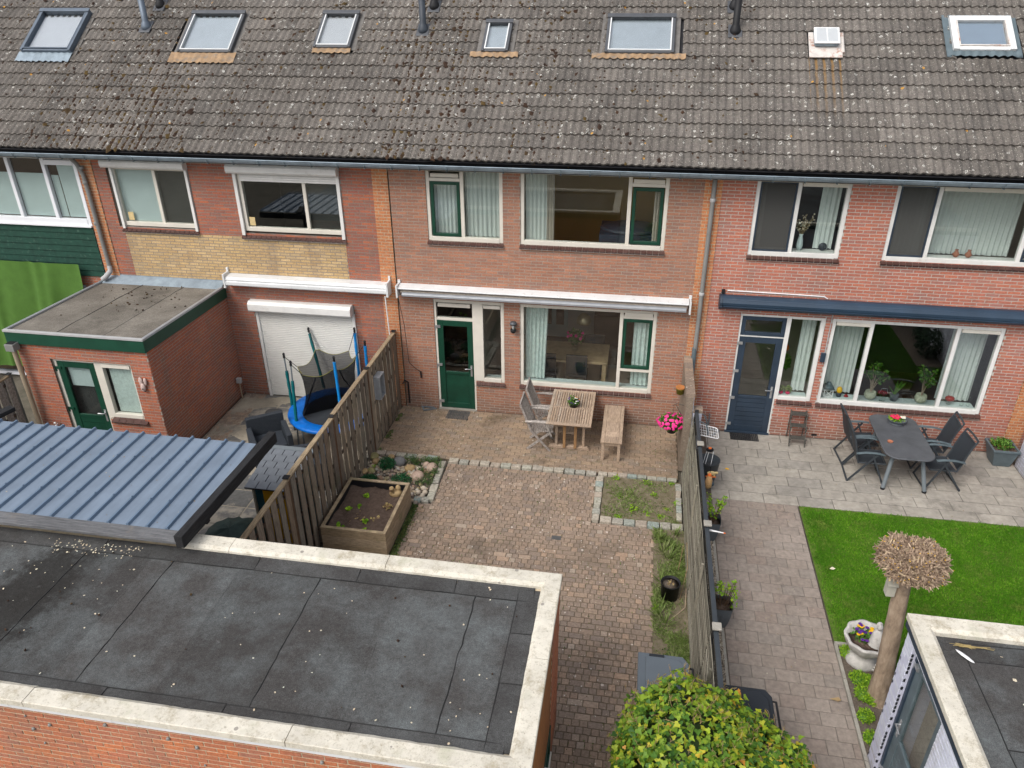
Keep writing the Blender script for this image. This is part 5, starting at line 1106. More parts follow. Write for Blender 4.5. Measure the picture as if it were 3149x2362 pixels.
def coping(root, segs, z, w, mat='coping', h=.045, drop=.03):
    """each stone a part; segs: polygons (outer a, outer b, inner b, inner a)"""
    for (a, b, c, d) in segs:
        m = MB(); top = [(*a, z), (*b, z), (*c, z-.012), (*d, z-.012)]
        # subdivided top with slightly uneven edges
        nseg = max(2, int((Vector(a)-Vector(b)).length/.09)); vs = []; 
        for j, (q0, q1, zz) in enumerate(((a, b, z-h-.025), (a, b, z-.006), (Vector(a)+(Vector(d)-Vector(a))*.04, Vector(b)+(Vector(c)-Vector(b))*.04, z), (Vector(a)+(Vector(d)-Vector(a))*.8, Vector(b)+(Vector(c)-Vector(b))*.8, z-.003), (d, c, z-.035), (d, c, z-.09))):
            q0 = Vector(q0); q1 = Vector(q1)
            for i in range(nseg+1):
                p = q0+(q1-q0)*i/nseg; e = RNG.normal(0, .0022) if j in (3, 4) else 0; n_ = (Vector(d)-Vector(a)).normalized()
                vs.append((p.x+n_.x*e, p.y+n_.y*e, zz+RNG.normal(0, .0012)))
        k = nseg+1; fs = [(j*k+i, j*k+i+1, (j+1)*k+i+1, (j+1)*k+i) for j in range(5) for i in range(nseg)]
        fs += [tuple(j*k for j in range(6)), tuple(j*k+nseg for j in range(6))[::-1]]
        m.add(vs, fs); m.build('coping_stone', mat, root)
wi, gp = .215, .004
def run(p, q, cuts, inn):
    """stones along p->q, inner edge offset by vector inn"""
    p, q = Vector(p), Vector(q); L = (q-p).length; d = (q-p)/L; out = []
    cs = [0]+list(cuts)+[L]
    for i in range(len(cs)-1):
        a = p+d*(cs[i]+gp*(i > 0)); b = p+d*(cs[i+1]-gp*(i < len(cs)-2)); ia = wi if i == 0 and inn[2] else 0; ib = wi if i == len(cs)-2 and inn[3] else 0
        n_ = Vector(inn[:2])
        out.append((tuple(a), tuple(b), tuple(b+n_*wi-d*ib), tuple(a+n_*wi+d*ia)))
    return out
coping(GC, run((CX, CY1), (-1.14, CY1), [1.05*1.95, 4.0], (0, -1, 1, 0)), CZ, wi)
coping(GC, run((CX, CY0), (CX, CY1), [1.30], (-1, 0, 1, 1)), CZ, wi)
coping(GC, run((-6, CY0), (CX, CY0), [1.9, 4.6, 7.25], (0, 1, 0, 1)), CZ, wi)
m = MB(); m.box(-6, CX-.06, CY0+.06, CY1-.03, CZ-.22, CZ-.085); rf = m.build('flat_roof', 'felt', GC)
def felt(root, x0, x1, y0, y1, z, mat='felt', seam=True, ang=0.):
    n = max(3, int((y1-y0)/.12)); m = MB(); L = []; R = []
    for i in range(n+1):
        y = y0+(y1-y0)*i/n; L.append((x0+ang*(y-y0)+RNG.normal(0, .004), y, z+.003)); R.append((x1+ang*(y-y0)+RNG.normal(0, .005), y, z))
    m.add(L+R, [(i, n+1+i, n+2+i, i+1) for i in range(n)], var=random.random()); f = m.build('felt_sheet', mat, root)
    if seam:
        m = MB(); m.tube([(p[0], p[1], p[2]+.001) for p in R], [RNG.uniform(.0025, .008) for _ in R], 6); m.build('seam', 'bitumen', f)
z0 = CZ-.083
xs = [-6, -5.05, -4.1, -3.15, -2.25, -1.38, -1.12, -.25, .72, 1.68, 2.55, 3.2]
for i in range(len(xs)-1): felt(rf, xs[i]-.02, xs[i+1], CY0+.30, CY1-.40, z0+.004*(i % 2)+.004)
for i, (a, b_) in enumerate(((-6, -4.2), (-4.2, -2.1), (-2.1, -.1), (-.1, 1.15), (1.15, 2.3), (2.3, 3.2))):
    m = MB(); m.add([(a, CY1-.43+RNG.normal(0,.01), z0+.013), (b_, CY1-.43+RNG.normal(0,.01), z0+.013), (b_-.006, CY1-.20, z0+.02), (a, CY1-.20, z0+.02)], [(0,1,2,3)], var=random.random()); f = m.build('edge_felt', 'felt_edge', rf)
    m = MB(); m.tube([(a, CY1-.43, z0+.013), ((a+b_)/2, CY1-.437, z0+.013), (b_, CY1-.43, z0+.013), (b_-.01, CY1-.24, z0+.02)], .006, 6); m.build('seam', 'bitumen', f)
for i, (a, b_) in enumerate(((-6, -4.0), (-4.0, -2.1), (-2.1, -.75), (-.75, .5), (.5, 1.75), (1.75, 3.2))):
    m = MB(); m.add([(a, CY0+.2, z0+.02), (b_, CY0+.2, z0+.02), (b_-.006, CY0+.34+RNG.normal(0,.012), z0+.013), (a, CY0+.34+RNG.normal(0,.012), z0+.013)], [(0,1,2,3)], var=random.random()); f = m.build('edge_felt', 'felt_edge', rf)
    m = MB(); m.tube([(b_, CY0+.22, z0+.02), (b_, CY0+.34, z0+.013), ((a+b_)/2, CY0+.346, z0+.013), (a, CY0+.34, z0+.013)], .006, 6); m.build('seam', 'bitumen', f)
for (a, b_) in ((-9.75, -9.0), (-8.99, -8.35), (-8.34, -7.7)):
    m = MB(); m.add([(3.02, a, z0+.014), (CX-.21, a, z0+.022), (CX-.21, b_, z0+.022), (3.02+RNG.normal(0,.01), b_, z0+.014)], [(0,1,2,3)], var=random.random()); f = m.build('edge_felt', 'felt_edge', rf); m = MB(); m.tube([(3.02, a, z0+.013), (3.02, b_, z0+.013), (CX-.21, b_, z0+.02)], .005, 6); m.build('seam', 'bitumen', f)
# fallen petals and leaf scraps on the roofs
def scraps(name, n, x0, x1, y0, y1, z, size, mat, dens=None, kind='stuff'):
    P = np.c_[RNG.uniform(x0, x1, n), RNG.uniform(y0, y1, n), np.full(n, z)]
    if dens is not None: P = P[dens(P) > RNG.random(n)]
    n = len(P); x, y, zz = rand_rot(n, (0,0,1), .2); s = RNG.uniform(.5, 1.3, (n, 1))*size
    joined(None, name, [(-.3,-.5,0),(.3,-.5,0),(.5,.1,.1),(.1,.6,0),(-.45,.3,.08)], [(0,1,2,3,4)], mats_from(P, x*s, y*s, zz*s), mat, RNG.random(n), kind=kind)
varied('petal_scrap', [(0, (.72, .66, .5)), (.6, (.62, .5, .36)), (1, (.7, .72, .6))], bump=0, patch=None)
scraps('fallen_petals', 380, -5, 3.2, CY0+.25, CY1-.25, CZ-.060, .018, 'petal_scrap', lambda P: np.clip(.25+.5*np.exp(-((P[:,0]+2.6)**2+(P[:,1]+7.8)**2)/.5)*3+.2*np.sin(P[:,0]*3), 0, 1))
scraps('petal_drift', 90, -2.75, -1.6, -7.95, -7.72, CZ-.060, .020, 'petal_scrap')
n = 26; P = np.c_[RNG.uniform(-4, 3.1, n), RNG.uniform(CY0+.25, CY1-.25, n), np.full(n, CZ-.058)]; x, y, z = rand_rot(n); s = RNG.uniform(.008, .02, (n, 1)); joined(None, 'roof_moss_tufts', OCT, OCTF, mats_from(P, x*s, y*s, z*s), 'moss', RNG.random(n), kind='stuff')

GR = thing('garage', 'white painted garage with dark blue door and trim in the right foreground', 'garage', (9, -8.8, 0))
RXw, RYw, RZ = 7.27, -7.42, 2.33
hg = [(.22, 1.15, 0, 2.08)]
Mr = wallM((RXw, RYw, 0), -pi/2)
brickwork(GR, Mr, .008, 4.2, 0, RZ-.17, hg, 'brick_white', 'mortar_white', name='side_wall')
brickwork(GR, wallM((13, RYw, 0), pi), 0, 13-RXw, 0, RZ-.17, [], 'brick_white', 'mortar_white', name='back_wall', nsingle=0)
m = MB(); m.box(.22, .27, .05, .14, 0, 2.08, Mr); m.box(1.10, 1.15, .05, .14, 0, 2.08, Mr); m.box(.27, 1.10, .051, .14, 2.03, 2.08, Mr); m.build('door_frame', 'navy_paint', GR, .004)
door(GR, .27, 1.10, .03, 2.03, .14, .85, 'zinc_dark', M=Mr @ Matrix.Translation((0, .04, 0)), panel_boards=True, nh=2, glass='glass', handle_x=.34, side=-1)
m = MB(); m.add([(RXw+.3,RYw-2.5,0),(RXw+3,RYw-2.5,0),(RXw+3,RYw-.3,0),(RXw+.3,RYw-.3,0),(RXw+.3,RYw-2.5,2.1),(RXw+3,RYw-2.5,2.1),(RXw+3,RYw-.3,2.1),(RXw+.3,RYw-.3,2.1)], BOXF); m.build('room', 'mortar', GR)
m = MB(); m.box(RXw-.035, RXw, -13, RYw+.035, RZ-.17, RZ-.05); m.box(RXw, 13, RYw, RYw+.035, RZ-.17, RZ-.05); m.build('fascia_board', 'navy_paint', GR, .004)
ox, oy = RXw-.045, RYw+.045
coping(GR, run((13, oy), (ox, oy), [], (0, -1, 0, 1)), RZ, wi); coping(GR, run((ox, oy), (ox, -13), [1.9], (1, 0, 1, 0)), RZ, wi)
m = MB(); m.box(RXw+.05, 13, -13, RYw-.05, RZ-.2, RZ-.085); rf2 = m.build('flat_roof', 'felt', GR)
for (a, b_, c, d) in ((7.46, 7.68, -13, -7.9), (7.67, 13, -7.92, -7.66), (7.67, 13, -8.95, -7.91), (7.67, 13, -9.95, -8.94), (7.67, 13, -10.9, -9.94)):
    zz = RZ-.078+RNG.uniform(0, .006); m = MB(); m.add([(a,c,zz),(b_,c,zz),(b_,d,zz+.003),(a,d,zz+.003)], [(0,1,2,3)], var=random.random()); f = m.build('felt_sheet', 'felt', rf2)
    m = MB(); m.tube([(a+(b_-a)*i/12, (d if b_-a > 1 else c+(d-c)*i/12)+RNG.normal(0, .006), zz+.004) for i in range(13)] if b_-a > 1 else [(b_+RNG.normal(0, .005), c+(d-c)*i/20, zz+.004) for i in range(21)], .006, 6); m.build('seam', 'bitumen', f)
scraps('petals_right_roof', 34, 7.5, 10, -9.8, -7.7, RZ-.06, .03, 'petal_scrap')
m = MB()
for k in range(16): a = RNG.uniform(0, 1.2); m.tube([(7.55+RNG.uniform(0, .15), -7.72+RNG.uniform(-.03, .03), RZ-.05), (7.65+a*.3, -7.74+RNG.uniform(-.03, .03), RZ-.04)], .003, 4)
one(m, 'twig_litter', 'twig', 'small heap of dry twigs in the corner of the white garage roof', 'twigs')
m = MB(); m.ell((7.66, -7.86, RZ-.055), (.11, .022, .008), 10, 5, Matrix.Translation((7.66,-7.86,0)) @ Matrix.Rotation(-.9, 4, 'Z') @ Matrix.Translation((-7.66,7.86,0))); one(m, 'feather', 'white', 'white feather lying on the right garage roof near its corner', 'feather')

# canopy: ribbed blue grey metal sheets on black timber
KZ = 2.55; KX0, KX1, KY0, KY1 = -6.6, -1.02, -7.60, -5.63
t = thing('canopy', 'ribbed blue grey metal canopy with black timber edge behind the left garage roof', 'canopy', (-3.5, -6.5, 0))
sh = MB().box(KX0, KX1-.10, KY0, KY1, KZ-.012, KZ).build('metal_sheet', 'canopy_sheet', t)
x = KX1-.30
while x > KX0:
    m = MB(); m.add([(x-.024,KY0,KZ),(x+.024,KY0,KZ),(x+.012,KY0,KZ+.034),(x-.012,KY0,KZ+.034),(x-.024,KY1+.01,KZ),(x+.024,KY1+.01,KZ),(x+.012,KY1+.01,KZ+.034),(x-.012,KY1+.01,KZ+.034)], [(0,1,2,3),(4,7,6,5),(0,3,7,4),(3,2,6,7),(2,1,5,6)]); r_ = m.build('rib', 'canopy_rib', sh)
    m = MB()
    for yy in (-7.1, -6.25, -5.75): m.lathe([(.012, 0), (.012, .008), (.006, .014), (0, .015)], 8, (x, yy, KZ+.034))
    m.build('screw', 'canopy_rib', r_); x -= .2605
def beam(name, p0, p1, w, h, mat, root, bev=.008): m = MB(); m.bar(p0, p1, w, h); return m.build(name, mat, root, bev)
beam('side_beam', (KX1-.02, -7.80, KZ+.01), (KX1+.06, -5.42, KZ+.01), .11, .17, 'black_wood', t)
beam('cross_beam', (KX0, -5.70, KZ-.13), (KX1, -5.70, KZ-.13), .08, .14, 'black_wood', t); beam('cross_beam', (KX0, -7.2, KZ-.1), (KX1, -7.2, KZ-.1), .08, .14, 'black_wood', t)
beam('edge_plank', (KX0, -7.70, KZ-.01), (KX1-.06, -7.70, KZ-.01), .20, .045, 'grey_plank', t); beam('side_beam', (-5.42, -5.95, KZ+.06), (-5.25, -5.35, KZ+.06), .14, .07, 'black_wood', t)
for x, y in ((-3.1, -5.8), (-5.3, -5.8)): m = MB(); m.box(x-.05, x+.05, y-.05, y+.05, 0, KZ-.2); m.build('post', 'black_wood', t)

# ------------------------------------------------------------------ fences
def board_fence(label, X, ys, ztop, sgn=1, face=0.03, pitch=.222, wslat=.142, post='post_wood', slatmat='fence_wood', single=True):
    t = thing('fence', label, 'fence', (X, ys[0], 0))
    for y in ys: m = MB(); m.box(X-.035, X+.035, y-.035, y+.035, 0, ztop+.02); m.build('post', post, t, .006); m = MB(); m.prism([(X-.05, y-.05), (X+.05, y-.05), (X+.05, y+.05), (X-.05, y+.05)], ztop+.045, ztop+.06); m.build('post_cap', 'black_wood', t, .008)
    for a, b_ in zip(ys[:-1], ys[1:]):
        m = MB(); m.bar((X+RNG.normal(0, .006), a, ztop+.012), (X+RNG.normal(0, .006), b_, ztop+.012+RNG.normal(0, .008)), .085, .035); m.build('top_rail', 'rail_wood', t, .008)
        for z in (.30, .95, 1.6): m = MB(); m.bar((X, a, z), (X, b_, z), .022, .05); m.build('cross_rail', 'fence_back', t)
    P = []; Q = []; y = ys[0]-.10
    while y > ys[-1]: P.append((X+sgn*face, y+RNG.normal(0, .006), ztop/2-.01)); Q.append((X-sgn*face, y-pitch/2+RNG.normal(0, .006), ztop/2-.01)); y -= pitch
    tv = boxv(-.009, .009, -wslat/2, wslat/2, -ztop/2+.03, ztop/2)
    for arr in (P, Q):
        n = len(arr); a = RNG.normal(0, .008, n); b = RNG.normal(0, .01, n)
        X_ = np.c_[np.cos(b*4), np.sin(b*4), np.zeros(n)]; Z_ = np.c_[np.zeros(n), a, np.ones(n)]
        pieces(t, 'slat', 'x', tv, BOXF, mats_from(np.array(arr), X_, np.cross(Z_, X_), Z_), slatmat, 300)
    return t
board_fence('weathered brown slat fence between the left and the middle garden', -.87, [-.10, -1.82, -3.62, -5.42, -7.2], 1.80)
board_fence('grey slat fence at the far left beyond the tan downpipe', -7.62, [-2.95, -4.8, -6.6], 1.72, post='concrete_post', slatmat='teak_grey')
m = MB(); m.tube([(-7.75, -3.1, 1.80), (-7.8, -3.6, 1.95), (-7.9, -3.9, 2.05)], [.10, .13, .11], 12); one(m, 'log', 'post_wood', 'short thick log leaning at the top of the far left fence', 'log', bevel=0)
t = thing('wall_lantern', 'open rectangular silver frame hanging on the slat fence near the green door', 'frame', (-.80, -1.47, 1.3))
m = MB(); y0, y1, za, zb = -1.62, -1.34, 1.05, 1.55
for a in ((y0, y0+.03, za, zb), (y1-.03, y1, za, zb), (y0+.03, y1-.03, za, za+.03), (y0+.03, y1-.03, zb-.03, zb)): m.box(-.83, -.70, *a)
m.build('frame', 'silver_box', t, .004)

# low brick wall, then the slatted screen, between the middle and right gardens
t = thing('party_wall', 'brown low brick wall against the house between the middle and right terraces', 'wall', (5.2, -.8, 0))
m = MB(); m.box(5.135, 5.27, -1.62, -.005, 0, 1.62); m.build('wall_core', 'paver_patio', t)
brickwork(t, wallM((5.275, -1.62, 0), pi/2), 0, 1.6, 0, 1.62, [], 'brick_white', 'mortar_white', name='painted_face', thick=.01, depth=.004, nsingle=0)
P = np.array([(5.205, -1.57+.062*k, 1.645) for k in range(26)]); pieces(t, 'cap_brick', 'x', boxv(-.08, .08, -.026, .026, -.03, .035), BOXF, mats_from(P, (1,0,0), (0,1,0), (0,0,1)), 'paver_path', 300)
t = thing('wall_pier', 'short white painted brick pier with brick cap at the end of the low party wall', 'pier', (5.35, -1.5, 0))
brickwork(t, wallM((5.28, -1.60, 0), 0), 0, .16, 0, 1.3, [], 'brick_white', 'mortar_white', name='pier_face', thick=.13, nsingle=0); m = MB(); m.box(5.281, 5.445, -1.46, -1.45, 0, 1.3); m.box(5.43, 5.442, -1.595, -1.46, 0, 1.3); m.build('pier_side', 'brick_white', t); m = MB(); m.box(5.275, 5.45, -1.61, -1.44, 1.3, 1.36); m.build('cap', 'paver_path', t)
t = thing('slatted_screen', 'weathered grey screen of thin horizontal slats between the middle and right gardens', 'fence', (5.26, -4.7, 0))
ysc = [-1.70, -2.85, -5.00, -7.00, -8.6]; SZ = 1.36
for i, y in enumerate(ysc): m = MB(); m.box(5.30, 5.37, y-.035, y+.035, 0, SZ+.05); m.build('post', 'black_wood', t, .006)
for i, y in enumerate(ysc[1:4]): m = MB(); m.box(5.285, 5.40, y-.06, y+.06, SZ+.055, SZ+.085); m.build('post_cap', 'concrete', t, .008)
for a, b_ in zip(ysc[:-1], ysc[1:]):
    m = MB(); m.box(5.305, 5.365, b_+.037, a-.037, SZ, SZ+.03); m.build('top_rail', 'plastic_anthracite', t, .004)
    for lay, (nr, xo0, hh, mt_) in enumerate(((15, 5.195, .050, 'bamboo'), (15, 5.245, .044, 'bamboo_gap_shade'))):  # second layer coloured near-black to stand in for shade between the front slats
        for k in range(nr):
            z = .03+(k+.5*lay)*(SZ-.06)/(nr-.5); xo = xo0+.085*k/nr; n = 6; m = MB(); rz = RNG.normal(0, .008, n+1); rh = RNG.uniform(.75, 1.15)
            for i in range(n):
                ya, yb = a-.02+(b_-a+.04)*i/n, a-.02+(b_-a+.04)*(i+1)/n; m.bar((xo, ya, z+rz[i]), (xo, yb, z+rz[i+1]), .008, hh*rh)
            m.build('slat', mt_, t)
for y in (-2.30, -4.02, -5.85, -7.65): m = MB(); m.bar((5.215, y, 0), (5.235, y+.02, SZ+.02), .03, .035, up=(0,1,0)); m.build('batten', 'post_wood' if False else 'bamboo', t)

# ------------------------------------------------------------------ middle garden
t = thing('cobble_edging', 'row of pale granite cobbles edging the brick terrace and the two planting beds', 'edging', (2.5, -2, 0))
pts = []
def crow(x0, y0, x1, y1, n, w=.13):
    for i in range(n):
        f = (i+.5)/n; L = math.hypot(x1-x0, y1-y0)/n; ang = math.atan2(y1-y0, x1-x0); pts.append((x0+(x1-x0)*f, y0+(y1-y0)*f, L*RNG.uniform(.90, .97), w*RNG.uniform(.9, 1.1), ang+RNG.normal(0, .03)))
crow(.70, -1.99, 3.6, -1.99, 14); crow(-.8, -1.94, .45, -1.96, 6, .12); crow(3.62, -1.97, 5.1, -1.97, 8, .10); crow(3.67, -2.08, 3.67, -3.40, 8, .13); crow(3.75, -3.37, 5.18, -3.37, 7, .15); crow(.60, -2.05, .66, -3.30, 5, .13); crow(.66, -3.30, .36, -3.30, 2, .15); crow(5.12, -2.1, 5.12, -3.2, 5, .10)
for (x, y, L, w, a) in pts:
    m = MB(); M_ = Matrix.Translation((x, y, RNG.normal(0, .004))) @ Matrix.Rotation(a, 4, 'Z') @ Matrix.Rotation(RNG.normal(0, .03), 4, 'X'); j = lambda: RNG.uniform(-.008, .008)
    m.add([(-L/2+j(), -w/2+j(), -.05), (L/2+j(), -w/2+j(), -.05), (L/2+j(), w/2+j(), -.05), (-L/2+j(), w/2+j(), -.05), (-L/2+j(), -w/2+j(), .045+j()*.5), (L/2+j(), -w/2+j(), .045+j()*.5), (L/2+j(), w/2+j(), .045+j()*.5), (-L/2+j(), w/2+j(), .045+j()*.5)], BOXF, M_); m.build('cobble', 'cobble', t, .014)
b = MB(); b.add([(-.83,-3.44,.012),(.55,-3.30,.012),(.55,-2.03,.012),(-.83,-2.0,.012)], [(0,1,2,3)]); struct(b, 'rock_bed', 'bed_soil')
# stones: each of the larger ones a thing of its own
def stone(x, y, r, sq, mat, label, grp='rounded stones in the rock bed'):
    m = MB(); nn = 12; 
    m.ell((x, y, r*sq*.75), (r*RNG.uniform(.85, 1.2), r*RNG.uniform(.8, 1.0), r*sq), nn, 8, Matrix.Translation((x,y,0)) @ Matrix.Rotation(RNG.uniform(0, 3), 4, 'Z') @ Matrix.Translation((-x,-y,0)), jit=.04); one(m, 'garden_stone', mat, label, 'stone', grp)
plain('stone_pink', (.45, .33, .26), .8, .2, 30); plain('stone_grey', (.17, .17, .17), .85, .2, 20, bump=.4); plain('stone_tan', (.40, .28, .14), .7, .2, 16); plain('stone_mossy', (.27, .24, .11), .8, .3, 16); plain('stone_pale', (.55, .47, .37), .7, .15, 16)
stone(.46, -2.36, .12, .8, 'stone_pink', 'large pink speckled boulder near the upper right corner of the rock bed')
stone(.26, -2.66, .14, .65, 'stone_pink', 'widest pinkish boulder in the middle of the rock bed')
stone(-.22, -2.26, .12, .85, 'stone_grey', 'angular dark grey rock between the green shrub and the leafy plants')
stone(.03, -2.40, .10, .6, 'stone_tan', 'flat topped tan block of rock in the centre of the rock bed')
stone(.20, -2.38, .055, .9, 'stone_pale', 'small pale round stone right of the flat tan rock'); stone(.32, -2.24, .07, .9, 'stone_pink', 'pinkish round stone at the top of the rock bed among leafy plants')
stone(-.78, -2.12, .11, .6, 'stone_mossy', 'flat mossy oval stone by the fence in the rock bed'); stone(-.70, -2.28, .07, .9, 'stone_tan', 'tan upright stone below the flat mossy stone'); stone(-.72, -2.42, .055, .8, 'stone_pink', 'small reddish round stone below the tan upright stone')
stone(-.80, -2.62, .07, .7, 'stone_tan', 'yellowish round stone at the left edge of the rock bed'); stone(-.68, -2.58, .08, .7, 'stone_mossy', 'greenish flat stone beside the bright green tuft'); stone(-.45, -2.06, .07, .6, 'stone_tan', 'tan stone at the top left of the rock bed')
stone(-.13, -2.90, .075, .8, 'stone_mossy', 'brownish green round stone behind the wooden planter'); stone(.12, -2.56, .06, .7, 'stone_pale', 'cream coloured round stone beside the widest boulder')
for (x, y), w in zip(((.40, -3.12), (.52, -3.10), (.50, -3.20), (.46, -2.98)), ('leftmost', 'rightmost', 'lowest', 'topmost')): stone(x, y, .055, .9, 'stone_pale', w+' of the four pale round stones in the lower right corner of the rock bed', 'four pale corner stones of the rock bed')
n = 330; P = np.c_[RNG.uniform(-.80, .52, n), RNG.uniform(-3.40, -2.05, n), RNG.uniform(.015, .035, n)]; x, y, z = rand_rot(n, (0,0,1), .3); s = RNG.uniform(.022, .055, (n, 1))
mm_ = MB(); mm_.ell((0,0,0), (1, .8, .6), 8, 5); joined(None, 'pebbles', mm_.v, mm_.f, mats_from(P, x*s, y*s, z*s), 'pebble', RNG.random(n), smooth=True, kind='stuff')
def shrub(label, x, y, r, h, mat='leaf_conifer', n=1300, size=.022, grp=None, z=0):
    t = thing('shrub', label, 'shrub', (x, y, z), grp); m = MB()
    for k in range(7): a = RNG.uniform(0, 6.3); m.tube([(x, y, z), (x+cos(a)*r*.6, y+sin(a)*r*.6, z+h*.6)], .004, 4)
    m.build('stem', 'post_wood', t); P = ball(n, (x, y, z+h*.45), (r, r, h*.6), .35); P[:,2] = np.maximum(P[:,2], z+.005); leaves_at(t, 'foliage', P, size, mat, up=(0,0,.5), spread=.8, kind='stuff')
shrub('dense green shrub at the top left of the rock bed by the fence', -.42, -2.42, .17, .24); shrub('low green shrub just behind the left corner of the wooden planter', -.62, -2.92, .18, .14); shrub('dense green shrub behind the right part of the wooden planter', .0, -2.88, .20, .20)
for lab, sp in (('leafy green perennial behind the dark grey rock', [(-.05, -2.12, .13), (.05, -2.15, .12), (.12, -2.25, .1)]), ('leafy green perennial at the upper right corner of the rock bed', [(.36, -2.12, .1), (.50, -2.12, .12), (.56, -2.3, .12), (.24, -2.12, .09)]), ('straggly green perennial at the right side of the rock bed', [(.45, -2.62, .12), (.50, -2.8, .13), (.35, -2.86, .12), (.55, -2.5, .09), (.28, -2.5, .08)])):
    t = thing('perennial', lab, 'plant', (sp[0][0], sp[0][1], 0)); m = MB(); P = []; U = []
    for x, y, r in sp:
        for k in range(9): a = RNG.uniform(0, 6.3); m.tube([(x, y, 0), (x+cos(a)*r*.8, y+sin(a)*r*.8, .12)], .003, 4)
        P.append(ball(110, (x, y, .08), (r, r, .10), .2))
    m.build('stem', 'leaf', t); P = np.concatenate(P); P[:,2] = np.abs(P[:,2]); leaves_at(t, 'foliage', P, .042, 'leaf_dull', spread=.9, kind='stuff', tmpl=([(0,0,0),(.16,.4,.1),(0,1,0),(-.16,.4,.1)], LEAFF))
plantlets('bright_tuft', [(-.66,-2.50,.05,.05,1)], 'leaf_bright', 60, .02, .05)

# raised planter
t = thing('raised_planter', 'square wooden raised planter filled with dark soil beside the slat fence', 'planter', (-.18, -4.16, 0))
PX0, PX1, PY0, PY1, PZ = -.74, .37, -4.87, -3.46, .47
for k in range(3):
    z0, z1 = .005+k*.155, .005+(k+1)*.155-.004
    for a in ((PX0, PX1, PY0, PY0+.04), (PX0, PX1, PY1-.04, PY1), (PX0, PX0+.04, PY0+.042, PY1-.042), (PX1-.04, PX1, PY0+.042, PY1-.042)): m = MB(); m.box(*a, z0, z1); m.build('board', 'planter_wood', t, .004)
for a in ((PX0, PX1, PY0-.005, PY0+.055), (PX0, PX1, PY1-.055, PY1+.005), (PX0-.005, PX0+.055, PY0+.057, PY1-.057), (PX1-.055, PX1+.005, PY0+.057, PY1-.057)): m = MB(); m.box(*a, PZ-.002, PZ+.018); m.build('cap_board', 'planter_wood', t, .004)
m = MB(); m.box(PX0+.045, PX1-.045, PY1-.05, PY1-.045, .2, PZ-.01); m.box(PX0+.042, PX0+.05, PY0+.05, PY1-.05, .2, PZ-.01); m.box(PX1-.05, PX1-.042, PY0+.05, PY1-.05, .2, PZ-.01); m.build('liner', 'black', t)
m = MB(); k = 26; vs = [(PX0+.05+(PX1-PX0-.1)*i/k, PY0+.05+(PY1-PY0-.1)*j/k, .375+.02*sin(i*.6+j*.3)+RNG.normal(0, .006)-(.03 if j == k else 0)) for j in range(k+1) for i in range(k+1)]; m.add(vs, [(j*(k+1)+i, j*(k+1)+i+1, (j+1)*(k+1)+i+1, (j+1)*(k+1)+i) for j in range(k) for i in range(k)], smooth=True); m.build('soil', 'soil', t)
plantlets('seedlings', [(-.32,-3.82,.39,.03,.3),(-.50,-4.22,.39,.04,.35),(-.36,-4.12,.39,.03,.25),(-.12,-4.50,.39,.04,.35),(-.05,-4.75,.39,.04,.3),(-.48,-4.70,.39,.07,.35)], 'leaf_bright', 60, .05, .04)
plantlets('dry_straw', [(.15,-4.05,.39,.1,.5),(.05,-4.4,.39,.1,.15),(-.3,-4.4,.39,.2,.2)], 'twig', 90, .045, .01)
t = thing('clay_figure', 'brown clay duck figure sitting in the corner of the soil filled planter', 'figure', (.18, -3.72, .36))
m = MB(); m.ell((.18, -3.70, .42), (.115, .09, .075), 14, 9, jit=.03); m.ell((.215, -3.66, .49), (.05, .05, .08), 10, 7); m.build('body', 'terracotta' if False else 'tan_clay' if 'tan_clay' in MATS else 'stone_tan', t)
m = MB(); m.tube([(.14, -3.74, .45), (.135, -3.755, .53)], [.035, .03], 10); m.ell((.135, -3.765, .56), (.042, .045, .04), 12, 8); m.build('head', 'stone_tan', t); m = MB(); m.ell((.13, -3.815, .55), (.02, .035, .012), 8, 5); m.build('bill', 'post_wood', t)

# teak set
t = thing('garden_table', 'weathered teak garden table with slatted top on the brick terrace', 'table', (2.98, -.75, 0))
TX0, TX1, TY0, TY1 = 2.54, 3.42, -1.45, -.06
for a in ((TX0, TX0+.055, TY0, TY1), (TX1-.055, TX1, TY0, TY1), (TX0+.057, TX1-.057, TY0, TY0+.075), (TX0+.057, TX1-.057, TY1-.075, TY1), (TX0+.057, TX1-.057, -.80, -.745)): m = MB(); m.box(*a, .70, .73); m.build('frame_rail', 'teak', t, .004)
ns = 16; w_ = (TX1-TX0-.114)/ns
for (ya, yb) in ((TY0+.077, -.802), (-.743, TY1-.077)):
    for k in range(ns): m = MB(); m.box(TX0+.057+k*w_+.006, TX0+.057+(k+1)*w_-.006, ya, yb, .706, .727); m.build('slat', 'teak', t)
for y in (-1.16, -.36):
    m = MB(); m.add([(2.56,y-.04,0),(3.41,y-.04,0),(3.41,y+.04,0),(2.56,y+.04,0),(2.62,y-.04,.075),(3.35,y-.04,.075),(3.35,y+.04,.075),(2.62,y+.04,.075)], BOXF); m.build('foot', 'teak', t, .012)
    for x in (2.70, 3.24): m = MB(); m.box(x, x+.05, y-.025, y+.025, .07, .70); m.build('leg', 'teak', t, .004)
    for x in (2.86, 3.08): m = MB(); m.box(x, x+.055, y-.075, y-.035, .05, .70); m.build('gate_leg', 'teak_warm', t, .004)
m = MB(); m.box(2.9, 3.06, -1.1, -.42, .30, .34); m.build('stretcher', 'teak', t, .004)
t = thing('garden_bench', 'weathered teak bench without backrest right of the teak table', 'bench', (3.82, -.78, 0))
m = MB(); m.box(3.62, 3.69, -1.52, -.06, .42, .45); m.build('seat_rail', 'teak', t, .004); m = MB(); m.box(3.96, 4.03, -1.52, -.06, .42, .45); m.build('seat_rail', 'teak', t, .004)
k = 0; y = -.065
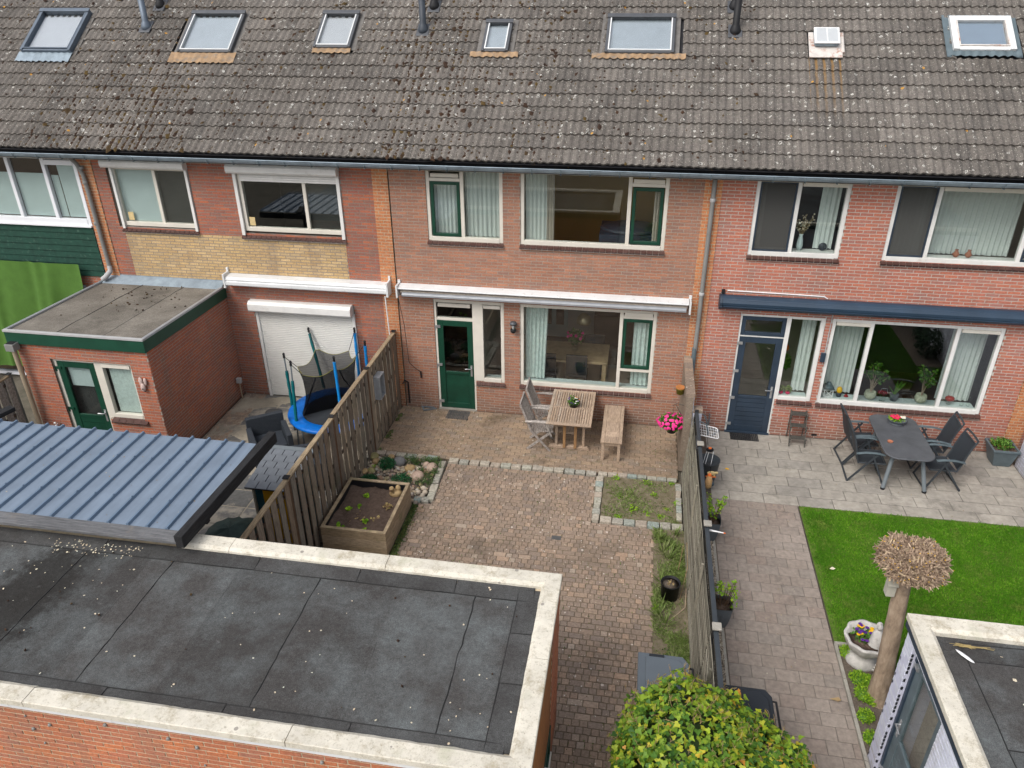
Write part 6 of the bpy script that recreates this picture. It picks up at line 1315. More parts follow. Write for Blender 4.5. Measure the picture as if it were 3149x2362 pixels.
while y > -1.5: d = .35 if k < 3 else .19; m = MB(); m.box(3.693, 3.957, max(y-d+.004, -1.515), y, .424, .447); m.build('seat_board', 'teak', t, .003); y -= d; k += 1
for x in (3.64, 3.95):
    for y in (-1.46, -.16): m = MB(); m.box(x, x+.055, y-.028, y+.028, 0, .42); m.build('leg', 'teak', t, .004)
m = MB(); m.box(3.66, 3.99, -1.47, -1.45, .34, .42); m.box(3.66, 3.68, -1.45, -.16, .35, .42); m.build('apron', 'teak', t)

def teak_chair():
    t = thing('folding_armchair', 'front one of the two weathered grey folding armchairs left of the teak table', 'chair', (0,0,0), 'grey teak folding armchairs')
    # faces +x. seat at .43, back leans towards -x
    m = MB()
    for k in range(11): x = -.20+k*.04; m.box(x, x+.030, -.22, .22, .405+.0035*k, .422+.0035*k)
    m.build('seat', 'teak_grey', t)
    m = MB()
    for s in (-1, 1): m.bar((.20, s*.235, .0), (-.18, s*.235, .44), .022, .045); m.bar((-.18, s*.235, .44), (-.40, s*.235, 1.02), .022, .045)
    m.bar((-.40, -.25, 1.02), (-.40, .25, 1.02), .03, .07); m.bar((-.20, -.23, .50), (-.20, .23, .50), .02, .05)
    m.build('back_frame', 'teak_grey', t)
    m = MB()
    for k in range(8): y = -.185+k*.053; m.bar((-.205, y, .50), (-.395, y, 1.0), .012, .03, up=(0,1,0))
    m.build('backrest', 'teak_grey', t)
    for s in (-1, 1):
        m = MB(); m.bar((-.27, s*.205, 0), (.24, s*.205, .46), .022, .045); m.build('leg', 'teak_grey', t)
        m = MB(); m.tube([(-.30, s*.265, .665), (-.1, s*.27, .685), (.12, s*.27, .68), (.24, s*.27, .655)], [.02, .03, .03, .022], 8); m.build('armrest', 'teak_grey', t)
        m = MB(); m.bar((.10, s*.255, .66), (.22, s*.245, .36), .018, .03); m.build('arm_support', 'teak_warm' if s > 0 else 'teak_grey', t)
    return t
c = teak_chair(); place(c, (2.42, -1.09, 0), .0)
copy_tree(c, (2.44, -.46, 0), .02, 'rear one of the two weathered grey folding armchairs, nearest the brick wall', 'grey teak folding armchairs')
def flowerpot(label, cx, cy, z, r, h, potmat, n, spread, flowers, cat='flower pot', flare=1.25, group=None, leaf='leaf', lsize=.03, fh=.1, nf=24, fr=.018):
    t = thing('flower_pot', label, cat, (cx, cy, z), group)
    m = MB(); m.lathe([(r/flare, 0), (r, h), (r*1.04, h), (r*1.04, h-.012), (r*.93, h-.004), (r*.88, h-.03), (0, h-.03)], 20, (cx, cy, z)); m.build('pot', potmat, t)
    P = ball(n, (cx, cy, z+h+fh*.25), (spread, spread, fh), .3); P[:,2] = np.maximum(P[:,2], z+h-.02); leaves_at(t, 'foliage', P, lsize, leaf, spread=.9, kind='stuff')
    for mat, share in flowers:
        m = MB()
        for _ in range(int(nf*share)):
            d = ball(1, (0,0,0), (1,1,1), .9)[0]; d[2] = abs(d[2])*.9+.1; c_ = Vector((cx+d[0]*spread*.95, cy+d[1]*spread*.95, z+h+fh*.2+d[2]*fh)); q = random.uniform(.8, 1.2)*fr
            for a in range(5): an = 2*pi*a/5; m.ell((c_.x+cos(an)*q*.7, c_.y+sin(an)*q*.7-.002, c_.z), (q*.62, q*.62, q*.25), 6, 4)
        m.build('blossom', mat, t)
    return t
flowerpot('small dark bowl of violas on the teak table', 3.01, -.72, .73, .10, .09, 'black', 420, .13, [('petal_purple', .5), ('petal_white', .3), ('petal_orange', .12)], lsize=.028, fh=.10, nf=26, fr=.014)
# hanging basket
t = thing('hanging_basket', 'hanging basket full of bright pink petunias on the low party wall', 'hanging basket', (4.93, -1.2, .7))
HB = Vector((4.95, -1.25, .80)); m = MB(); m.lathe([(.08, -.16), (.13, -.04), (.135, 0), (.12, 0), (0, -.01)], 18, tuple(HB)); m.build('basket', 'black', t)
P = ball(1100, tuple(HB+Vector((0,0,.06))), (.27, .22, .16), .4); leaves_at(t, 'foliage', P, .035, 'leaf', spread=1, kind='stuff')
m = MB()
for _ in range(80):
    d = RNG.normal(size=3); d /= np.linalg.norm(d); d[2] = abs(d[2])*.9-.15; d[1] = -abs(d[1])*1.0 if RNG.random() < .6 else d[1]; c_ = HB+Vector((d[0]*.30, d[1]*.24, .06+d[2]*.20)); q = random.uniform(.024, .034)
    nrm = Vector(d).normalized(); Mx = nrm.to_track_quat('Z', 'Y').to_matrix().to_4x4(); Mx.translation = c_
    m.lathe([(.004, -.008), (q*.5, 0), (q, .010), (q*.97, .013), (0, .002)], 8, (0,0,0), Mx)
m.build('blossom', 'petal_pink', t)
m = MB(); m.tube([tuple(HB+Vector((0,0,.05))), tuple(HB+Vector((0,0,.42)))], .004, 5); m.tube([(4.93, -1.25, 1.22), (5.0, -1.25, 1.27), (5.14, -1.25, 1.24)], .007, 5); m.tube([(4.98, -1.25, 1.26), (5.13, -1.25, .98)], .006, 5); m.build('bracket', 'iron', t)
flowerpot('small terracotta and olive wall pot on the side of the party wall', 5.06, -.9, 1.30, .085, .12, 'olive_glaze', 8, .05, [], leaf='twig', fh=.01, group=None, cat='wall pot')
m = MB(); m.lathe([(.088, 0), (.092, .03), (.08, .03), (.0, .01)], 18, (5.06, -.9, 1.415)); one(m, 'pot_rim', 'terracotta', 'orange terracotta rim of the small wall pot on the party wall', 'pot rim')
# door grate, foot scraper etc.
t = thing('door_grate', 'dark metal grate set in the paving in front of the green door', 'grate', (.47, -.22, 0))
m = MB()
for k in range(13): m.box(.24+.038*k, .24+.038*k+.012, -.40, -.05, .0, .014)
for k in range(9): m.box(.235, .715, -.40+.042*k, -.40+.042*k+.010, .001, .012)
m.build('bars', 'grate', t); m = MB(); m.box(.225, .725, -.41, -.04, -.02, -.003); m.build('tray', 'black', t)
t = thing('shoe_scraper', 'folded grey metal bracket lying at the wall left of the green door', 'bracket', (-.2, -.05, 0))
m = MB(); m.bar((-.40, -.03, .03), (-.1, -.03, .03), .03, .02); m.bar((-.30, -.17, .02), (-.05, -.05, .02), .03, .02); m.bar((-.38, -.04, .05), (-.30, -.17, .02), .03, .02); m.build('bracket', 'metal_grey', t)
t = thing('garden_tap', 'black outdoor tap pipe on the orange pilaster behind the slat fence', 'tap', (-.74, -.05, .3))
m = MB(); m.tube([(-.66, -.03, .1), (-.66, -.04, .62), (-.72, -.08, .68), (-.76, -.1, .60)], .016, 8); m.build('pipe', 'black', t)
t = thing('drain_lid', 'small grey drain lid in the middle of the paver path', 'drain lid', (3.05, -3.95, 0)); m = MB(); m.box(2.97, 3.13, -4.0, -3.9, -.01, .004); m.build('lid', 'grate', t)
flowerpot('empty black nursery bucket standing in the grass strip by the slatted screen', 4.92, -5.06, 0, .145, .30, 'black', 26, .06, [], cat='bucket', flare=1.15, leaf='twig', fh=-.03, lsize=.03)
m = MB(); m.lathe([(.125, 0), (0, .01)], 16, (4.92, -5.06, .274)); one(m, 'bucket_soil', 'bed_soil', 'dry soil inside the black nursery bucket', 'soil')
m = MB(); m.tube([(5.06, -4.55, .1), (5.12, -4.3, .4), (5.17, -4.28, .45), (5.18, -4.7, .3), (5.08, -5.1, .02)], .006, 5); one(m, 'bent_cane', 'twig', 'bent dry cane arching beside the slatted screen behind the bucket', 'cane')
m = MB(); m.tube([(5.17, -4.95, .1), (5.15, -5.3, .05), (4.98, -5.5, .02)], .006, 5); one(m, 'dry_stick', 'pollard_twig', 'pale stick lying in the grass below the bucket', 'stick')
for i, (lab, x0, y0, x1, y1, mat, z) in enumerate((('grey wheelie bin with its lid half hidden by the ivy hedge', 4.44, -7.80, 5.03, -7.17, 'bin_grey', 1.05), ('dark wheelie bin behind the ivy hedge on the slab path side', 5.42, -8.05, 5.98, -7.46, 'bin_dark', 1.0))):
    t = thing('wheelie_bin', lab, 'bin', ((x0+x1)/2, (y0+y1)/2, 0))
    m = MB(); m.add([(x0+.05,y0+.05,.03),(x1-.08,y0+.05,.03),(x1-.08,y1-.05,.03),(x0+.05,y1-.05,.03),(x0+.01,y0+.01,z-.06),(x1-.03,y0+.01,z-.06),(x1-.03,y1-.01,z-.06),(x0+.01,y1-.01,z-.06)], BOXF); m.build('body', mat, t, .02)
    m = MB(); m.prism([(x0-.015,y0),(x1-.06,y0),(x1+.01,y0+.08),(x1+.01,y1-.10),(x1-.06,y1),(x0-.015,y1)], z-.06, z-.02); m.build('lid', mat, t, .015)
    m = MB(); m.prism([(x0+.08,y0+.07),(x1-.12,y0+.07),(x1-.04,y0+.14),(x1-.04,y1-.16),(x1-.12,y1-.07),(x0+.08,y1-.07)], z-.02, z+.006); m.build('lid_panel', mat, t, .012)
    m = MB(); m.tube([(x1-.02, y0+.1, z-.08), (x1+.06, y0+.1, z-.08), (x1+.06, y1-.12, z-.08), (x1-.02, y1-.12, z-.08)], .014, 8); m.build('handle', 'black', t); m = MB(); m.box(x0+.12, x0+.30, y1-.07, y1-.03, z-.018, z+.004); m.build('grip', 'bin_dark', t, .005)
    for yy in (y0+.08, y1-.12): m = MB(); m.tube([(x1-.07, yy, .1), (x1-.07, yy+.05, .1)], .1, 16); m.build('wheel', 'rubber', t)
# ------------------------------------------------------------------ ivy hedge
t = thing('ivy_hedge', 'big bushy ivy hedge with green and yellow leaves in the bottom foreground', 'hedge', (5.2, -8.9, 0))
blobs = [((4.93,-8.62,1.10),(.70,.86,.70)), ((5.66,-8.84,.90),(.72,.84,.60)), ((4.70,-9.2,1.0),(.56,.8,.66)), ((5.35,-9.3,1.0),(.8,.8,.74)), ((5.30,-8.30,.98),(.50,.50,.58)), ((6.0,-9.15,.70),(.45,.6,.5)), ((4.60,-8.50,.82),(.42,.55,.60)), ((5.75,-8.45,.80),(.38,.35,.48))]
def hedge_pts(n, sh):
    P = []; Nn = []
    w = np.array([b[1][0]*b[1][1] for b in blobs]); w /= w.sum()
    for (c, r), k in zip(blobs, (w*n).astype(int)):
        d = RNG.normal(size=(k, 3)); d /= np.linalg.norm(d, axis=1)[:, None]; lump = 1+.09*np.sin(d[:,0]*9+c[0]*5)*np.sin(d[:,1]*8+c[1]*3)+.06*np.sin(d[:,2]*13+c[0])
        q = (1-sh*RNG.random(k)**1.6)*lump+RNG.normal(0, .032, k); P.append(np.array(c)+d*np.array(r)*q[:, None]); Nn.append(d/np.array(r))
    P = np.concatenate(P); Nn = np.concatenate(Nn); Nn /= np.linalg.norm(Nn, axis=1)[:, None]; inside = np.zeros(len(P), bool)
    for c, r in blobs: inside |= (((P-np.array(c))/(np.array(r)*.84))**2).sum(1) < 1
    k = (~inside) & (P[:,2] > .03); return P[k], Nn[k]
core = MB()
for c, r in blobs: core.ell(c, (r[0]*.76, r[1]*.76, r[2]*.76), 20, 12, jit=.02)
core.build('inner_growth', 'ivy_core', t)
m = MB(); m.tube([(5.1, -8.9, 0), (5.1, -8.9, .5)], .06, 8); m.tube([(5.6, -8.9, 0), (5.6, -8.9, .5)], .05, 8); m.build('trunk', 'bark', t)
def ivy(n, sh, mat, size, sel=None, nm='leaf', stuff='ivy_foliage', ns=300, sp=.75):
    P, Nn = hedge_pts(n, sh)
    if sel is not None: k = sel(P) > RNG.random(len(P)); P, Nn = P[k], Nn[k]
    n = len(P); z = Nn*.8+np.array([0,-.1,.6])+RNG.normal(size=(n, 3))*sp*.6; z /= np.linalg.norm(z, axis=1)[:, None]; a = RNG.normal(size=(n, 3))+np.array([0,-.5,-.6]); x = np.cross(a, z); x /= np.linalg.norm(x, axis=1)[:, None]; y = np.cross(z, x); s = size*RNG.uniform(.55, 1.25, (n, 1))
    M_ = mats_from(P, x*s, y*s, z*s)
    if ns: pieces(t, nm, stuff, IVYV, IVYF, M_, mat, ns)
    else: joined(t, stuff, IVYV, IVYF, M_, mat, RNG.random(n), kind='stuff')
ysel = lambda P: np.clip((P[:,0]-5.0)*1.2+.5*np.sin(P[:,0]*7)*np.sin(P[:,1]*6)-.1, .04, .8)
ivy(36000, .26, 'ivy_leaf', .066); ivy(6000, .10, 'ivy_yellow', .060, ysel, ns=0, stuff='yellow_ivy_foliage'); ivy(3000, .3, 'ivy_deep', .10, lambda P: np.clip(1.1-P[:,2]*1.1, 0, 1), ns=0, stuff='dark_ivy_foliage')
P, Nn = hedge_pts(2600, .05); m = MB()
for p, n_ in zip(P[:430], Nn[:430]):
    p = Vector(p); n_ = Vector(n_)+Vector(RNG.normal(0, .4, 3)); n_.normalize(); e = p+n_*RNG.uniform(.05, .11); m.tube([p-n_*.02, (p+e)/2+Vector(RNG.normal(0, .01, 3)), e], [.0035, .003, .002], 4, False, random.random())
    for k in range(3): d = (n_+Vector(RNG.normal(0, .7, 3))).normalized(); q = p+(e-p)*RNG.uniform(.4, 1); m.tube([q, q+d*RNG.uniform(.02, .05)], [.0025, .0015], 4, False, random.random())
m.build('twigs', 'twig', t, kind='stuff')

# ------------------------------------------------------------------ left garden
t = thing('trampoline', 'round trampoline with bright blue edge pad and sagging black safety net', 'trampoline', (-1.95, -1.25, 0))
TC = Vector((-1.90, -1.22, .5)); TR = .93
m = MB(); n = 48; vs = []
for j, (r, z) in enumerate(((TR, -.03), (TR+.01, .01), (TR-.04, .035), (TR-.26, .025), (TR-.29, .005))):
    for k in range(n): a = 2*pi*k/n; vs.append((TC.x+r*cos(a), TC.y+r*sin(a), TC.z+z+(.008*sin(k*2.6) if j in (2, 3) else 0)))
m.add(vs, [(j*n+k, j*n+(k+1) % n, (j+1)*n+(k+1) % n, (j+1)*n+k) for j in range(4) for k in range(n)], smooth=True); m.build('edge_pad', 'trampoline_blue', t)
m = MB(); m.lathe([(TR-.27, .0), (TR-.5, -.01), (0, -.015)], 40, tuple(TC)); m.build('jumping_mat', 'mesh_black', t)
m = MB(); m.tube([(TC.x+(TR-.03)*cos(2*pi*k/36), TC.y+(TR-.03)*sin(2*pi*k/36), TC.z-.04) for k in range(37)], .02, 6); m.build('frame_ring', 'metal_grey', t)
ang = [math.atan2(-.02+.5, -1), math.atan2(-.72, -.62), math.radians(118), math.radians(-18), math.radians(60), math.radians(22)]
poles = [(-2.84,-1.22,-3.02,-.98,1.62,'pole_teal','back left'), (-2.45,-1.95,-2.52,-1.42,1.68,'pole_teal','front left'), (-2.36,-.42,-2.75,.0-.06,1.72,'pole_teal','rear'), (-1.50,-2.05,-1.72,-1.32,1.70,'pole_blue','front right'), (-1.12,-.60,-1.66,-.06,1.74,'pole_blue','back right'), (-1.02,-1.1,-1.40,-.50,1.62,'pole_blue','right')]
poles = [(-2.83,-1.20,-2.86,-1.16,1.62,'pole_teal'), (-2.46,-1.90,-2.50,-1.42+(-.20),1.70,'pole_teal'), (-2.36,-.44,-2.78,.02-.08,1.70,'pole_teal'), (-1.74,-1.25-.0,-1.80,-1.15,1.62,'pole_blue'), (-1.75,-.1,-1.72,-.12,1.80,'pole_blue'), (-1.44,-.38,-1.40,-.42,1.66,'pole_blue')]
tops = []
for i, (bx, by, tx, ty, z, mt) in enumerate(poles):
    b = Vector((bx, by, .02)); e = Vector((tx, ty, z)); q = lambda f: b+(e-b)*f
    m = MB(); m.tube([b, e], .016, 8); pl = m.build('pole', 'metal_grey', t)
    m = MB(); f0 = .28; f1 = (.80 if i in (0, 1) else .97); pts_ = [q(f0+(f1-f0)*k/12) for k in range(13)]; m.tube(pts_, [.032+.004*sin(k*1.9+i) for k in range(13)], 10); m.build('foam_sleeve', mt, pl)
    m = MB(); m.lathe([(.022, -.03), (.026, .0), (.02, .03), (.028, .05), (.02, .08), (0, .085)], 10, tuple(e)); m.build('cap', 'black', pl); tops.append(e)
for a in (0.5, 1.9, 3.3, 4.3, 5.5): 
    m = MB(); x, y = TC.x+(TR-.03)*cos(a), TC.y+(TR-.03)*sin(a); m.tube([(x, y, .46), (x, y, .0), (x+.1*sin(a), y-.1*cos(a), .0)], .018, 6); m.build('leg', 'metal_grey', t)
# net: sagging rope between pole tops, net down to the mat
ordr = [1, 3, 5, 4, 2, 0]; m = MB(); R_ = MB(); ring = []
for k in range(6):
    a, b = tops[ordr[k]], tops[ordr[(k+1) % 6]]
    for s in range(8):
        f = s/8; p = a+(b-a)*f; c = Vector((TC.x, TC.y, p.z)); pull = .27+.05*sin(pi*f); p = p+(c-p)*pull; p.z = 1.42-.10*sin(pi*f)+(.06 if k in (2,3) else 0); ring.append(p)
n = len(ring); vs = [tuple(p) for p in ring]
def lowp(p, f): a = math.atan2(p.y-TC.y, p.x-TC.x); q = Vector((TC.x+(TR-.30)*cos(a), TC.y+(TR-.30)*sin(a), .51)); r_ = p+(q-p)*f; r_ += (Vector((TC.x, TC.y, r_.z))-r_)*.10*sin(pi*f); return tuple(r_)
for f in (.33, .66, 1.): vs += [lowp(p, f) for p in ring]
m.add(vs, [(j*n+k, j*n+(k+1) % n, (j+1)*n+(k+1) % n, (j+1)*n+k) for j in range(3) for k in range(n)], smooth=True); m.build('safety_net', 'net', t)
R_.tube(ring+[ring[0]], .005, 5); R_.build('net_rope', 'olive_glaze', t)
m = MB()
for k in range(6): m.tube([tops[ordr[k]], ring[k*8]], .007, 5)
m.tube([Vector(lowp(ring[10], 0)), Vector(lowp(ring[10], .3))+Vector((-.02,0,0)), Vector(lowp(ring[10], 1))], .014, 6); m.tube([ring[3], Vector(lowp(ring[3], .5))+Vector((-.05, 0, 0)), Vector(lowp(ring[3], 1))], .016, 6); m.build('strap', 'black', t)

def wicker_chair(label):
    t = thing('wicker_armchair', label, 'armchair', (0,0,0), 'dark wicker armchairs in the left garden')
    m = MB(); m.box(-.36, .36, -.30, .36, .06, .36); m.build('base', 'wicker', t, .01)
    m = MB(); m.box(-.28, .28, -.36, .24, .36, .42); m.build('seat', 'wicker', t, .015)
    m = MB(); m.add([(-.36,.26,.06),(.36,.26,.06),(.36,.38,.06),(-.36,.38,.06),(-.36,.29,.78),(.36,.29,.78),(.36,.40,.78),(-.36,.40,.78)], BOXF); m.build('backrest', 'wicker', t, .01)
    for s in (-1, 1): m = MB(); m.box(*(sorted((s*.285, s*.385))), -.38, .26, .06, .62); m.build('armrest', 'wicker', t, .012)
    return t
c = wicker_chair('dark wicker armchair beside the blue trampoline'); place(c, (-2.80, -2.37, 0), radians(36))
copy_tree(c, (-1.70, -3.05, 0), radians(-65), 'second dark wicker armchair mostly hidden behind the slat fence')
t = thing('playhouse', 'small wooden playhouse with grey shingle roof and teal and yellow walls behind the slat fence', 'playhouse', (-1.4, -4.7, 0))
m = MB(); m.box(-1.72, -1.05, -4.95, -4.22, 0, 1.30); m.build('wall', 'playhouse_teal', t, .006); m = MB(); m.box(-1.58, -1.10, -4.965, -4.951, .15, 1.28); m.build('door', 'playhouse_yellow', t); m = MB(); m.box(-1.75, -1.72, -4.99, -4.2, 0, 1.3); m.build('corner_post', 'pale_board', t)
m = MB(); m.add([(-1.80,-5.10,1.30),(-1.02,-5.10,1.30),(-1.02,-4.12,1.42),(-1.80,-4.12,1.42),(-1.80,-5.10,1.32),(-1.02,-5.10,1.32),(-1.02,-4.12,1.44),(-1.80,-4.12,1.44)], BOXF); r_ = m.build('roof', 'black', t)
d = Vector((0, .98, .12)).normalized(); nn = Vector((1,0,0)).cross(d)
for k in range(6):
    for i in range(5):
        x0 = -1.80+i*.19-(.095 if k % 2 else 0); xa, xb = max(x0+.007, -1.80), min(x0+.183, -1.02)
        if xb-xa < .03: continue
        s = k*.163; p = Vector((0, -5.11, 1.322))+d*s; m = MB(); m.add([tuple(Vector((x, 0, 0))+p+d*ss+nn*h) for h in (-.004, .012) for x, ss in ((xa, 0), (xb, 0), (xb, .17), (xa, .17))], [(0,3,2,1),(4,5,6,7),(0,1,5,4),(1,2,6,5),(3,0,4,7)], Matrix.Translation(nn*.004*(1 if True else 0))@Matrix.Identity(4)); m.build('shingle', 'shingle_grey', r_)
m = MB(); m.box(-1.81, -1.01, -4.16, -4.06, 1.445, 1.465); m.build('ridge_board', 'metal_grey', t, .004)
m = MB(); m.ell((-1.95, -5.50, .36), (.56, .62, .46), 26, 14, jit=.07); one(m, 'covered_heap', 'tarp_green', 'dark green tarpaulin covered heap in the gap between canopy and slat fence', 'tarpaulin')
t = thing('toy_ball', 'small blue and white toy lying under the canopy edge beside the playhouse', 'toy', (-2.05, -4.75, 0)); m = MB(); m.ell((-2.02, -4.72, .07), (.06, .06, .06), 10, 7); m.build('ball', 'pole_blue', t); m = MB(); m.ell((-1.94, -4.78, .05), (.05, .04, .05), 8, 6); m.build('lid', 'white', t)
m = MB(); m.lathe([(0, .006), (.17, .006), (.19, .002)], 24, (-3.55, -.72, 0), sy=.8); one(m, 'wet_stain', 'grate', 'dark round drain cover on the sandy slabs of the left yard', 'drain cover')

# ------------------------------------------------------------------ right garden
t = thing('patio_table', 'dark grey rounded patio table on the slab terrace', 'table', (9.18, -.95, 0))
def rounded(x0, x1, y0, y1, r, bulge=.04, n=7):
    P = []
    for cx, cy, a0 in ((x1-r, y1-r, 0), (x0+r, y1-r, pi/2), (x0+r, y0+r, pi), (x1-r, y0+r, 1.5*pi)):
        for k in range(n+1): a = a0+pi/2*k/n; P.append((cx+r*cos(a), cy+r*sin(a)))
    cy, cx = (y0+y1)/2, (x0+x1)/2
    return [(x+(bulge*cos((y-cy)/(y1-y0)*pi)*(1 if x > cx else -1)), y+bulge*.7*cos((x-cx)/(x1-x0)*pi)*(1 if y > cy else -1)) for x, y in P]
m = MB(); m.prism(rounded(8.76, 9.60, -1.70, -.14, .20), .715, .745); m.build('tabletop', 'table_grey', t, .014)
m = MB(); m.prism(rounded(8.86, 9.50, -1.55, -.30, .15), .68, .714); m.build('frame', 'metal_grey', t)
for (a, b, c, d) in ((8.84, -1.62, 8.96, -1.40), (9.56, -1.62, 9.44, -1.40), (8.84, -.28, 8.96, -.45), (9.56, -.28, 9.44, -.45)):
    m = MB(); m.tube([(c, d, .70), (a, b, .03)], .038, 14); l_ = m.build('leg', 'metal_grey', t); m = MB(); m.tube([(a, b, .035), (a, b, 0)], .04, 12); m.build('foot_cap', 'black', l_)
def recliner():
    t = thing('garden_chair', 'x', 'chair', (0,0,0), 'dark folding garden chairs round the grey patio table')
    # faces +x
    m = MB(); vs = []; pr = [(.27, .425), (.1, .435), (-.08, .42), (-.20, .41)]
    for x, z in pr:
        for k in range(7): y = -.22+.44*k/6; vs.append((x, y, z-.018*cos(pi*(k-3)/6)))
    m.add(vs, [(j*7+k, j*7+k+1, (j+1)*7+k+1, (j+1)*7+k) for j in range(3) for k in range(6)], smooth=True); m.build('seat', 'mesh_black', t)
    m = MB(); vs = []; pr = [(-.20, .43), (-.245, .56), (-.28, .72), (-.325, .88), (-.375, 1.0)]
    for x, z in pr:
        for k in range(7): y = -.225+.45*k/6; vs.append((x-.02*cos(pi*(k-3)/6), y, z))
    m.add(vs, [(j*7+k, j*7+k+1, (j+1)*7+k+1, (j+1)*7+k) for j in range(4) for k in range(6)], smooth=True); m.build('backrest', 'mesh_black', t)
    m = MB(); 
    for s in (-1, 1): m.tube([(-.19, s*.235, .40), (-.245, s*.235, .56), (-.28, s*.235, .72), (-.325, s*.235, .88), (-.40, s*.23, 1.06)], .016, 8); m.tube([(-.20, s*.235, .41), (.28, s*.235, .425)], .014, 8)
    m.tube([(-.40, -.23, 1.06), (-.405, 0, 1.075), (-.40, .23, 1.06)], .018, 8); m.tube([(-.375, -.23, 1.0), (-.375, .23, 1.0)], .012, 8); m.tube([(.28, -.235, .425), (.28, .235, .425)], .014, 8); m.build('back_frame', 'plastic_anthracite', t)
    for s in (-1, 1):
        m = MB(); m.bar((.10, s*.265, .63), (-.33, s*.265, .0), .02, .034); m.build('leg', 'plastic_anthracite', t)
        m = MB(); m.bar((.02, s*.262, .62), (.30, s*.262, .0), .02, .03); m.build('leg', 'plastic_anthracite', t)
        m = MB(); vs = [(-.27, .62), (-.1, .655), (.08, .66), (.22, .64)]
        m.add([(x, s*.265+d, z+e) for x, z in vs for d, e in ((-.027, -.01), (.027, -.01), (.027, .012), (-.027, .012))], [(j*4+k, j*4+(k+1) % 4, (j+1)*4+(k+1) % 4, (j+1)*4+k) for j in range(3) for k in range(4)]+[(0,1,2,3),(15,14,13,12)]); m.build('armrest', 'plastic_grey' if False else 'zinc_dark', t, .006)
    m = MB(); m.bar((-.33, -.265, .02), (-.33, .265, .02), .025, .025, up=(0,0,1)); m.bar((.30, -.262, .02), (.30, .262, .02), .02, .02); m.build('stretcher', 'plastic_anthracite', t)
    return t
c = recliner(); c['label'] = 'dark garden chair on the left of the grey table, nearest the house wall'; place(c, (8.57, -.60, 0), radians(4))
copy_tree(c, (8.58, -1.20, 0), radians(-2), 'dark garden chair on the left of the grey table, nearest the lawn')
copy_tree(c, (9.84, -.60, 0), radians(178), 'dark garden chair on the right of the grey table, nearest the house wall')
copy_tree(c, (9.86, -1.24, 0), radians(184), 'dark garden chair on the right of the grey table, nearest the lawn')
t = thing('flower_bowl', 'grey bowl of crimson and white primroses on the patio table', 'flower bowl', (9.22, -.40, .745))
m = MB(); m.lathe([(.13, .0), (.15, .012), (.11, .014), (.115, .03), (.175, .085), (.18, .09), (.165, .085), (.0, .06)], 24, (9.22, -.42, .746)); m.build('bowl', 'plastic_grey', t); leaves_at(t, 'foliage', ball(220, (9.22, -.42, .83), (.15, .15, .04), .2), .035, 'leaf_bright', spread=.6, kind='stuff')
for mat, cx, nf, rr in (('petal_crimson', 9.19, 34, .085), ('petal_white', 9.32, 14, .045)):
    m = MB(); yl = MB()
    for _ in range(nf):
        a = RNG.uniform(0, 6.3); q = rr*math.sqrt(RNG.random()); p = (cx+q*cos(a), -.42+q*sin(a), .875+RNG.uniform(-.008, .012)+.02*(1-q/rr))
        for k in range(5): b = 2*pi*k/5; m.ell((p[0]+.014*cos(b), p[1]+.014*sin(b), p[2]), (.012, .012, .004), 6, 4)
        yl.ell((p[0], p[1], p[2]+.003), (.006, .006, .004), 6, 4)
    m.build('blossom', mat, t); yl.build('blossom_eye', 'petal_yellow', t)
m = MB(); m.lathe([(.045, 0), (.05, .02), (.04, .02), (.035, .012), (0, .012)], 18, (8.93, -1.16, .746)); one(m, 'ashtray', 'ceramic_rust', 'small round metal ashtray on the patio table', 'ashtray')
t = thing('square_planter', 'square dark grey planter with a low green plant in the corner by the white wall', 'planter', (11.25, -.30, 0))
m = MB(); m.add([(11.12,-.50,0),(11.42,-.50,0),(11.42,-.20,0),(11.12,-.20,0),(11.04,-.56,.34),(11.48,-.56,.34),(11.48,-.12,.34),(11.04,-.12,.34)], [(0,3,2,1),(0,1,5,4),(1,2,6,5),(2,3,7,6),(3,0,4,7)]); m.box(11.02, 11.50, -.58, -.545, .34, .385); m.box(11.02, 11.50, -.135, -.10, .34, .385); m.box(11.02, 11.055, -.545, -.135, .34, .385); m.box(11.465, 11.50, -.545, -.135, .34, .385); m.build('pot', 'plastic_grey' if False else 'zinc_dark', t, .006)
m = MB(); m.box(11.05, 11.47, -.55, -.13, .33, .35); m.build('soil', 'soil', t); leaves_at(t, 'foliage', ball(420, (11.24, -.33, .42), (.19, .19, .09), .2), .045, 'leaf', spread=.7, kind='stuff'); m = MB()
for k in range(12): m.tube([(11.2+RNG.uniform(-.1,.1), -.33+RNG.uniform(-.1,.1), .34), (11.2+RNG.uniform(-.15,.15), -.33+RNG.uniform(-.15,.15), .44)], .004, 4)
m.build('stem', 'ceramic_rust', t)
t = thing('plant_stand', 'small rusty iron three step plant stand against the brick wall beside the dark blue door', 'plant stand', (7.5, -.25, 0))
for k, (z, y) in enumerate(((.60, -.08), (.38, -.19), (.16, -.30))):
    m = MB(); 
    for j in range(6): m.box(7.36, 7.64, y-.075+.025*j, y-.06+.025*j, z, z+.012)
    m.box(7.35, 7.365, y-.08, y+.08, z-.012, z+.02); m.box(7.635, 7.65, y-.08, y+.08, z-.012, z+.02); m.build('step', 'iron', t)
for x in (7.35, 7.65): m = MB(); m.bar((x, -.40, 0), (x, -.05, .66), .016, .03); m.build('leg', 'iron', t); m = MB(); m.bar((x, -.02, 0), (x, -.05, .62), .014, .02); m.build('leg', 'iron', t); 
m = MB()
for z, y in ((.60, -.16), (.38, -.27), (.16, -.38)):
    for x in (7.35, 7.65): m.ell((x, y, z), (.025, .02, .03), 8, 6); m.ell((x, y-.01, z-.06), (.018, .015, .03), 8, 6)
m.build('ornament', 'iron', t)
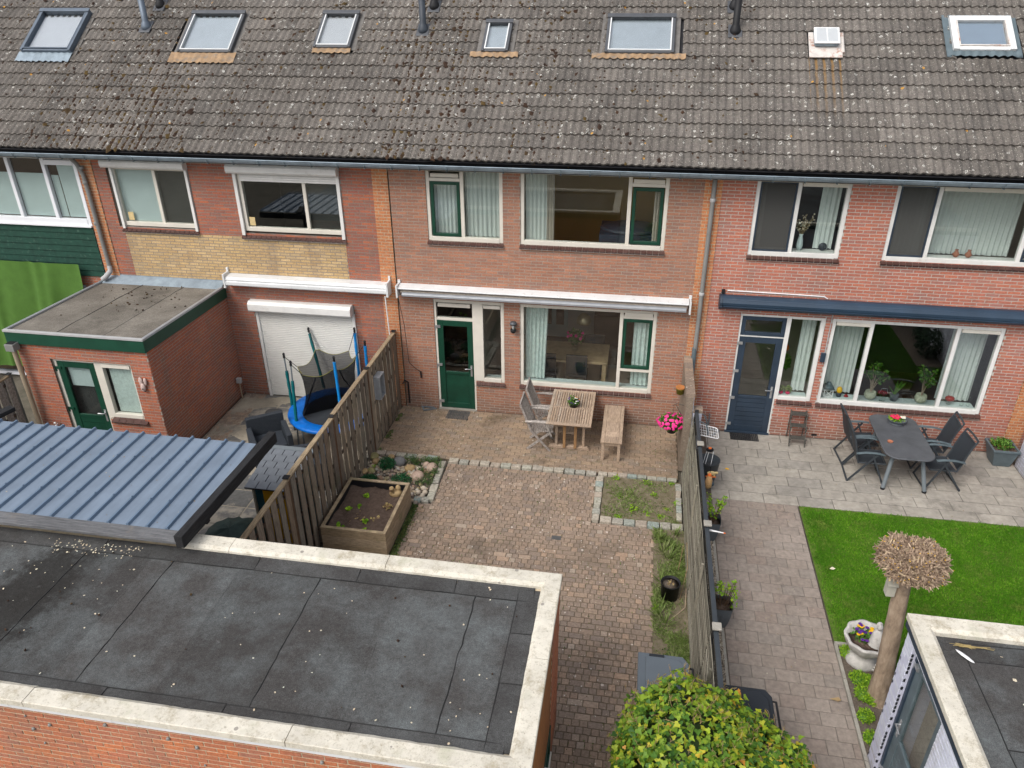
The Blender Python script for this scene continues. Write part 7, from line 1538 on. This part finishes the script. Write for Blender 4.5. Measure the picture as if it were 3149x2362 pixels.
t = thing('door_mat', 'black rubber mat with holes in front of the dark blue door', 'door mat', (6.5, -.15, 0))
m = MB(); nx, ny = 15, 8; x0, y0, w_, h_ = 6.22, -.31, .55, .26
for i in range(nx+1): m.box(x0+w_*i/nx-.006, x0+w_*i/nx+.006, y0, y0+h_, 0, .012)
for j in range(ny+1): m.box(x0, x0+w_, y0+h_*j/ny-.006, y0+h_*j/ny+.006, .001, .011)
m.build('mat_grid', 'rubber', t)
# window sill things of the right house
def sillpot(label, x, y, z, r, h, mat, kind, cat='potted plant'):
    t = thing('potted_plant', label, cat, (x, y, z)); m = MB()
    if mat == 'ceramic_cream': m.lathe([(r*.55, 0), (r*.9, h*.25), (r, h*.55), (r*.86, h*.95), (r*.8, h), (r*.72, h*.93), (0, h*.9)], 20, (x, y, z))
    else: m.lathe([(r*.75, 0), (r, h), (r*.9, h), (0, h*.9)], 18, (x, y, z))
    m.build('pot', mat, t)
    if kind == 'jade':
        m = MB(); lv = []; 
        for k in range(9):
            a = 2*pi*k/9+RNG.uniform(-.3, .3); hh = RNG.uniform(.22, .62); rr = RNG.uniform(.12, .30)*(1.2-hh); e = Vector((x+rr*cos(a), y+rr*sin(a)*.45, z+h+hh)); mid = Vector((x+rr*.3*cos(a), y+rr*.2*sin(a), z+h+hh*.55)); m.tube([(x, y, z+h*.8), mid, e], [.012, .008, .005], 6); lv += [e, mid+(e-mid)*.5]
        m.build('stem', 'bark', t); P = np.concatenate([ball(14, tuple(p), (.06, .05, .05), .4) for p in lv]); leaves_at(t, 'leaves', P, .060, 'leaf', spread=.8, kind='stuff', tmpl=([(0,0,0),(.3,.25,.02),(.34,.65,.03),(0,1,0),(-.34,.65,.03),(-.3,.25,.02)], [(0,1,2,3),(0,3,4,5)]))
    if kind == 'snake':
        m = MB()
        for k in range(13): a = RNG.uniform(0, 6.3); q = RNG.uniform(.02, .12); H = RNG.uniform(.2, .34); m.add([(x-.018, y, z+h*.9), (x+.018, y, z+h*.9), (x+q*cos(a)+.014, y+q*sin(a)*.5, z+h+H*.6), (x+q*cos(a)*1.6, y+q*sin(a)*.8, z+h+H), (x+q*cos(a)-.014, y+q*sin(a)*.5, z+h+H*.6)], [(0,1,2,3,4)], None, random.random())
        m.build('leaves', 'leaf', t, kind='stuff')
    if kind == 'cactus': m = MB(); m.ell((x, y, z+h+.05), (.055, .055, .075), 14, 8); m.build('cactus', 'petal_yellow', t)
    return t
sillpot('round leaved plant in a cream pot at the left of the big window sill', 8.85, .24, .885, .115, .17, 'ceramic_cream', 'jade'); sillpot('round leaved plant in a cream pot at the right of the big window sill', 9.80, .24, .885, .115, .17, 'ceramic_cream', 'jade')
sillpot('snake plant in a dark grey pot between the two cream pots', 9.30, .24, .885, .085, .14, 'plastic_grey', 'snake'); sillpot('yellow cactus in a dark pot beside the white lantern', 8.26, .24, .885, .06, .09, 'plastic_anthracite', 'cactus')
t = thing('lantern', 'white lantern with grey roof on the sill at the left end of the big window', 'lantern', (8.04, .24, .885)); m = MB(); x0, y0 = 7.95, .15
for a, b in ((x0, y0), (x0+.165, y0), (x0, y0+.165), (x0+.165, y0+.165)): m.box(a, a+.015, b, b+.015, .885, 1.06)
m.box(x0, x0+.18, y0, y0+.18, .885, .90); m.box(x0, x0+.18, y0, y0+.18, 1.055, 1.07); m.bar((x0, y0, .9), (x0+.18, y0, 1.06), .008, .008); m.bar((x0+.18, y0, .9), (x0, y0, 1.06), .008, .008); m.build('frame', 'white', t)
m = MB(); m.lathe([(.15, 0), (.09, .06), (.055, .07), (.06, .10), (.03, .12), (0, .13)], 4, (x0+.09, y0+.09, 1.07), Matrix.Translation((x0+.09,y0+.09,0)) @ Matrix.Rotation(pi/4, 4, 'Z') @ Matrix.Translation((-x0-.09,-y0-.09,0))); m.build('roof', 'zinc_dark', t)
m = MB(); m.ell((8.40, .22, .91), (.05, .03, .022), 10, 6); m.ell((8.40, .22, .935), (.028, .024, .018), 8, 5); one(m, 'toy_car', 'red_glass', 'little red toy car on the sill of the big window', 'toy')
t = thing('glass_jar', 'clear glass jar with wire handle on the sill between plants', 'jar', (9.07, .2, .885)); m = MB(); m.lathe([(.065, 0), (.07, .14), (.05, .17), (.055, .19)], 16, (9.08, .2, .885)); m.build('jar', 'glass_clear', t); m = MB(); m.tube([(9.0, .2, 1.04), (9.03, .2, 1.15), (9.13, .2, 1.15), (9.16, .2, 1.04)], .004, 5); m.build('wire_handle', 'steel', t)
t = thing('footed_bowl', 'dark red open work glass bowl on a foot on the right of the sill', 'bowl', (10.33, .24, .885)); m = MB(); m.lathe([(.045, 0), (.012, .02), (.012, .08)], 14, (10.33, .24, .885)); m.build('foot', 'glass_clear', t); m = MB(); m.ell((10.33, .24, 1.01), (.09, .08, .055), 16, 8, jit=.08); m.build('bowl', 'red_glass', t)
for i, (x, lab) in enumerate(((10.56, 'small clear glass bottle at the right end of the sill'), (10.68, 'taller clear glass bottle in the right corner of the sill'))): m = MB(); m.lathe([(.035, 0), (.04, .06+.05*i), (.015, .12+.05*i), (.018, .15+.05*i)], 14, (x, .22, .885)); one(m, 'glass_bottle', 'glass_clear', lab, 'bottle')
t = thing('dried_flower_vase', 'pale blue vase with dried leaf stems on the upstairs sill of the right house', 'vase', (6.99, .2, 3.9)); m = MB(); m.lathe([(.035, 0), (.06, .08), (.05, .18), (.03, .27), (.04, .3)], 16, (6.99, .2, 3.9)); m.build('vase', 'blind_pale', t)
m = MB(); P = []
for k in range(16): a = RNG.uniform(0, 6.3); e = Vector((6.99+.16*cos(a), .2+.06*sin(a), 4.15+RNG.uniform(.2, .42))); m.tube([(6.99, .2, 4.15), e], .003, 4); P += [tuple(Vector((6.99, .2, 4.15)).lerp(e, f)) for f in (.5, .7, .85, 1)]
m.build('stem', 'twig', t); leaves_at(t, 'dried_leaves', np.array(P), .045, 'petal_scrap', spread=1.2, kind='stuff')
m = MB(); m.lathe([(.075, 0), (.075, .012)], 20, (0,0,0), Matrix.Translation((7.40, .2, 3.98)) @ Matrix.Rotation(pi/2, 4, 'X')); one(m, 'disc_ornament', 'mesh_black', 'small round dark disc ornament on the upstairs sill right of the vase', 'ornament')
for i, (x, lab) in enumerate(((9.69, 'left one of two small rust coloured vases on the upstairs sill'), (9.90, 'right one of two small rust coloured vases on the upstairs sill'))): m = MB(); m.lathe([(.03, 0), (.062, .05), (.03, .10), (.022, .12), (.035, .135)], 16, (x, .2, 3.9)); one(m, 'small_vase', 'ceramic_rust', lab, 'vase', 'two rust coloured vases upstairs')
for i, (x, lab) in enumerate(((7.13, 'left one of two small silvery plants in red pots in the side light'), (7.27, 'right one of two small silvery plants in red pots in the side light'))):
    t = thing('potted_plant', lab, 'potted plant', (x, .2, .885), 'two silvery plants in red pots'); m = MB(); m.lathe([(.04, 0), (.05, .05), (0, .045)], 14, (x, .2, .885)); m.build('pot', 'petal_crimson', t); leaves_at(t, 'foliage', ball(120, (x, .2, 1.0), (.07, .06, .07), .3), .03, 'curtain_leaf' if False else 'grass_wild', spread=1, kind='stuff')
t = thing('hanging_plant', 'orange and green trailing plant inside behind the side light', 'plant', (7.12, .6, 1.4)); m = MB(); m.ell((7.12, .6, 1.72), (.11, .08, .09), 12, 8, jit=.1); m.build('blossoms', 'orange', t); leaves_at(t, 'foliage', ball(160, (7.22, .6, 1.4), (.10, .08, .2), .2), .06, 'leaf', spread=1, kind='stuff')

# things along the screen
def tallpot(label, cx, cy, r0, r1, h, mat='plastic_grey', square=False, **k):
    pass
t = thing('tall_pot', 'round dark grey pot holding garden tools beside the slatted screen', 'pot', (5.62, -2.0, 0))
m = MB(); m.lathe([(.12, 0), (.17, .25), (.20, .55), (.205, .56), (.185, .56), (.175, .50), (0, .48)], 26, (5.63, -1.98, 0)); m.build('pot', 'plastic_anthracite', t)
t = thing('garden_sprinkler', 'black and orange oscillating sprinkler standing in the tall grey pot', 'sprinkler', (5.6, -1.95, .5))
m = MB(); m.tube([(5.56, -2.08, .48), (5.62, -1.92, .72)], .007, 5); m.tube([(5.66, -2.08, .48), (5.70, -1.92, .70)], .007, 5); m.tube([(5.52, -2.05, .48), (5.58, -1.92, .70)], .006, 5); m.build('spike', 'steel', t); m = MB(); m.ell((5.63, -1.92, .73), (.07, .04, .05), 12, 8); m.build('head', 'black', t); m = MB(); m.ell((5.63, -1.93, .77), (.035, .03, .02), 8, 6); m.build('knob', 'orange', t)
t = thing('pig_bell', 'pale yellow pig figure above a blue bell hanging in front of the tall grey pot', 'ornament', (5.65, -2.2, .3))
m = MB(); m.ell((5.68, -2.22, .42), (.085, .02, .045), 14, 8); m.ell((5.76, -2.22, .435), (.035, .018, .03), 10, 6)
for x in (5.63, 5.66, 5.72, 5.74): m.box(x-.008, x+.008, -2.225, -2.21, .355, .40)
m.build('pig', 'pale_yellow', t, .0); m = MB(); m.box(5.58, 5.76, -2.235, -2.205, .34, .352); m.build('bar', 'orange', t); m = MB(); m.lathe([(.09, 0), (.07, .04), (.045, .09), (.03, .13), (0, .14)], 16, (5.66, -2.22, .19)); m.build('bell', 'blue_pot', t)
t = thing('drying_rack', 'small white wire rack with grey hooks hanging on the dark fence rail', 'rack', (5.5, -1.9, .9))
m = MB(); Mq = Matrix.Translation((5.40, -1.45, .98)); 
for k in range(8): m.tube([Mq @ Vector((.045*k+.02, .0, -.02*k*.4)), Mq @ Vector((.045*k+.02, -.38, -.02*k*.4))], .004, 5)
for k in range(5): m.tube([Mq @ Vector((0, -.38*k/4, 0)), Mq @ Vector((.36, -.38*k/4, -.06))], .004, 5)
m.tube([Mq @ Vector(p) for p in ((0, .0, 0), (.33, .0, -.055), (.37, -.04, -.06), (.37, -.34, -.06), (.33, -.38, -.055), (0, -.38, 0), (0, 0, 0))], .010, 6); m.build('wire_frame', 'white', t)
for y in (-.02, -.34): m = MB(); m.tube([Mq @ Vector(p) for p in ((-.10, y, .22), (.02, y, .25), (.12, y, .2), (.17, y, .05), (.17, y, -.02))], .011, 6); m.build('hook', 'zinc_dark', t)
t = thing('floor_rack', 'folded grey metal bracket on the ground beside the dark blue door', 'bracket', (5.9, -.1, 0)); m = MB(); m.bar((5.75, -.03, .05), (6.0, -.05, .04), .03, .02); m.bar((6.0, -.05, .03), (5.85, -.25, .02), .03, .02); m.box(5.76, 5.78, -.06, -.03, 0, .42); m.build('bar', 'metal_grey', t)
def ribpot(label, x, y, plantn, extra=None):
    t = thing('ribbed_planter', label, 'planter', (x, y, 0), 'ribbed grey planters along the slatted screen'); m = MB(); R = .15; prof = [(.55, 0), (.78, .12), (.93, .26), (1.0, .40), (1.03, .42)]; n = 48; vs = []
    for q, z in prof:
        for k in range(n):
            a = 2*pi*k/n; c_, s_ = cos(a), sin(a); sq = 1/max(abs(c_), abs(s_))**.75; rr = R*q*sq*(1+(.02 if k % 4 < 2 else -.01)*(z < .38)); vs.append((x+rr*c_, y+rr*s_, z))
    m.add(vs, [(j*n+k, j*n+(k+1) % n, (j+1)*n+(k+1) % n, (j+1)*n+k) for j in range(4) for k in range(n)]+[tuple(range(n))[::-1]]); m.build('pot', 'plastic_grey', t)
    m = MB(); m.lathe([(R*.98, 0), (0, .012)], 16, (x, y, .36)); m.build('soil', 'soil', t); m = MB(); P = []; 
    for k in range(13): a = RNG.uniform(0, 6.3); q = RNG.uniform(.06, .22); e = Vector((x+q*cos(a), y+q*sin(a), .36+RNG.uniform(.25, .5))); m.tube([(x+.3*q*cos(a), y+.3*q*sin(a), .36), (x+.7*q*cos(a), y+.7*q*sin(a), .36+(e.z-.36)*.5), e], [.006, .005, .003], 5); P.append(tuple(e)); P.append(tuple(e-Vector((0,0,.1))))
    m.build('stem', 'post_wood', t); leaves_at(t, 'foliage', np.concatenate([ball(plantn, p, (.04, .04, .035), .2) for p in P]), .04, 'leaf_bright', spread=.8, kind='stuff'); return t
ribpot('ribbed grey planter with a budding shrub under the peanut feeder', 5.60, -3.55, 7); ribpot('ribbed grey planter with a budding shrub nearer the bottom of the picture', 5.63, -5.50, 6)
t = thing('bird_feeder', 'orange topped peanut bird feeder hanging from the dark fence rail', 'bird feeder', (5.50, -3.3, 1.0)); m = MB(); m.lathe([(.02, 0), (.055, .04), (.06, .15), (.035, .25), (.0, .26)], 14, (5.50, -3.32, .86)); m.build('peanuts', 'peanut', t); m = MB(); m.lathe([(.02, 0), (.04, .015), (.015, .05), (0, .06)], 12, (5.50, -3.32, 1.11)); m.build('cap', 'orange', t); m = MB(); m.tube([(5.36, -3.32, 1.28), (5.45, -3.32, 1.33), (5.50, -3.32, 1.28), (5.50, -3.32, 1.17)], .006, 5); m.build('hook', 'black', t)
t = thing('fence_hook', 'white pointed plastic arm with orange tip sticking out of the dark fence rail', 'hook', (5.5, -5.0, 1.3)); m = MB(); m.tube([(5.35, -4.98, 1.30), (5.58, -5.02, 1.30)], [.018, .008], 8); m.build('arm', 'white', t); m = MB(); m.tube([(5.58, -5.02, 1.30), (5.61, -5.025, 1.30)], [.010, .006], 8); m.build('tip', 'orange', t)
# shell urn with sitting figure
t = thing('shell_urn', 'white stone shell shaped urn with a seated figure, planted with violas', 'urn', (7.55, -5.92, 0))
ux, uy = 7.53, -5.88
m = MB(); n = 90; vs = []; prof = [(.20, 0), (.21, .05), (.15, .12), (.12, .16), (.17, .22), (.25, .32), (.285, .42), (.29, .45), (.25, .45), (.235, .40), (0, .39)]
for r, z in prof:
    for k in range(n):
        a = 2*pi*k/n; w = 1+(.035*sin(9*a) if z > .2 and r > .2 else .02*sin(6*a)); vs.append((ux+r*w*cos(a)*1.0, uy+r*w*sin(a)*1.0, z+(.03*max(0, sin(a)) if z > .35 and r > .2 else 0)))
m.add(vs, [(j*n+k, j*n+(k+1) % n, (j+1)*n+(k+1) % n, (j+1)*n+k) for j in range(len(prof)-1) for k in range(n)], smooth=True); m.build('bowl', 'stone_white', t)
m = MB(); m.lathe([(.235, 0), (0, .01)], 20, (ux, uy, .41)); m.build('soil', 'soil', t)
m = MB(); m.tube([(ux+.08, uy-.10, .42), (ux+.09, uy-.09, .52), (ux+.09, uy-.08, .62), (ux+.09, uy-.07, .67)], [.095, .085, .07, .035], 14); m.ell((ux+.09, uy-.08, .725), (.04, .042, .05), 14, 10); m.ell((ux+.09, uy-.05, .735), (.042, .035, .05), 12, 8)
m.tube([(ux+.14, uy-.11, .62), (ux+.10, uy-.16, .53), (ux+.16, uy-.20, .47)], [.028, .024, .018], 8); m.tube([(ux+.26, uy-.09, .62), (ux+.29, uy-.14, .53), (ux+.24, uy-.20, .47)], [.028, .024, .018], 8)
m.tube([(ux+.17, uy-.12, .44), (ux+.14, uy-.25, .42), (ux+.14, uy-.30, .28), (ux+.14, uy-.30, .16)], [.055, .05, .04, .03], 10); m.tube([(ux+.22, uy-.12, .44), (ux+.24, uy-.24, .42), (ux+.22, uy-.28, .28), (ux+.2, uy-.28, .16)], [.055, .05, .04, .03], 10); m.build('seated_figure', 'stone_white', t)
m = MB()
for k in range(9): m.tube([(ux+.06+.02*k, uy-.26+.012*k, .13+.03*k), (ux+.16, uy-.31+.01*k, .11+.035*k), (ux+.28, uy-.24, .14+.03*k)], .018, 6)
m.build('drapery', 'stone_white', t)
leaves_at(t, 'foliage', ball(300, (ux-.03, uy+.03, .44), (.18, .17, .05), .1), .035, 'leaf', spread=.7, kind='stuff')
for mat, k_ in (('petal_purple', 12), ('petal_yellow', 9)):
    m = MB()
    for _ in range(k_): a = RNG.uniform(0, 6.3); q = .17*math.sqrt(RNG.random()); p = (ux-.03+q*cos(a), uy+.03+q*sin(a), .49+RNG.uniform(-.01, .02)); [m.ell((p[0]+.014*cos(b), p[1]+.012*sin(b), p[2]), (.016, .015, .006), 6, 4) for b in (0, 1.3, 2.5, 3.8, 5)]
    m.build('blossom', mat, t)
b = MB(); b.add([(10.9,-8,.006),(14,-8,.006),(14,-3.6,.006),(10.9,-3.6,.006)], [(0,1,2,3)]); struct(b, 'shrub_border', 'bed_soil')
for lab, x, y, r_, h_ in (('dark evergreen shrub in the border beyond the white wall', 11.35, -4.3, .35, .7), ('low spreading shrub at the near end of the side border', 11.6, -5.2, .40, .45), ('rounded dark shrub in the middle of the side border', 12.2, -4.5, .45, .8), ('broad shrub at the far corner of the side border', 12.4, -5.9, .5, .7)): shrub(lab, x, y, r_, h_, 'ivy_deep', 700, .07, 'dark shrubs in the side border')
# pollarded tree
t = thing('pollard_tree', 'thick pollarded tree with a ball of cut brown twigs beside the white garage', 'tree', (7.60, -6.48, 0))
m = MB(); pts_ = [(7.61,-6.52,-.02),(7.60,-6.51,.12),(7.585,-6.5,.5),(7.55,-6.5,1.0),(7.52,-6.5,1.5),(7.485,-6.5,1.95),(7.49,-6.5,2.25)]; n = 26; rad = [.165,.135,.112,.104,.098,.096,.125]; vs = []
for i in range(31):
    f = i/30*6; a = int(min(f, 5.999)); q = f-a; p = Vector(pts_[a]).lerp(Vector(pts_[a+1]), q); r = rad[a]*(1-q)+rad[a+1]*q
    for k in range(n): th = 2*pi*k/n; w = 1+.05*sin(3*th+i*.25)+.03*sin(7*th-i*.4)+RNG.normal(0, .012); vs.append((p.x+r*w*cos(th), p.y+r*w*sin(th), p.z))
m.add(vs, [(j*n+k, j*n+(k+1) % n, (j+1)*n+(k+1) % n, (j+1)*n+k) for j in range(30) for k in range(n)], smooth=True); m.build('trunk', 'bark', t)
m = MB(); m.ell((7.50, -6.5, 2.32), (.29, .27, .16), 20, 12, jit=.12); m.build('pollard_head', 'bark', t)
for k in range(11):
    a = 2*pi*k/11+RNG.uniform(-.2, .2); rr = RNG.uniform(.16, .27); m = MB(); m.tube([(7.49, -6.5, 2.06), (7.49+rr*.6*cos(a), -6.5+rr*.6*sin(a), 2.16+RNG.uniform(-.02,.03)), (7.51+rr*cos(a), -6.5+rr*sin(a), 2.26+RNG.uniform(-.02,.05))], [.06, .045, .055], 9); m.build('limb', 'bark', t)
n = 7000; d = RNG.normal(size=(n, 3)); d /= np.linalg.norm(d, axis=1)[:, None]; d = d[d[:,2] > -.62]; n = len(d); lump = 1+.12*np.sin(d[:,0]*6+1)*np.sin(d[:,1]*7)+.08*np.sin(d[:,2]*11)
base = np.array((7.52, -6.5, 2.33))+np.sign(d)*np.abs(d)**.8*np.array((.335,.31,.185))*lump[:,None]*RNG.uniform(.78, 1.05, (n, 1)); dirs = d*.8+np.array([0,0,.15])+RNG.normal(0, .85, (n, 3)); dirs /= np.linalg.norm(dirs, axis=1)[:, None]; L = RNG.uniform(.025, .085, (n, 1)); x = np.cross(dirs, RNG.normal(size=(n, 3))); x /= np.linalg.norm(x, axis=1)[:, None]; y = np.cross(dirs, x); w_ = RNG.uniform(.005, .012, (n, 1))
TW_V = [(1,0,0),(-.5,.87,0),(-.5,-.87,0),(.6,0,1),(-.3,.5,1),(-.3,-.5,1)]; TW_F = [(0,1,4,3),(1,2,5,4),(2,0,3,5),(3,4,5)]
joined(t, 'cut_twigs', TW_V, TW_F, mats_from(base, x*w_, y*w_, dirs*L), 'pollard_twig', RNG.random(n), kind='stuff')
n = 260; joined(t, 'buds', OCT, OCTF, mats_from((base+dirs*L)[RNG.choice(len(base), n, False)], (.008,0,0), (0,.008,0), (0,0,.008)), 'petal_yellow', RNG.random(n), kind='stuff')
t = thing('nest_box', 'small pale wooden nest box hanging on the left of the tree trunk', 'nest box', (7.35, -6.6, 1.9)); m = MB(); m.box(7.30, 7.40, -6.58, -6.47, 1.82, 2.0); m.build('box', 'pale_board', t, .004); m = MB(); m.add([(7.29,-6.60,1.99),(7.41,-6.60,1.99),(7.41,-6.46,2.05),(7.29,-6.46,2.05),(7.29,-6.60,2.0),(7.41,-6.60,2.0),(7.41,-6.46,2.06),(7.29,-6.46,2.06)], BOXF); m.build('lid', 'pale_board', t)
for lab, x, y, r in (('round bright green cushion plant just below the stone urn', 7.36, -5.80, .11), ('wide bright green cushion plant beside the tree foot', 7.42, -6.24, .13), ('small bright green cushion plant touching the tree foot', 7.52, -6.27, .09), ('bright green cushion plant below the tree', 7.43, -6.50, .13), ('flat bright green cushion plant next to the trunk base', 7.52, -6.58, .09), ('loose green cushion plant in the middle of the soil bed', 7.37, -6.86, .11), ('lowest bright green cushion plant in the soil bed', 7.38, -7.18, .12)):
    t = thing('cushion_plant', lab, 'plant', (x, y, 0), 'green cushion plants in the soil bed'); m = MB(); m.ell((x, y, .03), (r*.8, r*.8, .05), 12, 6); m.build('stem', 'leaf', t); leaves_at(t, 'foliage', ball(520, (x, y, .05), (r, r, .08), .5), .022, 'leaf_bright', spread=.7, kind='stuff')
m = MB(); m.add([(6.98,-6.62,.006),(7.08,-6.66,.02),(7.13,-6.62,.006),(7.10,-6.58,.012)], [(0,1,2,3)]); one(m, 'fallen_leaf', 'stone_tan', 'dry tan leaf lying on the slab path near the bed edge', 'leaf', 'dry leaves lying in the right garden')
m = MB(); m.add([(6.02,-1.42,.006),(6.08,-1.45,.012),(6.11,-1.41,.006),(6.05,-1.38,.01)], [(0,1,2,3)]); one(m, 'fallen_leaf', 'petal_yellow', 'small yellow leaf on the terrace slabs left of the patio table', 'leaf')
m = MB(); m.add([(7.45,-4.05,.03),(7.50,-4.08,.04),(7.55,-4.03,.03),(7.50,-4.0,.035)], [(0,1,2,3)]); one(m, 'fallen_leaf', 'petal_scrap', 'pale dry leaf on the lawn near the path', 'leaf')
